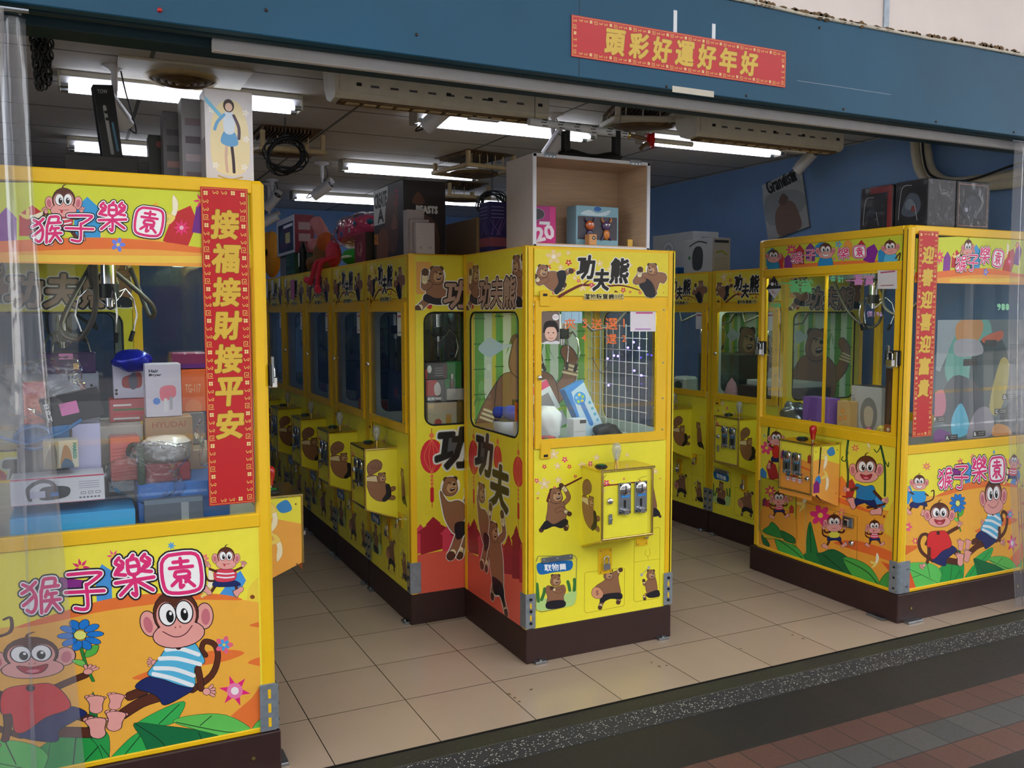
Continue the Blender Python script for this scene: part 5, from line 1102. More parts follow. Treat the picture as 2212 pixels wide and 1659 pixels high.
def air_curtain(x0, x1, label):
    r = thing('air_curtain', label, 'air curtain', ((x0+x1)/2, .5, ZC), 0); h = (x1-x0)/2
    prof = [(0, 0), (.0, -.235), (.02, -.25), (.09, -.255), (.15, -.235), (.19, -.18), (.21, -.1), (.21, 0)]
    m = MB(); V = [(sx*h, p[0], p[1]) for sx in (-1, 1) for p in prof]; n = len(prof)
    m.add(V, [(i, (i+1) % n, n+(i+1) % n, n+i) for i in range(n)]+[tuple(range(n-1, -1, -1)), tuple(range(n, 2*n))], 'offwhite'); m.build('casing', r)
    m = MB(); m.box((-h+.02, -.006, -.225), (h-.01, 0, -.04), 'offwhite', .002)
    for k in (-.8, .0, .4, .9): m.box((k*h-.012, -.009, -.195), (k*h+.012, -.006, -.18), 'black', .004)
    for k in range(9): m.box((-h*.7+k*h*.17, -.008, -.196), (-h*.7+k*h*.17+.04, -.006, -.186), 'wire', .002)
    m.tube([(-h+.05, -.008, -.04), (-h+.05, -.008, -.12), (-h+.07, -.008, -.135), (h-.1, -.008, -.135)], .003, 'black', 5); m.build('mounting_plate', r)
    m = MB(); m.box((-h+.03, .02, -.262), (h-.03, .10, -.250), 'dirtydark', .003)
    for k in range(12): x = -h+.06+k*(2*h-.12)/12; m.box((x, .03, -.268), (x+.06, .06, -.262), 'oldplastic', .001)
    m.build('outlet_grille', r)
    m = MB(); m.box((h*.25, .05, -.272), (h*.55, .09, -.266), 'paper'); m.build('sticker', r)
air_curtain(-.70, .385, 'long grimy air curtain on the ceiling edge, left of the striped pole')
air_curtain(1.30, 2.385, 'long grimy air curtain on the ceiling edge at the right, by the blue wall')
r = thing('ceiling_vent', 'square ceiling panel with a round grey diffuser above the left machine', 'ceiling vent', (-1.24, 1.42, ZC))
m = MB(); m.box((-.31, -.25, -.014), (.31, .28, 0), 'offwhite', .004); m.build('panel', r)
m = MB()
for k in range(5): m.lathe([(.185-.035*k, -.014), (.175-.035*k, -.022-.006*k), (.160-.035*k, -.036-.004*k), (.158-.035*k, -.02)], (0, .02, 0), 'oldplastic' if k < 1 else 'dirtydark', 28)  # dark of the concave louvres put into the inner ring and disc colour
m.cyl((0, .02, -.0145), (0, .02, -.0165), .18, 'dirtydark', 24); m.build('diffuser', r)
def old_vent(x, y, w, d, z, tilt, rz, label, mat='oldplastic', n=5):
    r = thing('ceiling_vent', label, 'ceiling vent', (x, y, ZC), rz)
    m = MB(); m.box((-w/2, -d/2, -.006), (w/2, d/2, -.001), 'dirtydark', 0)  # flat brown sheet, the dark of the open hole put into its colour
    for k in range(14): a = k*.9; m.box((-w/2+.02+k*(w-.06)/14, -d*.4, -.03), (-w/2+.028+k*(w-.06)/14, d*.4, -.006), 'dirtydark')
    m.build('dark_opening', r)
    T = Matrix.Translation((0, 0, z-ZC)) @ Matrix.Rotation(tilt, 4, 'X')
    m = MB(); m.M = T
    m.box((-w/2-.02, -d/2-.02, 0), (w/2+.02, -d/2+.012, .03), mat, .006); m.box((-w/2-.02, d/2-.012, 0), (w/2+.02, d/2+.02, .03), mat, .006)
    for s in (-1, 1): m.box((s*(w/2+.02), -d/2, 0), (s*(w/2-.012), d/2, .03), mat, .006); m.box((s*(w/2+.01), -d/2-.015, .0), (s*(w/2-.02), -d/2+.02, (ZC-z)*.92), mat, .005); m.box((s*(w/2+.01), d/2-.02, .0), (s*(w/2-.02), d/2+.01, (ZC-z)*.7), mat, .005)
    m.build('hanging_frame', r)
    m = MB(); m.M = T
    for k in range(n): xx = -w/2+w*(k+.5)/n; m.box((xx-.003, -d/2, .01), (xx+.003, -d/2+.006, .10), mat)
    m.lathe([(min(w, d)*.45, .0), (min(w, d)*.43, -.015), (min(w, d)*.3, -.02), (0, -.02)], (0, 0, 0), 'dirtydark', 24); m.build('grille', r)
old_vent(-.46, 2.68, .40, .48, 2.66, .12, 0, 'broken tan ceiling vent hanging open beside the black cable coil at left', n=2)
old_vent(1.05, 2.95, .42, .5, 2.67, 0, .15, 'tan slatted ceiling vent right above the brown wooden box', n=6)
old_vent(1.55, 4.4, .40, .4, 2.66, .05, 0, 'small far slatted ceiling vent, right of the big black box', n=4)
old_vent(1.30, 1.02, .40, .40, 2.70, .1, -.35, 'open cream ceiling vent at the opening between the two air curtains', 'offwhite', 4)
def coil(x, y, z, rx, rz, label, n=9, seed=1):
    random.seed(seed); m = MB()
    for k in range(n):
        a, b, p, q = rx*random.uniform(.6, 1), rz*random.uniform(.6, 1), random.uniform(-.03, .03), random.uniform(-.4, .4)
        m.tube([(a*cos(t+q), p+.02*sin(3*t+k), b*sin(t)) for t in [2*pi*i/20 for i in range(20)]], .005, 'cable', 5, closed=True)
    m.tube([(0, 0, rz*.9), (0, .0, ZC-z)], .004, 'cable', 5)
    m.build('cable_coil', None, label, 'cable coil', loc=(x, y, z))
coil(-.56, 2.2, 2.57, .16, .13, 'bundle of black cable coiled under the broken vent, right of the white figure box')
coil(1.10, 2.72, 2.42, .13, .10, 'bundle of dark cable coiled left of the wooden display cabinet', seed=4)
# chain bundle
m = MB(); random.seed(7)
for k in range(70):
    z = -.01-k*.0022; x, y = random.uniform(-.03, .03)*(1+z*3), random.uniform(-.02, .02)
    for j in (0,): m.tube([(x+.008*cos(t), y+.006*cos(t+k), z+.016*sin(t)-.0) for t in [2*pi*i/10 for i in range(10)]], .003, 'cable', 5, closed=True)
m.tube([(0, 0, .03), (0, 0, -.13)], .006, 'cable', 6)
m.build('chain_bundle', None, 'black bundle of chain hanging from the beam beside the left plastic curtain', 'chain', loc=(-1.842, -.22, 2.47))
# striped pole with clamp, bolster on straps
r = thing('hanging_pole', 'white pole with grey arrow tape hanging level below the ceiling', 'pole', (.58, .45, 2.53))
a0 = at(1142, 262, 'y', .45); a1 = at(1354, 291, 'y', .45); a2 = at(1402, 302, 'y', .45); a3 = at(1495, 312, 'y', .45); o = Vector((.58, .45, 2.53)); d = (a1-a0)
m = MB(); m.cyl(a0-o, a1-o, .019, 'paper', 14); m.build('tube', r)
m = MB()
for k in range(6):
    p = a0-o+d*(.1+k*.165)
    for s in (-1, 1): m.add([p+Vector((0, -.0195, 0)), p+Vector((.03, -.0195, 0)), p+Vector((.045, -.013, s*.0165)), p+Vector((.015, -.013, s*.0165))], [(0, 1, 2, 3)] if s > 0 else [(3, 2, 1, 0)], 'wire')
m.build('arrow_tape', r)
m = MB(); m.cyl(a1-o, a1-o+d.normalized()*.012, .021, 'gold', 14); m.build('brass_ring', r)
m = MB(); m.cyl(a1-o+d.normalized()*.012, a2-o, .010, 'woodbrown', 10); m.build('wooden_rod', r)
m = MB(); m.cyl(a2-o, a3-o, .014, 'offwhite', 10); m.build('rear_rod', r)
m = MB(); c = a2-o; m.box(c+Vector((-.02, -.02, -.03)), c+Vector((.02, .02, .03)), 'redplastic', .006); m.cyl(c+Vector((0, -.03, .0)), c+Vector((0, .02, 0)), .018, 'redplastic', 12); m.tube([c+Vector((-.01, -.01, -.02)), c+Vector((-.045, -.01, -.035)), c+Vector((-.06, -.01, -.055))], .011, 'dirtydark', 6); m.box(c+Vector((.008, -.024, -.045)), c+Vector((.022, .01, .035)), 'redplastic', .004); m.build('clamp', r)
m = MB()
for t in (.06, .93): p = a0-o+d*t; m.tube([p, (p.x, p.y, ZC-2.53)], .002, 'wire', 5)
m.build('suspension_wire', r)
r = thing('bolster', 'black fabric bolster hanging by two straps from the white pole', 'bolster', (.66, .45, 2.40))
o = Vector((.66, .45, 2.40)); b0 = at(1207, 331, 'y', .45)-o; b1 = at(1343, 341, 'y', .45)-o
P = []; R = []
for k in range(13): t = k/12; P.append(b0+(b1-b0)*t+Vector((0, 0, .006*sin(t*9)-.02*sin(pi*t)))); R.append(max(.004, (.045-.012*sin(pi*t))*min(1, (sin(pi*min(max(t, .001), .999)))**.35)))
m = MB(); m.tube(P, R, 'rubber', 14); m.build('cushion', r)
for px in (1222, 1331):
    p = at(px, 290, 'y', .45)-o; q = at(px+3, 345, 'y', .45)-o; m = MB()
    m.box((p.x-.014, -.023, q.z), (p.x+.014, -.019, p.z+.012), 'black', .001); m.box((p.x-.014, .019, q.z), (p.x+.014, .023, p.z+.012), 'black', .001); m.box((p.x-.014, -.023, p.z+.01), (p.x+.014, .023, p.z+.014), 'black', .001); m.build('strap', r)
# wall pipes and poster
r = thing('pipe_run', 'pair of white taped pipes bending down the blue right wall', 'pipe', (3.25, .6, 2.5))
for dy in (0, .085):
    m = MB(); P = spl3([(0, .12-dy*.9, .3), (0, .10-dy*.9, .12), (0, .04-dy*.9, -.02), (0, -.12-dy, -.12+dy*.3), (0, -.62, -.145+dy*.55), (0, -.86, -.13+dy*.55)])
    m.tube(P, .034, 'offwhite', 12)
    m.build('taped_pipe', r)
m = MB(); m.tube(spl3([(-.04, .03, .3), (-.045, .01, .1), (-.045, -.06, -.04), (-.045, -.3, -.10), (-.045, -.62, -.05), (-.045, -.86, -.02)]), .008, 'cable', 6); m.build('wall_cable', r)
m = MB(); q = [at(px, py, 'x', 3.322) for px, py in ((1646, 400), (1733, 360), (1753, 505), (1662, 522))]
o = q[0]; U_ = (q[1]-q[0]); V_ = (q[3]-q[0]); UL, VL = U_.length, V_.length; U_.normalize(); V_.normalize()
pl = lambda u, v, h: (-h, (U_*u+V_*v).y, (U_*u+V_*v).z)
m.add([pl(0, 0, 0), pl(UL, 0, .012), pl(UL, VL, 0), pl(0, VL, .004)][::1], [(0, 3, 2, 1)], 'print', lin('b9bec2'))
a = Art(m, pl, (0, 0, UL, VL), base=.013); a.poly(rect(0, VL*.2, UL, VL), 'a9aeb2'); a.blob([(.02, VL*.3), (.2, VL*.24), (UL-.03, VL*.4), (UL-.04, VL*.7), (.05, VL*.75)], '8f979d')
a.blob([(UL*.3, VL*.98), (UL*.25, VL*.62), (UL*.45, VL*.45), (UL*.7, VL*.5), (UL*.82, VL*.75), (UL*.8, VL*.98)], '7d6152'); a.blob([(UL*.38, VL*.42), (UL*.5, VL*.3), (UL*.62, VL*.42), (UL*.5, VL*.5)], '6a5448')
a.plane = ('x', 3.322); a.conv = lambda w: ((w-o).dot(U_), (w-o).dot(V_)); a.conv = (lambda G: lambda w: G(w))(lambda w: (lambda d, uu, vv, uv: ((d.dot(U_)-uv*d.dot(V_))/(1-uv*uv), (d.dot(V_)-uv*d.dot(U_))/(1-uv*uv)))(w-o, 1, 1, U_.dot(V_)))
a.view(1600, 280, 3.614); a.text('Grandista', 325, 400, 105, '202024', rot=-27, w=250, bold=3, shear=.2)
m.build('wall_poster', None, 'tilted grey paper poster reading Grandista on the blue right wall', 'poster', loc=o)
# ------------------------------------------------------------------ red banners
def swirl(a, x, y, s, horiz=True):
    q = lambda u, v: (x+(u if horiz else v)*s, y+(v if horiz else u)*s)
    a.line([q(-.5, .5), q(-.5, -.5), q(.5, -.5), q(.5, .3), q(-.15, .3), q(-.15, -.1), q(.15, -.1)], s*.13, 'e6c060', smooth=False)
def curl(a, x, y, s): a.line([(x-s*.5, y+s*.2), (x-s*.3, y-s*.3), (x, y), (x+s*.3, y-s*.3), (x+s*.45, y+s*.1), (x+s*.2, y+s*.2)], s*.12, 'e6c060')
def petal4(a, x, y, s):
    for k in range(4): a.ell(x+s*.28*cos(k*pi/2+.78), y+s*.28*sin(k*pi/2+.78), s*.2, c='f0d890', n=8)
def border(a, w, h, u0=0, v0=0, mg=.012, s=.018):
    a.line([(u0+mg*.35, v0+mg*.35), (u0+w-mg*.35, v0+mg*.35), (u0+w-mg*.35, v0+h-mg*.35), (u0+mg*.35, v0+h-mg*.35)], .0015, 'd8a848', smooth=False, closed=True)
    n = int(h/(s*1.35)); m = int(w/(s*1.35)); f = (lambda x, y, k, H: swirl(a, x, y, s*.8, H) if k % 4 in (0,) else (curl(a, x, y, s*.9) if k % 4 in (1, 2) else petal4(a, x, y, s*.9)))
    for k in range(n):
        for x in (u0+mg+s*.2, u0+w-mg-s*.2): f(x, v0+mg+s*.4+(h-2*mg-s*.8)*k/(n-1), k, False)
    for k in range(1, m-1):
        for y in (v0+mg+s*.2, v0+h-mg-s*.2): f(u0+mg+s*.4+(w-2*mg-s*.8)*k/(m-1), y, k, True)
def banner(name, text, label, place_o, uax, vax, w, h, vertical, tail):
    m = MB(); U = Vector(uax); V = Vector(vax); Nn = U.cross(V); pl = lambda u, v, k: U*u+V*v+Nn*k
    m.plate(rect(0, 0, w, h), [], off(pl, .0015), .0012, 'print', lin('c4121e')); a = Art(m, off(pl, .0015), (0, 0, w, h)); border(a, w, h, s=.019 if vertical else .016)
    n = len(text)
    for k, g in enumerate(text):
        if vertical: x, y, s = w/2, h-.085-(h-.085-tail)*(k+.3)/n, w*.60
        else: x, y, s = .135+(w-.135-tail)*(k+.5)/n, h/2, h*.60
        a.text(g, x, y, s, 'dcb63e', w=s*.92, bold=s*.042, ol=((.0014, '8a5a10'),), shear=.10, up=True)
    m.build(name, None, label, 'banner', loc=place_o)
banner('couplet_banner', '接福接財接平安', 'tall red couplet banner with seven gold characters on the left machine glass', (-1.404, -.4585, .953), (1, 0, 0), (0, 0, 1), .147, 1.037, True, .19)
banner('couplet_banner', '迎春迎喜迎富貴', 'tall red couplet banner with seven gold characters on the right machine corner', (2.006, -.3665, .956), (1, 0, 0), (0, 0, 1), .140, 1.037, True, .17)
c0 = at(1233, 122, 'y', YF); c1 = at(1695, 190, 'y', YF); c2 = at(1234, 32, 'y', YF); U_ = (c1-c0).normalized()
banner('greeting_banner', '頭彩好運好年好', 'wide red greeting banner with gold characters taped on the teal beam', c0+Vector((0, -.002, 0)), tuple(U_), (-U_.z, 0, U_.x), (c1-c0).length, (c2-c0).length, False, .14)
m = MB(); random.seed(5)
for px, py, w, h in ((1460, 52, .012, .085), (1543, 72, .012, .06)): q = at(px, py, 'y', YF); m.box((q.x-w, YF-.0012, q.z-h), (q.x+w*.4, YF, q.z+h*.6), 'paper')
m.build('tape_residue', None, 'two white strips of old tape above the greeting banner', 'tape')
m = MB(); q0 = at(1452, 192, 'y', YF); q1 = at(1542, 205, 'y', YF); m.box((q0.x, YF-.0016, q0.z-.012), (q1.x, YF, q0.z+.012), 'offwhite', .001); m.build('old_label', None, 'cream remnant of an old label on the beam edge under the greeting banner', 'label')
# ------------------------------------------------------------------ plastic strip curtains
def curtain(x0, x1, xb0, xb1, y, z0, z1, label, n, seed):
    random.seed(seed); r = thing('plastic_curtain', label, 'plastic curtain', (0, 0, 0))
    for k in range(n):
        m = MB(); xt = x0+(x1-x0)*(k+.5)/n; wt = .034; V = []; NZ = 24; NU = 10
        xb = xb0+(xb1-xb0)*(k+.5)/n; wb = abs(xb1-xb0)/n*.62; ph = random.uniform(0, 6)
        for i in range(NZ+1):
            t = i/NZ; z = z1+(z0-z1)*t; f = t**2.2; x = xt+(xb-xt)*f+.012*sin(t*5+ph)*t; w = wt+(wb-wt)*f
            for j in range(NU+1):
                s = j/NU*2-1; V.append((x+s*w, y+.012*k*(-1)**k-.028*math.cos(s*1.4+.0)*(1-.4*t)+.010*sin(s*7+ph+t*3)*(t), z))
        m.add(V, [(i*(NU+1)+j, i*(NU+1)+j+1, (i+1)*(NU+1)+j+1, (i+1)*(NU+1)+j) for i in range(NZ) for j in range(NU)], 'strip', smooth=True); m.build('curtain_strip', r)
    m = MB(); m.tube([(x0-.02, y, z1+.012), (x1+.02, y, z1+.012)], .008, 'steel', 8)
    for k in range(n): m.lathe([(.036, 0), (.038, -.006), (.036, -.012)], (x0+(x1-x0)*(k+.5)/n, y, z1), 'clear', 16)
    m.build('hanging_rail', r)
curtain(-2.13, -1.885, -2.45, -1.80, -.565, .02, 2.425, 'gathered clear plastic strip curtain at the left edge, flaring over the monkeys', 5, 2)
curtain(2.51, 2.80, 2.66, 3.05, -.50, .02, 2.44, 'gathered clear plastic strip curtain at the right edge of the entrance', 5, 9)
# ------------------------------------------------------------------ goods: boxes, bags, toys
def pic(cols, seed=0, title=None, tc='202020', shape='blob'):
    """a product print: picture, title bars, small text lines"""
    def f(a, w, h):
        random.seed(seed); m = min(w, h)
        if shape == 'blob':
            a.blob([(w*(.5+.33*cos(t)*random.uniform(.7, 1)), h*(.45+.30*sin(t)*random.uniform(.7, 1))) for t in [2*pi*k/7 for k in range(7)]], cols[0], n=3)
            a.ell(w*.45, h*.5, m*.14, c=cols[1 % len(cols)]); a.ell(w*.58, h*.4, m*.08, c=cols[-1])
        elif shape == 'window': a.poly(rect(w*.1, h*.12, w*.9, h*.85), cols[0]); a.ell(w*.4, h*.5, m*.2, c=cols[1 % len(cols)]); a.ell(w*.65, h*.42, m*.16, c=cols[-1]); a.poly(rect(w*.3, h*.15, w*.7, h*.25), cols[-1])
        elif shape == 'bars':
            for k in range(4): a.poly(rect(w*.08, h*(.1+.2*k), w*random.uniform(.4, .92), h*(.18+.2*k)), cols[k % len(cols)])
        if title: a.text(title, w*.5, h*.86, h*.085, tc, w=min(w*.8, h*.06*len(title)), up=True, bold=h*.004)
        for k in range(3): a.line([(w*.1, h*(.05+.035*k)), (w*random.uniform(.4, .9), h*(.05+.035*k))], m*.012, tc, smooth=False)
    return f
def carton(name, label, lo, hi, c, F=None, L=None, R=None, T=None, rz=0, rot=None, cat='box', group=None, film=False, bev=.002):
    cx, cy, z0 = (lo[0]+hi[0])/2, (lo[1]+hi[1])/2, lo[2]; w, d, h = hi[0]-lo[0], hi[1]-lo[1], hi[2]-lo[2]
    m = MB(); m.box((-w/2, -d/2, 0), (w/2, d/2, h), 'carton', bev, lin(c) if isinstance(c, str) else c)
    for f, pl, fw_, fh_ in ((F, lambda u, v, k: (u-w/2, -d/2-k, v), w, h), (L, lambda u, v, k: (-w/2-k, d/2-u, v), d, h), (R, lambda u, v, k: (w/2+k, u-d/2, v), d, h), (T, lambda u, v, k: (u-w/2, v-d/2, h+k), w, d)):
        if f: a = Art(m, pl, (.001, .001, fw_-.001, fh_-.001), mat='carton'); f(a, fw_, fh_)
    o = m.build(name, None, label, cat, group, loc=(cx, cy, z0), rot=rot or (0, 0, rz))
    if film:
        m = MB(); m.box((-w/2-.004, -d/2-.006, 0), (w/2+.004, d/2+.004, h+.006), 'wrap', .01); m.build('plastic_wrap', o)
    return o
def cpx(name, label, px, y, depth, c, z=None, **k):
    """a carton whose front face at depth y covers the measured rectangle px = (x0, y0, x1, y1)"""
    a, b = at(px[0], px[3], 'y', y), at(px[2], px[1], 'y', y)
    z0 = a.z if z is None else z
    return carton(name, label, (a.x, y, z0), (b.x, y+depth, b.z), c, **k)
def bagfilm(name, label, c, r, n=18, seed=1, mat='film', cat='bag', amp=.25):
    random.seed(seed); m = MB(); ph = [random.uniform(0, 6) for _ in range(8)]; V = []
    for i in range(n//2+1):
        th = pi*i/(n//2)
        for k in range(n):
            p = 2*pi*k/n; q = 1+amp*(.5*sin(3*p+ph[0]+th*2)+.35*sin(5*th+ph[1]+p)+.3*sin(7*p-th*4+ph[2]))*sin(th)
            V.append((r[0]*sin(th)*cos(p)*q, r[1]*sin(th)*sin(p)*q, r[2]*cos(th)*q))
    m.add(V, [(i*n+k, (i+1)*n+k, (i+1)*n+(k+1) % n, i*n+(k+1) % n) for i in range(n//2) for k in range(n)], mat, smooth=True)
    return m.build(name, None, label, cat, loc=c)
# --- display cabinet on the centre machine
r = thing('display_cabinet', 'open wooden display cabinet standing on the centre machine', 'cabinet', (.35, .15, 1.8805))
w, d, h, t = .615, .27, .402, .014; o = (-w/2, -.135)
m = MB(); m.box((-w/2, -.13, 0), (-w/2+t, .135, h), 'woodgrey', .001); m.build('left_panel', r)
m = MB(); m.box((w/2-t, -.13, 0), (w/2, .135, h), 'woodlight', .001); m.build('right_panel', r)
m = MB(); m.box((-w/2+t, -.13, h-t), (w/2-t, .135, h), 'woodlight', .001); m.build('top_panel', r)
m = MB(); m.box((-w/2+t, -.13, 0), (w/2-t, .135, t), 'woodlight', .001); m.build('bottom_panel', r)
m = MB(); m.box((-w/2+t, .120, t), (w/2-t, .135, h-t), 'woodlight'); m.build('back_panel', r)
m = MB()
for a_, b_ in (((-w/2-.001, 0), (-w/2+t+.002, h)), ((w/2-t-.002, 0), (w/2+.001, h)), ((-w/2, h-t), (w/2, h+.001)), ((-w/2, 0), (w/2, t*.6))): m.box((a_[0], -.137, a_[1]), (b_[0], -.129, b_[1]), 'white', .001)
m.build('edge_band', r)
for x in (-.225, .225):
    m = MB(); m.box((x-.028, -.142, h-.018), (x+.028, -.136, h+.006), 'steel', .002); m.cyl((x-.028, -.142, h-.002), (x+.028, -.142, h-.002), .004, 'steel', 8)
    for q in (-.018, 0, .018): m.cyl((x+q, -.142, h-.011), (x+q, -.144, h-.011), .003, 'chrome', 8)
    m.build('hinge', r)
zc = 1.8955
def pink(a, w, h):
    a.poly(rect(0, h*.55, w*.8, h), 'b02a80'); a.blob([(w*.05, h*.62), (w*.5, h*.66), (w*.62, h*.8), (w*.45, h*.92), (w*.05, h*.88)], '403a44', ol=.001, oc='d8d8e0'); a.text('20', w*.62, h*.3, h*.34, 'f6e8f0', rot=14, w=w*.6, bold=.004); a.poly(rect(w*.45, h*.52, w*.8, h*.6), 'e8e8ee')
carton('product_box', 'bright pink box marked 20 inside the wooden display cabinet', (.058, .12, zc), (.215, .2, zc+.175), 'd42a84', F=pink)
r = carton('toy_box', 'window box with two small dark toys inside the display cabinet', (.31, .10, zc), (.54, .19, zc+.185), '86b4c4', F=lambda a, w, h: (a.poly(rect(.008, .03, w-.008, h*.74), '4a4650'), a.ell(w*.5, h*.93, .02, .011, c='1c5fb0'), a.blob([(w*.1, h*.8), (w*.3, h*.9), (w*.5, h*.82), (w*.8, h*.92), (w*.7, h*.78), (w*.3, h*.76)], 'c8dce4')))
for nm, x, c1, c2 in (('toy_figure', -.045, 'c8602c', '3c2a4a'), ('toy_figure', .045, '56406a', 'd88030')):
    m = MB(); m.sph((x, -.052, .095), (.024, .012, .022), 'plastic', 14, lin(c1)); m.sph((x, -.052, .055), (.018, .010, .024), 'plastic', 12, lin(c2))
    for s in (-1, 1): m.cyl((x+s*.014, -.052, .05), (x+s*.026, -.052, .03), .005, 'plastic', 8, lin(c1)); m.tube([(x+s*.016, -.052, .112), (x+s*.026, -.052, .122), (x+s*.024, -.052, .134)], [.005, .004, .002], 'plastic', 8, lin(c2)); m.sph((x+s*.008, -.063, .1), .005, 'plastic', 8, (1, 1, 1))
    m.build(nm, r)
carton('small_box', 'tiny tan box with a black dial in the display cabinet', (.345, .04, zc), (.385, .08, zc+.05), 'd89a5c', F=lambda a, w, h: (a.ell(w*.6, h*.66, .009, c='202020'), a.ell(w*.6, h*.66, .004, c='d8d8d8')))
carton('price_tag', 'small yellow tag standing at the right side of the display cabinet', (.575, .07, zc), (.602, .08, zc+.036), 'e8b84a', cat='tag')
# --- things on the aisle machines
ZT = 1.8805
def beasts(a, w, h):
    a.poly(rect(0, 0, w, h), '2c2220'); a.poly(rect(0, h*.5, w*.5, h), 'd6d6d6'); a.text('CREATE', w*.25, h*.84, h*.2, '181414', w=w*.42, bold=.004, up=True); a.text('A', w*.25, h*.62, h*.18, '181414', w=w*.2, bold=.004, up=True)
    a.blob([(w*.45, h*.2), (w*.4, h*.6), (w*.55, h*.9), (w*.75, h*.8), (w*.85, h*.4), (w*.7, h*.05)], '5c3a2c'); a.blob([(w*.1, 0), (w*.15, h*.35), (w*.35, h*.45), (w*.5, h*.3), (w*.45, 0)], '7a4c34'); a.blob([(w*.6, h*.4), (w*.7, h*.6), (w*.8, h*.4)], '8a5a40'); a.text('GUL', w*.08, h*.3, h*.14, 'd88a3a', w=w*.15, bold=.003, up=True); a.text('求8', w*.78, h*.8, h*.3, 'c83a5a', w=w*.1, up=True)
carton('large_toy_box', 'large black box lettered BEASTS, tallest box on the aisle row machines', (-.25, .885, ZT), (-.02, 1.39, ZT+.385), '241c1c', L=beasts, F=lambda a, w, h: (a.text('BEASTS', w*.55, h*.62, h*.09, 'e8e8e8', w=w*.5, bold=.003, up=True), a.blob([(w*.2, 0), (w*.25, h*.4), (w*.5, h*.55), (w*.8, h*.4), (w*.8, 0)], '5c3a2c'), a.blob([(w*.2, h*.7), (w*.35, h*.85), (w*.5, h*.7)], '6a4434')))
carton('white_box', 'taller plain white box in front of the large black box', (-.262, .80, ZT), (-.17, .86, ZT+.225), 'b9aeb0')
carton('white_box', 'shorter white box with printed circles, frontmost on the aisle row', (-.243, .725, ZT), (-.143, .765, ZT+.155), 'c9bfc1', F=lambda a, w, h: (a.ell(w*.25, h*.2, .007, c='a89c9e'), a.ell(w*.75, h*.2, .007, c='a89c9e'), [a.ell(w*.12, h*(.5+.12*k), .002, c='c04848', n=6) for k in range(4)]))
carton('white_box', 'slim white box between the taller and the shorter white boxes', (-.255, .772, ZT), (-.155, .792, ZT+.175), 'bfb2b4')
carton('wooden_case', 'brown wooden case on the aisle row beside the purple box', (.09, .74, ZT), (.235, 1.16, ZT+.195), '84705a', F=lambda a, w, h: a.poly(rect(0, 0, w, h), 'b49a6a'), cat='case')
def purple(a, w, h):
    a.poly(rect(0, h*.3, w, h), '2c2a6c'); a.poly(rect(0, h*.12, w, h*.3), '8a4a5a')
    for k in range(4): a.line([(w*.12, h*(.9-.07*k)), (w*.8, h*(.9-.07*k))], .004, '8a8ad0', smooth=False)
    for k in range(6): a.line([(w*random.random(), h*.35), (w*random.random(), h*.65)], .003, '7a60b0', smooth=False)
carton('purple_box', 'dark purple box with small lettering left of the display cabinet', (-.015+.06, .48, ZT), (.142, .60, ZT+.245), '2a2860', F=purple, L=purple)
# pink pillow in a bag, green bag, red box
def pillow(name, label, c, r, colr, seed, spots=()):
    random.seed(seed); m = MB(); n = 28; V = []
    se = lambda v, e: (abs(v)**e)*(1 if v > 0 else -1)
    for i in range(15):
        th = pi*i/14
        for k in range(n): p = 2*pi*k/n; V.append((r[0]*se(sin(th), .6)*se(cos(p), .7), r[1]*se(sin(th), .6)*se(sin(p), .7), r[2]*se(cos(th), .7)*(1+.05*sin(5*p))))
    m.add(V, [(i*n+k, (i+1)*n+k, (i+1)*n+(k+1) % n, i*n+(k+1) % n) for i in range(14) for k in range(n)], 'plush', lin(colr), True)
    o = m.build(name, None, label, 'plush', loc=c)
    if spots:
        m = MB()
        for (u, v, s, cc) in spots: m.sph((-r[0]*.98, u*r[1], v*r[2]), (.006, s, s*.8), 'plush', 10, lin(cc)); m.sph((u*r[0], -r[1]*.98, v*r[2]), (s, .006, s*.8), 'plush', 10, lin(cc))
        m.build('printed_flowers', o)
    return o
o = pillow('plush_pillow', 'pink flowered pillow in a clear bag on the aisle row machines', (-.09, 2.04, 2.105), (.15, .36, .085), 'd83a68', 3, [(-.6, .3, .022, '3a80a0'), (-.3, -.1, .02, 'e0d8d0'), (.1, .4, .02, 'e0c8b0'), (.2, -.2, .024, '3a70c0'), (.5, .1, .02, '402840'), (-.1, .1, .014, 'e04040')])
m = MB(); m.M = Matrix.Scale(1.0, 4); bb = bagfilm('x', None, (0, 0, 0), (.2, .43, .11), 22, 4, amp=.18); bb.name = 'plastic_bag'; bb.parent = o; del bb['category']
o = pillow('plush_pillow', 'green and white pillow in a clear bag under the pink one', (-.15, 1.93, 1.937), (.12, .16, .05), '2c9a30', 5)
m = MB(); m.tube([(.125*cos(t), .165*sin(t), -.005) for t in [2*pi*k/20 for k in range(20)]], .009, 'plush', 6, lin('d0dcc0'), closed=True); m.build('white_band', o)
carton('red_box', 'dark red box with a printed pattern left of the large black box', (-.285, 1.44, ZT), (-.17, 1.66, ZT+.165), '7c1820', L=pic(['a85850', '6a1018', 'c09080'], 8), F=lambda a, w, h: a.poly(rect(0, 0, w, h), '3a3430'))
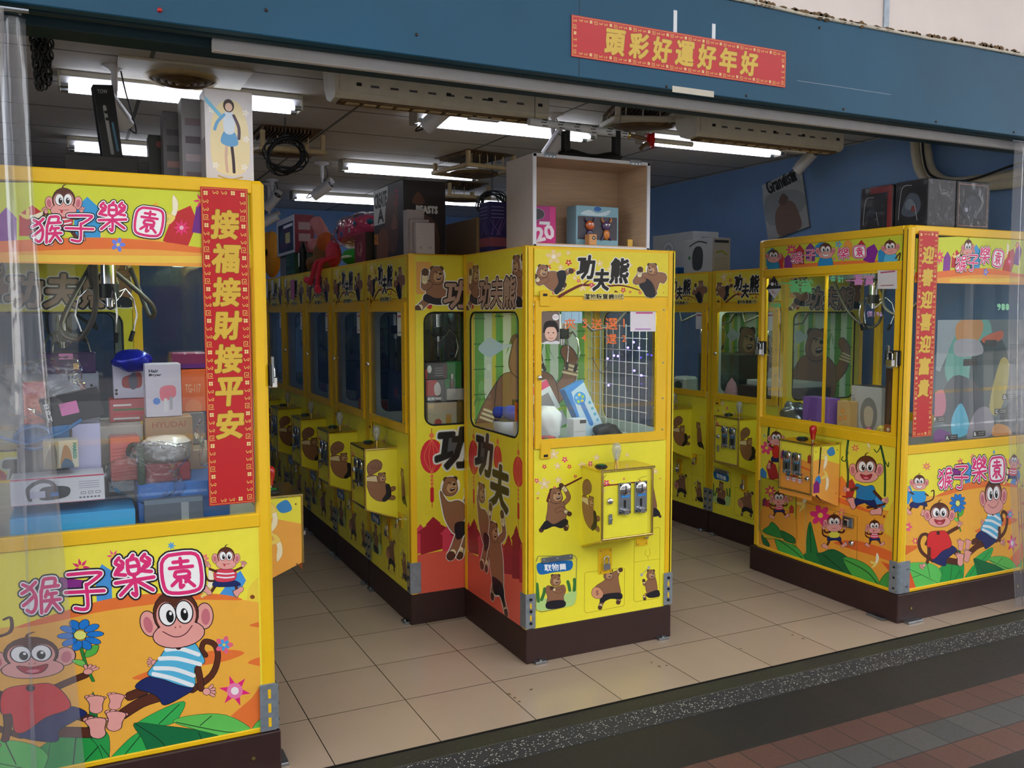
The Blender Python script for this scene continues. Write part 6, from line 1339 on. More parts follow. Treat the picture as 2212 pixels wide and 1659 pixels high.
# long-armed plush
def plush_toy(name, label, c, parts_, body, cat='plush toy'):
    m = MB(); 
    for q, r_, cc in body: m.sph(q, r_, 'plush', 16, lin(cc))
    o = m.build(name, None, label, cat, loc=c)
    for pn, L in parts_:
        m = MB()
        for pts, rr, cc in L: m.tube(spl3(pts, 4), rr, 'plush', 10, lin(cc)) if len(pts) > 1 else m.sph(pts[0], rr, 'plush', 12, lin(cc))
        m.build(pn, o)
    return o
plush_toy('plush_toy', 'red-pink long-legged plush hanging its feet over the machine edge', (-.212, 2.42, 1.955), [('leg', [([(0, -.05, .0), (-.09, -.06, -.03), (-.115, -.05, -.12), (-.125, -.06, -.2)], .017, 'd83a50')]), ('leg', [([(0, .06, .0), (-.09, .08, -.03), (-.115, .09, -.10), (-.13, .1, -.16)], .017, 'd83a50')]), ('foot', [([(-.125, -.06, -.2), (-.14, -.14, -.22)], .022, 'f04060')]), ('foot', [([(-.13, .10, -.16), (-.14, .18, -.14)], .022, 'f04060')])], [((0, 0, .03), (.05, .07, .09), 'd8485c')])
plush_toy('plush_toy', 'brown and pink eared plush toy behind the long-legged one', (-.14, 2.85, 1.98), [('ear', [([(0, .02, .12), (-.02, .12, .22), (-.03, .18, .27)], [.04, .045, .05]+[.05]*6, 'd88a8c')]), ('ear', [([(0, .05, .05), (-.03, .2, .10), (-.03, .26, .11)], [.04, .045, .05]+[.05]*6, 'd88a8c')]), ('arm', [([(-.02, .05, -.02), (-.06, .22, -.03)], .05, '7a5434')])], [((0, 0, .02), (.1, .13, .12), '8a6038'), ((-.02, -.06, .1), (.07, .08, .08), 'c8602c'), ((0, .12, -.02), (.08, .1, .08), '6a4628')])
carton('toy_box', 'white toy box with a dark window and a yellow note, far on the aisle row', (-.27, 3.30, 2.045), (-.12, 3.95, 2.33), 'c4c4cc', L=lambda a, w, h: (a.poly(rect(w*.1, h*.08, w*.93, h*.85), '28304a'), a.blob([(w*.2, h*.2), (w*.3, h*.7), (w*.6, h*.75), (w*.8, h*.3)], '5a3a5c'), a.ell(w*.3, h*.5, .06, c='345a6a'), a.poly(rect(w*.5, h*.3, w*.75, h*.58), 'c8c07a'), a.poly(rect(w*.4, h*.72, w*.9, h*.8), 'e8ecf4')), F=lambda a, w, h: (a.poly(rect(0, 0, w, h), '8a2438'), a.poly(rect(w*.2, h*.6, w*.8, h*.8), 'b89aa0'), a.poly(rect(w*.2, h*.3, w*.8, h*.5), 'b89aa0')))
carton('green_box', 'small dark green box under the white toy box', (-.27, 3.32, ZT), (-.12, 3.62, 2.042), '20482c', L=pic(['347a44', '1c2c20', '507a58'], 2, shape='bars'))
carton('grey_box', 'grey box supporting the rear end of the white toy box', (-.25, 3.66, ZT), (-.12, 3.94, 2.042), '6a6c70')
o = plush_toy('plush_cushion', 'round orange cat face cushion with black nose at the end of the aisle', (-.24, 4.32, 2.09), [('nose', [([(-.075, -.10, .01)], (.022, .03, .03), '181214')]), ('whisker', [([(-.07, .12, .0), (-.05, .2, .02)], .008, '6a4420'), ([(-.072, .11, -.03), (-.05, .2, -.03)], .008, '6a4420')]), ('ear', [([(0, .13, .14), (-.01, .16, .2)], [.05, .04, .03, .02, .01], 'd8922c')])], [((0, 0, 0), (.07, .24, .2), 'e0962c')], 'cushion')
m = MB(); m.lathe([(.03, 0), (.032, .02), (.034, .16), (.02, .2), (.016, .23), (0, .232)], (0, 0, 0), 'cable', 14); m.box((-.0345, -.016, .05), (-.032, .016, .15), 'paper'); m.build('spray_bottle', None, 'black bottle with white label standing beside the brown plush', 'bottle', loc=(-.24, 3.16, ZT))
for k, (yy, zz, s) in enumerate(((4.0, 1.80, .09), (3.72, 1.83, .06), (4.25, 1.79, .12), (3.5, 1.82, .05))):
    m = MB(); m.box((-.0015, -s/2, -s*.6), (0, s/2, s*.6), 'paper'); m.build('paper_note', None, None, None, loc=(A1-.012, yy, zz), rot=(.1*k-.15, 0, 0)); tag(list(col.objects)[-1], '%s white paper note stuck on the header of the far aisle machines' % ('medium', 'small square', 'largest', 'smallest')[k], 'note', 'paper notes on the far aisle machines')
m = MB(); m.box((-.0015, -.06, -.07), (0, .06, .07), 'print', 0, lin('c86a98')); m.build('paper_note', None, 'pink paper note on the header of a far aisle machine', 'note', loc=(A1-.012, 3.25, 1.765))
# right aisle row top
def fanp(a, w, h): a.ell(w*.4, h*.6, h*.25, c='9aa0a8'); a.ell(w*.4, h*.6, h*.22, c='c4c8ce'); a.ell(w*.4, h*.6, h*.14, c='9aa0a8'); a.ell(w*.4, h*.6, h*.05, c='d0d4da'); a.line([(w*.4, h*.35), (w*.4, h*.1)], .008, '9aa0a8')
carton('fan_box', 'white box with a printed fan, nearest to the cabinet on the right row', (2.42, 1.98, ZT), (2.66, 2.5, ZT+.32), 'b4b8bc', L=fanp, F=lambda a, w, h: a.poly(rect(w*.3, h*.8, w*.8, h*.88), '8a98a8'))
def fanq(a, w, h): a.blob([(w*.35, h*.1), (w*.3, h*.5), (w*.4, h*.75), (w*.6, h*.75), (w*.68, h*.5), (w*.62, h*.1)], '2c3236'); a.line([(w*.2, h*.8), (w*.5, h*.92), (w*.8, h*.85)], .01, '2c3236'); a.ell(w*.2, h*.45, .014, c='3a8a4a')
carton('fan_box', 'white box showing a dark kettle shape and green details on the right row', (2.30, 1.60, ZT), (2.46, 1.93, ZT+.24), 'babcc0', L=fanq, F=lambda a, w, h: (a.poly(rect(w*.1, h*.85, w*.9, h*.93), '2c3236'), a.line([(w*.2, h*.55), (w*.5, h*.6), (w*.8, h*.5)], .012, '8aa83a'), [a.line([(w*.15, h*(.1+.06*k)), (w*.85, h*(.1+.06*k))], .003, '8a8e94', smooth=False) for k in range(6)]))
carton('blue_crate', 'low blue crate between the two white boxes on the right row', (2.33, 2.05, ZT), (2.41, 2.2, ZT+.05), '1c5fa8', cat='crate')
# dark boxes on the right monkey machine
ZM = 2.0205
dk = lambda cols, s: (lambda a, w, h: (a.poly(rect(0, 0, w, h), '18181c'), pic(cols, s)(a, w, h), a.line([(w*.12, h*.2), (w*.2, h*.85), (w*.5, h*.9)], .003, 'b8bcc4'), a.line([(w*.7, h*.15), (w*.6, h*.5)], .004, 'a0a4b0')))
carton('figure_box', 'black and red wrapped box, left one of the dark boxes on the right machine', (2.09, -.125, ZM), (2.31, .085, ZM+.235), '1c1a1e', L=lambda a, w, h: (a.poly(rect(w*.3, 0, w, h), '8a1c20'), dk(['20222c', '2c303c', '181820'], 3)(a, w*.85, h*.85)), film=True)
carton('figure_box', 'black wrapped box with grey smoke print at the corner of the right machine', (2.10, -.335, ZM), (2.305, -.135, ZM+.24), '1c1c20', L=dk(['4a5462', '6a7482', '7a3434'], 5), film=True)
carton('figure_box', 'black box with a thin copper frame printed, rightmost on the right machine', (2.315, -.335, ZM), (2.565, -.1, ZM+.24), '141418', F=lambda a, w, h: (a.line([(w*.06, h*.06), (w*.94, h*.06), (w*.94, h*.94), (w*.06, h*.94)], .003, '9a6a4a', smooth=False, closed=True), a.blob([(w*.2, h*.3), (w*.4, h*.7), (w*.7, h*.6), (w*.8, h*.25)], '262a34'), a.ell(w*.3, h*.4, .012, c='8a8e9a')), film=True)
# boxes on the left monkey machine
def girl(a, w, h):
    a.poly(rect(0, 0, w, h), 'd8d4d6'); a.blob([(w*.15, h*.2), (w*.12, h*.6), (w*.3, h*.85), (w*.7, h*.88), (w*.9, h*.6), (w*.88, h*.2), (w*.5, h*.1)], 'ecdcae')
    for x, y in ((.15, .78), (.85, .78), (.2, .2), (.8, .2), (.85, .5)): flower(a, w*x, h*y, .012, 'f6f2ea', 5, 'f0e4c0', False)
    a.poly([(w*.02, h*.92), (w*.35, h*.74), (w*.32, h*.70), (w*.02, h*.86)], '7cc4e4')
    # plain dressed figure
    a.line([(w*.44, h*.44), (w*.42, h*.28), (w*.44, h*.14)], .009, 'd8b4a0'); a.line([(w*.54, h*.44), (w*.57, h*.28), (w*.58, h*.14)], .010, '3a2c34')
    a.blob([(w*.38, h*.56), (w*.5, h*.58), (w*.62, h*.56), (w*.68, h*.44), (w*.5, h*.41), (w*.32, h*.45)], '6aa8d8'); a.blob([(w*.4, h*.76), (w*.6, h*.76), (w*.6, h*.56), (w*.4, h*.56)], 'd8e4f0'); a.line([(w*.4, h*.74), (w*.26, h*.66), (w*.2, h*.58)], .010, '6aa8d8'); a.line([(w*.6, h*.74), (w*.7, h*.62), (w*.7, h*.5)], .010, '5a4a58')
    a.ell(w*.5, h*.84, .018, .022, c='3a2a28'); a.ell(w*.5, h*.825, .012, .014, c='e8c4b0'); a.line([(w*.25, h*.09), (w*.5, h*.06), (w*.75, h*.09)], .006, 'c8a860')
carton('figure_box', 'white box with a printed figure on cream, at the left machine corner', (-1.365, -.31, 2.0205), (-1.208, -.19, 2.335), 'd4d0d2', F=girl, L=lambda a, w, h: (a.poly(rect(0, 0, w, h), '8a8890'), a.poly(rect(w*.3, h*.5, w, h*.9), 'c8c8d0')))
carton('tall_box', 'tall grey box directly behind the white figure box', (-1.425, -.18, 2.0205), (-1.28, -.08, 2.325), '7c7c84', F=pic(['6a5c64', '9a9098', '4a444c'], 4, shape='bars'))
carton('tall_box', 'tall dark silver box left of the grey one on the left machine', (-1.475, -.06, 2.0205), (-1.33, .04, 2.30), '55555c', F=pic(['3c3c44', '8a6a6a', '2c2c34'], 6, shape='bars'))
carton('small_box', 'small black box with a red dot beside the tall silver box', (-1.515, .06, 2.0205), (-1.44, .14, 2.235), '1c2420', F=lambda a, w, h: a.ell(w*.5, h*.85, .012, c='7a4040'))
carton('flat_box', 'wide dark grey box lying on top of the left machine', (-1.79, .17, 2.0205), (-1.545, .42, 2.165), '3a3a3e', F=pic(['2a2a2e', '4a4a50', '302830'], 9))
m = MB(); m.box((-.035, -.03, 0), (.035, .03, .27), 'carton', .002, lin('15181c')); a = Art(m, lambda u, v, k: (u-.035, -.03-k, v), (0, 0, .07, .27), mat='carton'); a.line([(.03, .19), (.035, .02)], .012, 'a8acb2', smooth=False); a.text('TOW', .03, .245, .014, 'c8d0d8', w=.035, up=True); a.ell(.032, .17, .006, c='15181c'); a.ell(.033, .145, .006, c='15181c'); a.line([(.05, .13), (.055, .03)], .008, '4a80a8', smooth=False)
m.build('tall_box', None, 'narrow black box leaning upright on the wide grey box', 'box', loc=(-1.63, .26, 2.167), rot=(0, -.10, .1))
# --- inside the left monkey machine
ZB = .9055
cpx('blue_box', 'long light blue box on the floor of the left machine', (22, 1098, 292, 1152), -.425, .25, '35a5e5', z=ZB, L=None)
zt_ = at(22, 1098, 'y', -.425).z+.001
cpx('headset_box', 'white box with a printed headset in front on the long blue box', (24, 1022, 225, 1104), -.415, .12, 'd2d2de', z=zt_, F=lambda a, w, h: (a.poly(rect(0, h*.93, w, h), 'c04a6a'), a.line([(w*.2, h*.2), (w*.18, h*.6), (w*.3, h*.85), (w*.42, h*.8), (w*.48, h*.55)], .012, '55565e'), a.blob([(w*.3, h*.2), (w*.32, h*.6), (w*.5, h*.65), (w*.62, h*.55), (w*.6, h*.25), (w*.45, h*.15)], '4a4c54'), a.poly(rect(w*.2, h*.25, w*.36, h*.5), 'c0c0d8'), a.poly(rect(w*.42, h*.28, w*.5, h*.42), '3a78c8'), [a.line([(w*.72, h*(.75-.08*k)), (w*.94, h*(.75-.08*k))], .002, '9a9cb0', smooth=False) for k in range(4)], [a.line(rect(w*(.74+.08*k), h*.28, w*(.79+.08*k), h*.36), .0015, '6a6c80', smooth=False, closed=True) for k in range(3)], [a.poly(rect(w*(.72+.04*k), h*.12, w*(.745+.04*k), h*.18), '707284') for k in range(6)], a.poly(rect(0, 0, w, h*.03), 'c04a6a')), film=False)
zt2 = at(24, 1022, 'y', -.415).z+.001
cpx('game_box', 'small box lettered MARCO standing on the white headset box', (95, 950, 168, 1022), -.40, .08, 'c4bfae', z=zt2, F=lambda a, w, h: (a.poly(rect(0, 0, w*.45, h), '9a927e'), a.blob([(w*.05, 0), (w*.1, h*.5), (w*.3, h*.9), (w*.4, h*.5), (w*.35, 0)], '6a6252'), a.blob([(w*.5, 0), (w*.5, h*.4), (w*.62, h*.85), (w*.78, h*.6), (w*.8, 0)], 'a87a50'), a.blob([(w*.5, 0), (w*.6, h*.35), (w*.8, h*.25), (w*.85, 0)], '3a5a78'), a.text('MARCO', w*.9, h*.62, w*.09, '2a8a7a', rot=-90, w=h*.55, bold=.001, up=True)))
cpx('white_box', 'plain pale lilac box behind the MARCO box', (150, 914, 216, 1022), -.285, .08, 'bcbce4', z=zt_, F=lambda a, w, h: (a.poly(rect(w*.1, 0, w, h*.16), '1c2438'), a.text('YARU', w*.65, h*.07, h*.035, 'c8ccd8', w=w*.3, up=True)))
cpx('blue_box', 'small blue box with coiled cable resting on it, left in the left machine', (40, 918, 148, 950), -.30, .10, '2e74b4', z=at(40, 965, 'y', -.30).z)
carton('cardboard_box', 'grey cardboard box hidden behind the headset box', (-1.96, -.285, zt_), (-1.83, -.19, at(40, 965, 'y', -.30).z-.001), '6a6a70')
m = MB()
for k in range(4): m.tube([(.05*cos(t)*(1-.06*k), .012*sin(2*t)+.006*k, .035*sin(t)+.04) for t in [2*pi*i/18 for i in range(18)]], .006, 'plastic', 6, lin('1f6aa8'), closed=True)
m.tube([(-.1, 0, .05), (-.02, 0, .02), (.08, .0, .05), (.14, .0, .09)], .006, 'plastic', 6, lin('1f6aa8')); m.build('charging_cable', None, 'blue coiled cable at the left inside the left machine', 'cable', loc=(-1.91, -.33, 1.155))
# second column
carton('cardboard_box', 'large white cardboard box in the middle of the left machine', (-1.93, -.16, ZB), (-1.58, .12, 1.20), 'c8c4c0')
carton('blue_box', 'deep blue box on the floor at the right in the left machine', (-1.615, -.40, ZB), (-1.33, -.16, 1.03), '2f6fc0', F=pic(['2a60b0', '3a80d0'], 11, shape='bars'))
carton('grey_box', 'dark slate box with a silver handle strip in front at the right', (-1.60, -.435, ZB), (-1.42, -.405, .985), '525c6c', F=lambda a, w, h: (a.poly(rect(w*.62, 0, w*.75, h), '8a949c'), a.poly(rect(0, h*.8, w, h), '68788a')))
carton('red_box', 'pinkish red box with fine lines in the middle of the left machine', (-1.69, -.30, 1.032), (-1.60, -.20, 1.175), 'd86a66', F=lambda a, w, h: [a.line([(w*.05, h*(.1+.08*k)), (w*.95, h*(.14+.08*k))], .0018, 'a84448', smooth=False) for k in range(9)], film=True)
carton('cardboard_box', 'small grey box under the pinkish red box', (-1.70, -.31, zt_), (-1.62, -.19, 1.031), '8a8c94')
carton('maroon_box', 'maroon box on the deep blue box under the white lidded pot', (-1.59, -.37, 1.031), (-1.45, -.22, 1.09), '9a2c3c', film=True)
m = MB(); m.lathe([(0, 0), (.07, 0), (.078, .02), (.08, .05), (.074, .062)], (0, 0, 0), 'plastic', 24, c=lin('9a9aa0')); m.lathe([(.078, .062), (.06, .078), (0, .084)], (0, 0, 0), 'plastic', 24, c=lin('e6e0de')); o = m.build('lidded_pot', None, 'grey pot with a white lid in the left machine', 'pot', loc=(-1.515, -.295, 1.092))
m = MB(); m.tube(spl3([(-.07, -.02, .05), (-.11, -.03, .06), (-.12, -.03, .03), (-.08, -.02, .02)]), .008, 'black', 8); m.build('handle', o)
carton('brown_box', 'brown carton above the white lidded pot', (-1.575, -.20, 1.10), (-1.42, -.08, 1.225), 'a88462', F=lambda a, w, h: a.text('HYUDAI', w*.5, h*.8, h*.16, '9a4a34', w=w*.7, up=True))
carton('cardboard_box', 'tan cardboard box at the back right of the left machine', (-1.495, -.155, ZB), (-1.30, .10, 1.098), 'b49a80')
cpx('hair_dryer_box', 'upright white Hair Dryer box in the left machine', (316, 785, 390, 900), -.19, .09, 'cfcbe0', z=1.2265, F=lambda a, w, h: (a.text('Hair', w*.24, h*.87, h*.055, '40404c', w=w*.26, up=True, bold=.0006), a.text('Dryer', w*.28, h*.79, h*.055, '40404c', w=w*.34, up=True, bold=.0006), a.blob([(w*.45, h*.3), (w*.42, h*.55), (w*.8, h*.58), (w*.82, h*.38)], 'e07a90'), a.line([(w*.55, h*.32), (w*.55, h*.12)], .012, 'd8d8e4', smooth=False), a.line([(w*.7, h*.36), (w*.7, h*.15)], .010, 'a8a8b8', smooth=False), a.ell(w*.3, h*.3, .012, c='4a80d8')))
cpx('trimmer_box', 'white box with a red and grey hair trimmer printed on it', (246, 787, 309, 842), -.05, .10, 'c6c4dc', z=1.2015+.082, F=lambda a, w, h: (a.blob([(w*.3, h*.35), (w*.3, h*.6), (w*.55, h*.7), (w*.9, h*.75), (w*.92, h*.35), (w*.6, h*.3)], 'a04448'), a.blob([(w*.55, h*.3), (w*.5, h*.6), (w*.7, h*.78), (w*.8, h*.5), (w*.72, h*.28)], '5a5c74'), a.ell(w*.08, h*.25, .005, c='303038'), a.ell(w*.08, h*.15, .005, c='303038')))
carton('red_box', 'flat red striped box under the hair trimmer box', (-1.68, -.06, 1.2015), (-1.53, .06, 1.282), 'b8505c', F=pic(['e8e4e4', 'c83848', '507848'], 12, shape='bars'))
cpx('orange_box', 'orange box marked TG-117 at the right of the Hair Dryer box', (392, 797, 446, 842), .0, .12, 'e86a30', z=1.22, F=lambda a, w, h: (a.text('TG-117', w*.45, h*.55, h*.2, 'f0c8a0', w=w*.6, up=True), a.ell(w*.45, h*.1, .03, c='f08850')))
carton('grey_box', 'grey box carrying the orange TG-117 box', (-1.52, -.02, 1.101), (-1.36, .12, 1.218), '74747c')
cpx('magenta_box', 'magenta and purple box on top of the orange TG-117 box', (372, 762, 446, 796), .0, .12, '8a2a5c', z=at(392, 797, 'y', 0).z+.001, F=lambda a, w, h: (a.poly(rect(0, 0, w, h*.3), '6a2a8a')), film=True)
cpx('orange_box', 'orange-red box with a dial print at the far left of the left machine', (52, 826, 96, 905), -.14, .08, 'd85c44', z=1.2015, F=lambda a, w, h: (a.ell(w*.6, h*.4, w*.35, c='e87a60'), a.ell(w*.6, h*.4, w*.25, c='d85c44'), a.poly(rect(0, h*.75, w, h), 'c83a50')))
cpx('purple_box', 'long purple box with a pink label in shrink wrap at the back', (84, 762, 206, 800), .0, .09, '3c2458', z=at(84, 808, 'y', .02).z, F=lambda a, w, h: (a.poly(rect(w*.35, h*.7, w*.6, h), 'd88ac0'), a.poly(rect(w*.6, h*.2, w*.7, h*.5), 'd8a858')), film=True)
carton('grey_box', 'pale grey box marked with two dots under the long purple box', (-1.87, .0, 1.2015), (-1.71, .13, at(84, 808, 'y', .02).z-.001), '8a90a4', F=lambda a, w, h: (a.ell(w*.75, h*.3, .01, c='30343c'), a.ell(w*.85, h*.75, .005, c='30343c')))
o = carton('bagged_box', 'black tilted box with a pink label in a clear bag', (-1.875, -.30, 1.235), (-1.70, -.24, 1.33), '1c2234', F=lambda a, w, h: (a.poly(rect(w*.3, h*.3, w*.6, h*.72), 'd878b8'), a.text('日立工', w*.1, h*.5, h*.14, 'd8dce4', rot=-90, w=h*.6, up=True, bold=.0008)), rot=(0, -.2, 0))
bb = bagfilm('clear_bag', 'large crumpled clear plastic bag over the black tilted box', (-1.86, -.24, 1.34), (.11, .05, .10), 26, 8, amp=.5)
carton('cardboard_box', 'grey carton wedged under the black tilted box', (-1.86, -.295, 1.153), (-1.80, -.17, 1.215), '54565e')
bagfilm('clear_bag', 'crumpled clear plastic bag in front of the maroon box', (-1.57, -.405, 1.07), (.10, .022, .10), 24, 3, amp=.5)
bagfilm('clear_bag', 'clear plastic bag bundled at the right side of the left machine', (-1.375, -.36, 1.16), (.05, .04, .09), 22, 6, amp=.5)
bb = bagfilm('wrapped_ball', 'shiny dark blue wrapped ball on the trimmer box', (-1.60, -.09, 1.42), (.065, .05, .04), 22, 9, amp=.2, cat='ball'); bb.data.materials.clear(); bb.data.materials.append(pmat('bluefoil', (.05, .10, .62), .25, .3, var=.3, scale=20, bump=.6))
carton('bottle_carton', 'slim dark green carton between the red box and the pot', (-1.612, -.398, 1.031), (-1.592, -.33, 1.15), '24402e', film=True)
# --- inside the right monkey machine
def ball(x, y, r_, c, label): m = MB(); m.sph((0, 0, 0), r_, 'plastic', 20, lin(c)); m.build('plastic_ball', None, label, 'ball', loc=(x, y, ZB+r_))
def zat(px, py): return at(px, py, 'z', ZB)
for px, py, rr, c, lb in ((1795, 922, .033, '2e9a34', 'green plastic ball left of the blue one in the right machine'), (1821, 928, .031, '2f5fd0', 'blue plastic ball between two green balls in the right machine'), (1853, 934, .034, '2e9a34', 'green plastic ball right of the blue one in the right machine'), (1876, 940, .022, 'f06a9a', 'small pink plastic ball in the right machine'), (1905, 944, .033, 'e8c848', 'yellow plastic ball at the right in the right machine'), (1752, 915, .022, '6aa0e0', 'small pale blue plastic ball before the purple card'), (1768, 918, .018, 'd8c848', 'small yellow plastic ball beside the purple card')):
    q = zat(px, py); ball(max(q.x, 2.0), q.y, rr, c, lb)
def xbox(name, label, px, x, depth, c, **k):
    a, b = at(px[0], px[3], 'x', x), at(px[2], px[1], 'x', x); return carton(name, label, (x, b.y, ZB), (x+depth, a.y, b.z), c, **k)
xbox('folded_card', 'purple folded card box standing in the right machine', (1733, 862, 1790, 920), 2.06, .09, '8a62b8', L=lambda a, w, h: (a.poly([(w*.1, 0), (w*.3, h), (w*.6, h), (w*.5, 0)], '7a50a8'), a.ell(w*.3, h*.3, .005, c='e8a060')))
xbox('flower_box', 'cream box with orange flowers in the right machine', (1807, 868, 1834, 925), 2.10, .07, 'd8b070', L=lambda a, w, h: [flower(a, w*x, h*y, .016, 'e8902c', 6, 'f8e090', False) for x, y in ((.5, .7), (.3, .45), (.7, .5))])
xbox('white_box', 'large white and grey box with an oval window in the right machine', (1836, 838, 1905, 935), 2.175, .14, 'c0bebc', L=lambda a, w, h: (a.ell(w*.6, h*.42, w*.28, h*.36, c='8a8684'), a.blob([(w*.5, h*.2), (w*.45, h*.5), (w*.6, h*.6), (w*.75, h*.5), (w*.7, h*.2)], 'c8b8a4'), a.text('LISA', w*.1, h*.7, h*.08, '505054', rot=-80, w=h*.2, up=True)), T=lambda a, w, h: a.poly(rect(0, 0, w, h), '3a3c44'))
xbox('figure_box', 'tall dark brown box leaning on the corner post in the right machine', (1909, 795, 1932, 940), 2.02, .10, '4a3024', L=lambda a, w, h: (a.poly(rect(0, h*.05, w, h*.25), 'b86a30'), a.ell(w*.5, h*.18, .01, c='e8d8c0'), a.blob([(w*.3, h*.3), (w*.4, h*.8), (w*.8, h*.7), (w*.7, h*.35)], '6a4a38')))
bagfilm('silver_bag', 'crumpled silver wrapped bag at the left in the right machine', (2.12, .58, .985), (.07, .08, .06), 22, 13, mat='steel', amp=.5)
# poster behind the side glass of the right machine
q0, q1 = at(2016, 955, 'y', -.342), at(2212, 690, 'y', -.342); m = MB(); W_, H_ = q1.x-q0.x+.05, q1.z-q0.z
pl = lambda u, v, k: (u, -k, v); m.plate(rect(0, 0, W_, H_), [], pl, .001, 'print', lin('5a6a72')); a = Art(m, pl, (0, 0, W_, H_))
X_ = lambda px: at(px, 800, 'y', -.342).x-q0.x; Z_ = lambda py: at(2100, py, 'y', -.342).z-q0.z; PP = lambda *L: [(X_(x), Z_(y)) for x, y in L]
a.poly(PP((2010, 690), (2075, 690), (2030, 800), (2010, 790)), '9aa8b0'); a.blob(PP((2040, 790), (2075, 700), (2130, 690), (2140, 760), (2110, 820), (2070, 850)), '62a89c'); a.blob(PP((2100, 760), (2150, 720), (2180, 800), (2150, 880), (2100, 860)), '1c3c44')
a.blob(PP((2062, 700), (2100, 686), (2120, 700), (2110, 735), (2070, 745)), 'c8905a'); a.blob(PP((2062, 735), (2110, 735), (2120, 765), (2065, 768)), 'a8a8b0')
a.blob(PP((2030, 870), (2060, 810), (2110, 830), (2130, 880), (2100, 920), (2050, 915)), '3a4450'); a.blob(PP((2018, 850), (2040, 840), (2045, 885), (2020, 900)), 'c8708a'); a.blob(PP((2140, 880), (2160, 780), (2180, 790), (2175, 850), (2160, 900)), 'b8a850'); a.blob(PP((2060, 900), (2080, 870), (2100, 930), (2065, 940)), '58b8d8'); a.blob(PP((2095, 950), (2110, 890), (2140, 885), (2150, 940)), '8a8492')
a.blob(PP((2165, 900), (2210, 860), (2230, 950), (2180, 950)), '26303a'); a.blob(PP((2150, 945), (2155, 920), (2185, 930), (2190, 955)), 'd89040'); a.blob(PP((2020, 950), (2030, 920), (2060, 935), (2062, 955)), '7a3a8a'); a.blob(PP((2120, 730), (2160, 715), (2160, 735), (2125, 742)), 'c85a34'); a.poly(PP((2180, 745), (2215, 745), (2215, 850), (2180, 850)), '24384c')
for t_, px, py in (('A.', 2052, 941), ('B.', 2112, 938), ('C.', 2157, 893), ('D.', 2173, 862), ('F.', 2024, 900)): a.poly(PP((px-5, py-6), (px+22, py-6), (px+22, py+6), (px-5, py+6)), '15161a'); a.text(t_, X_(px), Z_(py), .018, 'f0f0f0', up=True, bold=.001); a.line(PP((px+7, py-2), (px+19, py-2)), .002, 'c8c8c8', smooth=False); a.line(PP((px+7, py+2), (px+19, py+2)), .002, 'c8c8c8', smooth=False)
a.poly(PP((2080, 775), (2110, 775), (2110, 790), (2080, 790)), '1c2024'); a.poly(PP((2125, 735), (2150, 735), (2150, 750), (2125, 750)), '1c2024')
m.build('prize_poster', None, 'colourful dark prize poster with tags A B C D F inside the right machine glass', 'poster', loc=(q0.x, -.342, q0.z))
# --- notices and writing on glass
def glass_art(name, label, plane, conv, place, fn, cat='writing', clip=(-5, 0, 5, 3)):
    m = MB(); a = Art(m, place, clip, plane, conv, base=.0006); fn(a); m.build(name, None, label, cat)
FC = (('y', 0), lambda w: (w.x, w.z), lambda u, v, h: (u, -.0022-h, v))
FM = (('x', 1.951), lambda w: (-w.y, w.z), lambda u, v, h: (1.9508-h, -u, v))
def sheet(name, label, cat, P, pxr, c, fn=None, view=(0, 0, 1)):
    m = MB(); a = Art(m, P[2], (-5, 0, 5, 3), P[0], P[1], base=.0004); a.poly([(pxr[0], pxr[1]), (pxr[2], pxr[1]), (pxr[2], pxr[3]), (pxr[0], pxr[3])], c)
    if fn: a.view(*view); fn(a)
    m.build(name, None, label, cat)
sheet('portrait_print', 'portrait print of a person with short dark hair and white collar on the centre glass', 'photo print', FC, (1168.5, 673, 1208, 743), 'e8e8ea', lambda a: (a.poly([(462, 912), (555, 908), (555, 1070), (462, 1075)], '7a6a60'), a.blob([(470, 1078), (490, 1066), (510, 1070), (540, 1064), (552, 1074)], 'e6e8ee'), a.blob([(470, 1010), (478, 970), (505, 958), (538, 965), (552, 1000), (548, 1020), (475, 1022)], '1a1414'), a.ell(511, 1026, 32, 40, 'eec4ae'), a.blob([(478, 1000), (500, 992), (525, 992), (546, 1000), (545, 985), (510, 972), (480, 985)], '1a1414'), a.ell(498, 1022, 5, 3, '3a2420'), a.ell(524, 1022, 5, 3, '3a2420'), a.ell(511, 1036, 3, 4, 'd8a08c'), a.line([(500, 1049), (511, 1052), (523, 1049)], 3, 'c0605c'), a.ell(536, 940, 18, 17, 'f4f4f6', ol=2), a.text('GO', 536, 938, 12, 'd03a40')), (980, 300, 2.44))
sheet('notice_sheet', 'pale blue notice sheet next to the portrait print', 'notice', FC, (1212, 672.5, 1257, 698), 'a8cce0', lambda a: [a.line([(1214+k*4, 676), (1214+k*4, 694)], .8, '5a7a98', smooth=False) for k in (0, 1, 5, 9)])
sheet('notice_sheet', 'white notice sheet with pink heading at the top right of the centre glass', 'notice', FC, (1361, 672.5, 1416, 716), 'e9e3ec', lambda a: (a.line([(1374, 676), (1408, 676)], 3.5, 'c84a8a', smooth=False), a.line([(1372, 711), (1404, 711)], 2.5, 'b07ac0', smooth=False)))
glass_art('orange_writing', 'orange handwritten offer on the glass of the centre machine', *FC[:2], FC[2], lambda a: (a.view(980, 300, 2.44), [a.text(t, x, y, h, 'f07838', bold=.7, rot=r) for t, x, y, h, r in (('夾', 612, 975, 56, -5), ('3', 690, 972, 46, 0), ('送', 752, 975, 56, 3), ('選', 830, 975, 60, 0), ('1', 896, 970, 42, 0), ('4', 685, 1048, 34, 0), ('選', 830, 1055, 50, 0), ('2', 897, 1052, 34, 0))]))
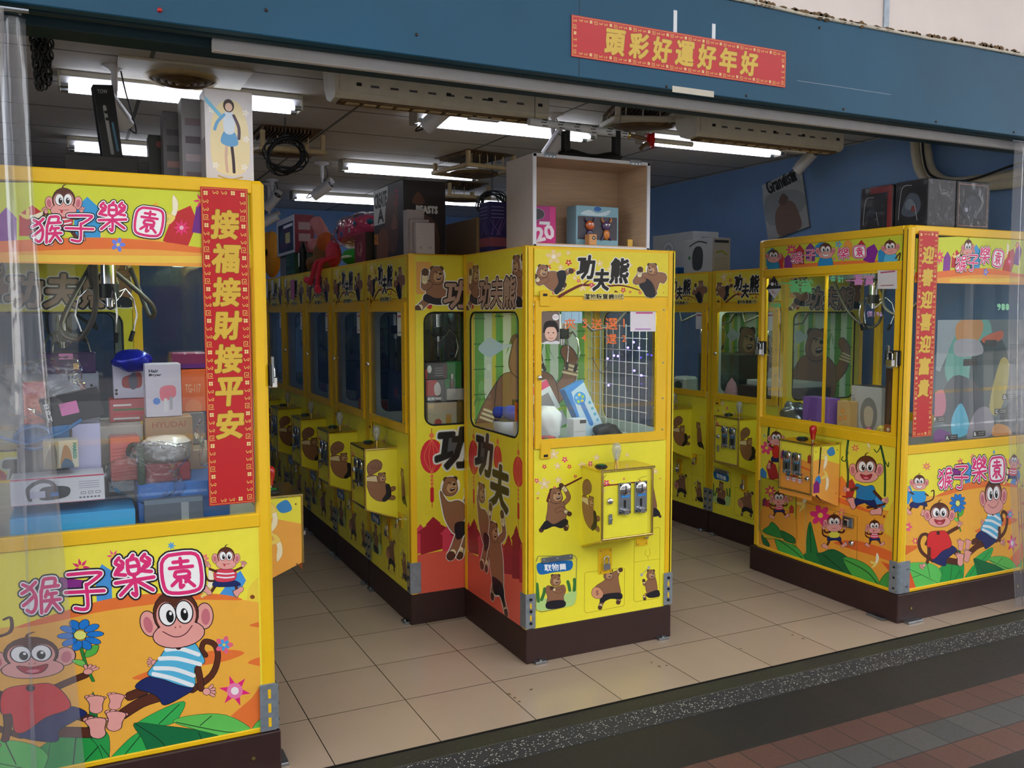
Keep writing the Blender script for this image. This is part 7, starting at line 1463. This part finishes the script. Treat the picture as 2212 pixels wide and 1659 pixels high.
sheet('notice_sheet', 'white notice sheet at the top right of the right machine front', 'notice', FM, (1896, 584, 1938, 624), 'ddd8da', lambda a: (a.line([(1903, 589), (1933, 586)], 3, 'b0486a', smooth=False), a.line([(1903, 617), (1930, 616)], 2, 'a06a6a', smooth=False)))
glass_art('diamond_sticker', 'black and white diamond sticker at the top left of the right machine front', *FM[:2], FM[2], lambda a: (a.view(1600, 480, 3.456), a.poly([(248, 400), (305, 485), (250, 580), (192, 495)], '1a1a1e'), a.poly([(198, 500), (302, 495), (252, 575)], 'd4d4d8'), a.poly([(225, 505), (275, 545), (240, 525)], 'b82c34'), a.text('一番くじ', 248, 462, 24, 'f0f0f0', w=92, bold=.8), ), 'sticker')
glass_art('green_writing', 'green and pink handwriting on the sliding glass of the right machine', *FM[:2], FM[2], lambda a: (a.view(1600, 480, 3.456), [a.text(t, x, y, h, c, bold=.9) for t, x, y, h, c in (('一', 345, 455, 8, '78d88c'), ('番', 405, 478, 95, '78d88c'), ('賞', 490, 480, 110, '78d88c'), ('合', 690, 420, 44, '78d8a0'), ('計', 750, 425, 50, '78d8a0'), ('一', 820, 435, 6, 'd890c8'), ('番', 880, 430, 80, 'd890c8'), ('賞', 960, 435, 80, 'd890c8'), ('1980', 255, 620, 36, '78d88c'), ('保196', 1000, 685, 44, 'c8a8d8'))]))
FS = (('y', -.3616), lambda w: (w.x, w.z), lambda u, v, h: (u, -.3535-h, v))
glass_art('green_writing', 'faint green number 980 on the side glass of the right machine', *FS[:2], FS[2], lambda a: a.text('980', 2170, 663, 14, '8ad8a8', w=26, bold=.4))
# --- inside the centre machine
ZI = .9705
def fanbox(a, w, h):
    a.poly(rect(0, 0, w, h), '2b87d8'); a.poly([(w*.0, h*.0), (w*.25, h*.9), (w, h*.95), (w, 0)], 'bcd8ec'); a.ell(w*.5, h*.72, w*.3, c='3a9ae4', ol=.002, oc='e8f0f8')
    for k in range(5): a.ell(w*.5+w*.16*cos(k*1.26), h*.72+w*.16*sin(k*1.26), w*.07, c=('a8d84a', 'e8d84a', '8ac8e8')[k % 3])
    a.line([(w*.5, h*.6), (w*.5, h*.2)], w*.22, '2b7fd0', smooth=False)
    for k in range(4): a.ell(w*.85, h*(.2+.12*k), w*.07, c='48a8d0')
carton('toy_box', 'blue toy box with a round fan printed, tilted in the centre machine', (.405, .16, 1.005), (.515, .22, 1.265), '2b87d8', F=fanbox, rot=(-.12, -.42, 0))
def whitepk(a, w, h): a.poly(rect(0, h*.85, w, h), 'd83a68'); a.poly(rect(0, h*.3, w, h*.36), '8ad858'); a.poly(rect(w*.2, h*.45, w*.8, h*.75), '8a8488'); a.text('V', w*.2, h*.6, .02, '404048', up=True)
carton('white_box', 'white box with pink edge and green band tilted in the centre machine', (.265, .28, 1.02), (.385, .36, 1.26), 'd8dce2', F=whitepk, rot=(-.15, -.45, 0))
carton('white_box', 'small white box with a black barcode stripe upright in the centre machine', (.30, .10, ZI), (.37, .16, 1.09), 'd4d6dc', F=lambda a, w, h: (a.poly(rect(w*.5, h*.82, w, h*.95), '202024'), a.line([(w*.1, h*.5), (w*.9, h*.5)], .002, '9a9aa0', smooth=False)))
bagfilm('milky_bag', 'milky white bag bulging at the lower left of the centre machine', (.213, .20, 1.06), (.07, .06, .088), 24, 21, mat='paper', amp=.22)
carton('dark_box', 'dark box with pale lettering at the left post of the centre machine', (.155, .40, ZI), (.20, .46, 1.16), '3c3438', F=pic(['5a4a50', '28282c'], 14, shape='bars'))
carton('red_box', 'low red box on the floor at the left of the centre machine', (.10, .06, ZI), (.185, .12, 1.02), 'b8242c', F=lambda a, w, h: a.poly(rect(w*.3, 0, w*.5, h), '38803c'))
carton('maroon_box', 'maroon box lying behind the small white box in the centre machine', (.385, .17, ZI), (.455, .30, 1.015), '7a3a48')
o = bagfilm('dark_bag', 'dark cable bundle in clear film at the lower right of the centre machine', (.49, .12, 1.015), (.07, .045, .042), 22, 23, mat='cable', amp=.3); 
r = thing('wire_grid', 'white wire grid rack at the right side inside the centre machine', 'wire grid', (.70, .36, ZI))
m = MB()
for k in range(10): m.cyl((0, -.27+k*.06, 0), (0, -.27+k*.06, .56), .002, 'white', 6)
for k in range(10): m.cyl((0, -.28, .01+k*.06), (0, .28, .01+k*.06), .002, 'white', 6)
m.build('grid', r)
pmat('fairylight', (.5, .4, 1), .3, emit=((.45, .35, 1.0), 5)); m = MB(); random.seed(12)
for k in range(9): m.sph((-.012, random.uniform(-.25, .2), random.uniform(.2, .5)), .006, 'fairylight', 8)
m.tube(spl3([(-.01, -.26, .5), (-.012, -.1, .4), (-.01, .0, .45), (-.012, .1, .3), (-.01, .22, .38)]), .0015, 'wire', 5); m.build('fairy_lights', r)
m = MB(); m.lathe([(0, 0), (.05, 0), (.062, .05), (.066, .09), (.06, .095)], (0, 0, 0), 'plastic', 24, c=lin('b8bcd8')); o = m.build('bowl', None, 'pale round bowl under the blue device in the centre machine', 'bowl', loc=(.085, .38, ZI))
m = MB(); m.cyl((-.05, 0, 0), (.01, 0, 0), .03, 'plastic', 18, lin('2440b8')); m.cyl((.012, 0, 0), (.07, 0, 0), .037, 'plastic', 18, lin('2a50d0')); m.sph((.07, 0, 0), (.012, .036, .036), 'plastic', 14, lin('2440b8')); m.sph((-.05, 0, 0), (.02, .029, .029), 'plastic', 14, lin('2440b8')); m.build('blue_device', None, 'shiny blue bottle shaped device on the pale bowl', 'device', loc=(.085, .38, 1.104), rot=-.9)
carton('orange_card', 'small orange card sign behind the side glass of the centre machine', (.060, .155, 1.08), (.064, .235, 1.17), 'e8641c', L=lambda a, w, h: (a.ell(w*.5, h*.55, .014, c='7a3018'), a.line([(w*.3, h*.2), (w*.7, h*.2)], .003, '3a2018', smooth=False)), cat='sign')
carton('white_box', 'pale box under the orange card sign', (.055, .15, ZI), (.13, .24, 1.079), 'c8c8cc')
# --- first aisle machine, seen through its side window
YA = .76
def side_item(name, label, px, y, dep, c, z=ZI, **k): return cpx(name, label, px, y, dep, c, z=z, **k)
side_item('beer_box', 'cardboard box with a yellow beer glass print in the first aisle machine', (924, 868, 987, 935), .76, .12, 'b0a890', F=lambda a, w, h: (a.poly(rect(0, h*.7, w, h), 'b8a890'), a.ell(w*.35, h*.35, w*.12, c='a03038'), a.poly(rect(w*.62, h*.05, w*.8, h*.6), 'b8862c')))
side_item('can', 'gold and black tall can in the first aisle machine', (988, 866, 1006, 935), .76, .03, '6a5420', cat='can', bev=.01)
zA = at(924, 868, 'y', .76).z+.001
side_item('red_box', 'red IRON box with a mask shaped print in the first aisle machine', (920, 820, 960, 865), .765, .10, '3a3436', z=zA, F=lambda a, w, h: (a.poly(rect(0, h*.25, w*.6, h), 'b02428'), a.blob([(w*.5, h*.3), (w*.45, h*.7), (w*.65, h*.9), (w*.8, h*.6), (w*.75, h*.3)], 'd8d0d0'), a.text('IRON MAN', w*.45, h*.12, h*.14, 'e0e0e0', w=w*.7, up=True, bold=.001)))
zB2 = at(920, 820, 'y', .765).z+.001
side_item('black_box', 'black box with a white bulb print on the red box', (918, 782, 966, 818), .765, .10, '242226', z=zB2, F=lambda a, w, h: (a.ell(w*.2, h*.6, .012, .02, c='e0e4e4'), [a.line([(w*.45, h*(.2+.15*k)), (w*.8, h*(.2+.15*k))], .003, 'a8a8b0', smooth=False) for k in range(4)], a.poly(rect(0, 0, w*.1, h*.6), 'c02c34'), a.line(rect(w*.85, h*.1, w*.95, h*.8), .002, 'c06080', smooth=False, closed=True)))
carton('white_box', 'white box carrying the green box in the first aisle machine', (-.065, .77, zA), (.03, .86, zA+.06), 'b8b4ac')
carton('green_box', 'green box behind a small brown bottle in the first aisle machine', (-.065, .80, zA+.061), (.03, .86, zA+.20), '1f8a3c')
m = MB(); m.lathe([(0, 0), (.012, 0), (.013, .03), (.006, .045), (.006, .055), (0, .056)], (0, 0, 0), 'plastic', 14, c=lin('5a3a1c')); m.cyl((0, 0, .05), (0, 0, .075), .008, 'plastic', 12, lin('d8d4c8')); m.build('small_bottle', None, 'small brown bottle with pale cap before the green box', 'bottle', loc=(-.03, .785, zA+.0605))
# goods in the other aisle machines
random.seed(31); gp = 'boxes inside the aisle machines'
lab = ['second', 'third', 'fourth', 'fifth']
for k in range(1, 5):
    y0 = .707+.729*k
    carton('prize_box', 'dark blue prize box leaning at the back of the %s aisle machine' % lab[k-1], (.0, y0+.15, ZI), (.22, y0+.5, ZI+.22+.03*(k % 2)), ['2c3a6c', '4a3c7a', '2c5a7a', '6a3a4a'][k-1], L=pic(['4a5a9a', 'c85a8a', '8a98b8'], 40+k), group=None)
    carton('prize_box', '%s prize box low behind the front glass of the %s aisle machine' % (['orange', 'white', 'pink', 'green'][k-1], lab[k-1]), (-.22, y0+.2, ZI), (-.1, y0+.42, ZI+.09), ['c85c28', 'c0c0c0', 'b84a7a', '3a8a4a'][k-1])
carton('white_box', 'white rounded box with a dark oval in the rear machine of the right row', (2.36, 1.98, ZI), (2.5, 2.14, ZI+.13), 'c4d0cc', L=lambda a, w, h: a.ell(w*.5, h*.5, w*.3, h*.25, c='3a5048'), bev=.02)
carton('dark_box', 'large dark box filling the rear machine of the right row', (2.66, 1.72, ZI), (2.90, 2.2, ZI+.30), '3a4442', L=pic(['55625e', '6a7a74', '2c3432'], 51))
carton('flat_box', 'long white flat box lying in the right row machine behind the monkey machine', (2.45, .98, ZI+.115), (2.75, 1.39, ZI+.15), 'bcc4c0')
carton('dark_box', 'dark brown tray under the long white flat box', (2.38, .95, ZI), (2.80, 1.40, ZI+.114), '382c26')
m = MB(); m.lathe([(.05, 0), (.06, .02), (.03, .12), (.0, .16)], (0, 0, 0), 'plush', 16, c=lin('c89aa8')); m.build('wrapped_gift', None, 'small pink cone shaped gift in the right row machine', 'gift', loc=(2.385, 1.47, ZI))
# notices on the row machine glass
for k in range(6):
    y0 = .707+.729*k; m = MB(); m.box((-.0012, -.04, -.06), (0, .04, .06), 'paper'); m.box((-.0016, -.03, .035), (-.0012, .03, .045), 'print', 0, lin('b84a7a')); m.box((-.0016, -.028, -.045), (-.0012, .028, -.04), 'print', 0, lin('8a7aa0'))
    m.build('notice_sheet', None, 'white notice sheet on the glass of the %s aisle row machine' % (['first']+names_)[k], 'notice', 'notices on the aisle row glass', loc=(A1+.0012-.0025, y0+.13, 1.53))
for k, y0 in enumerate((.863, 1.592)):
    m = MB(); m.box((-.0012, -.04, -.06), (0, .04, .06), 'paper'); m.box((-.0016, -.03, .035), (-.0012, .03, .045), 'print', 0, lin('b84a7a')); m.build('notice_sheet', None, 'white notice sheet on the glass of the %s right row machine' % ('nearer', 'farther')[k], 'notice', 'notices on the right row glass', loc=(2.2908-.0013, y0+.13, 1.53))
# dead leaves and specks on the floor
random.seed(77)
for px, py in ((1100, 1500), (1112, 1508), (1122, 1516), (1148, 1490), (1408, 1432), (1424, 1440), (1440, 1438), (1712, 1372), (1735, 1380), (1600, 1402)):
    q = at(px, py, 'z', 0); m = MB(); s = random.uniform(.008, .016); t = random.uniform(0, 6)
    V = [(s*cos(t)*a_, s*sin(t)*a_, 0) for a_ in (-1, 1)]; n_ = (-sin(t)*s*.4, cos(t)*s*.4)
    m.add([V[0], (n_[0], n_[1], .003), V[1], (-n_[0], -n_[1], .002), (0, 0, .0045)], [(0, 4, 1), (1, 4, 2), (2, 4, 3), (3, 4, 0), (0, 1, 2, 3)], 'dirtydark')
    m.build('dead_leaf', None, 'small brown dead leaf lying on the tiles near the threshold', 'leaf', 'dead leaves on the floor tiles', loc=(q.x, q.y, .0005))
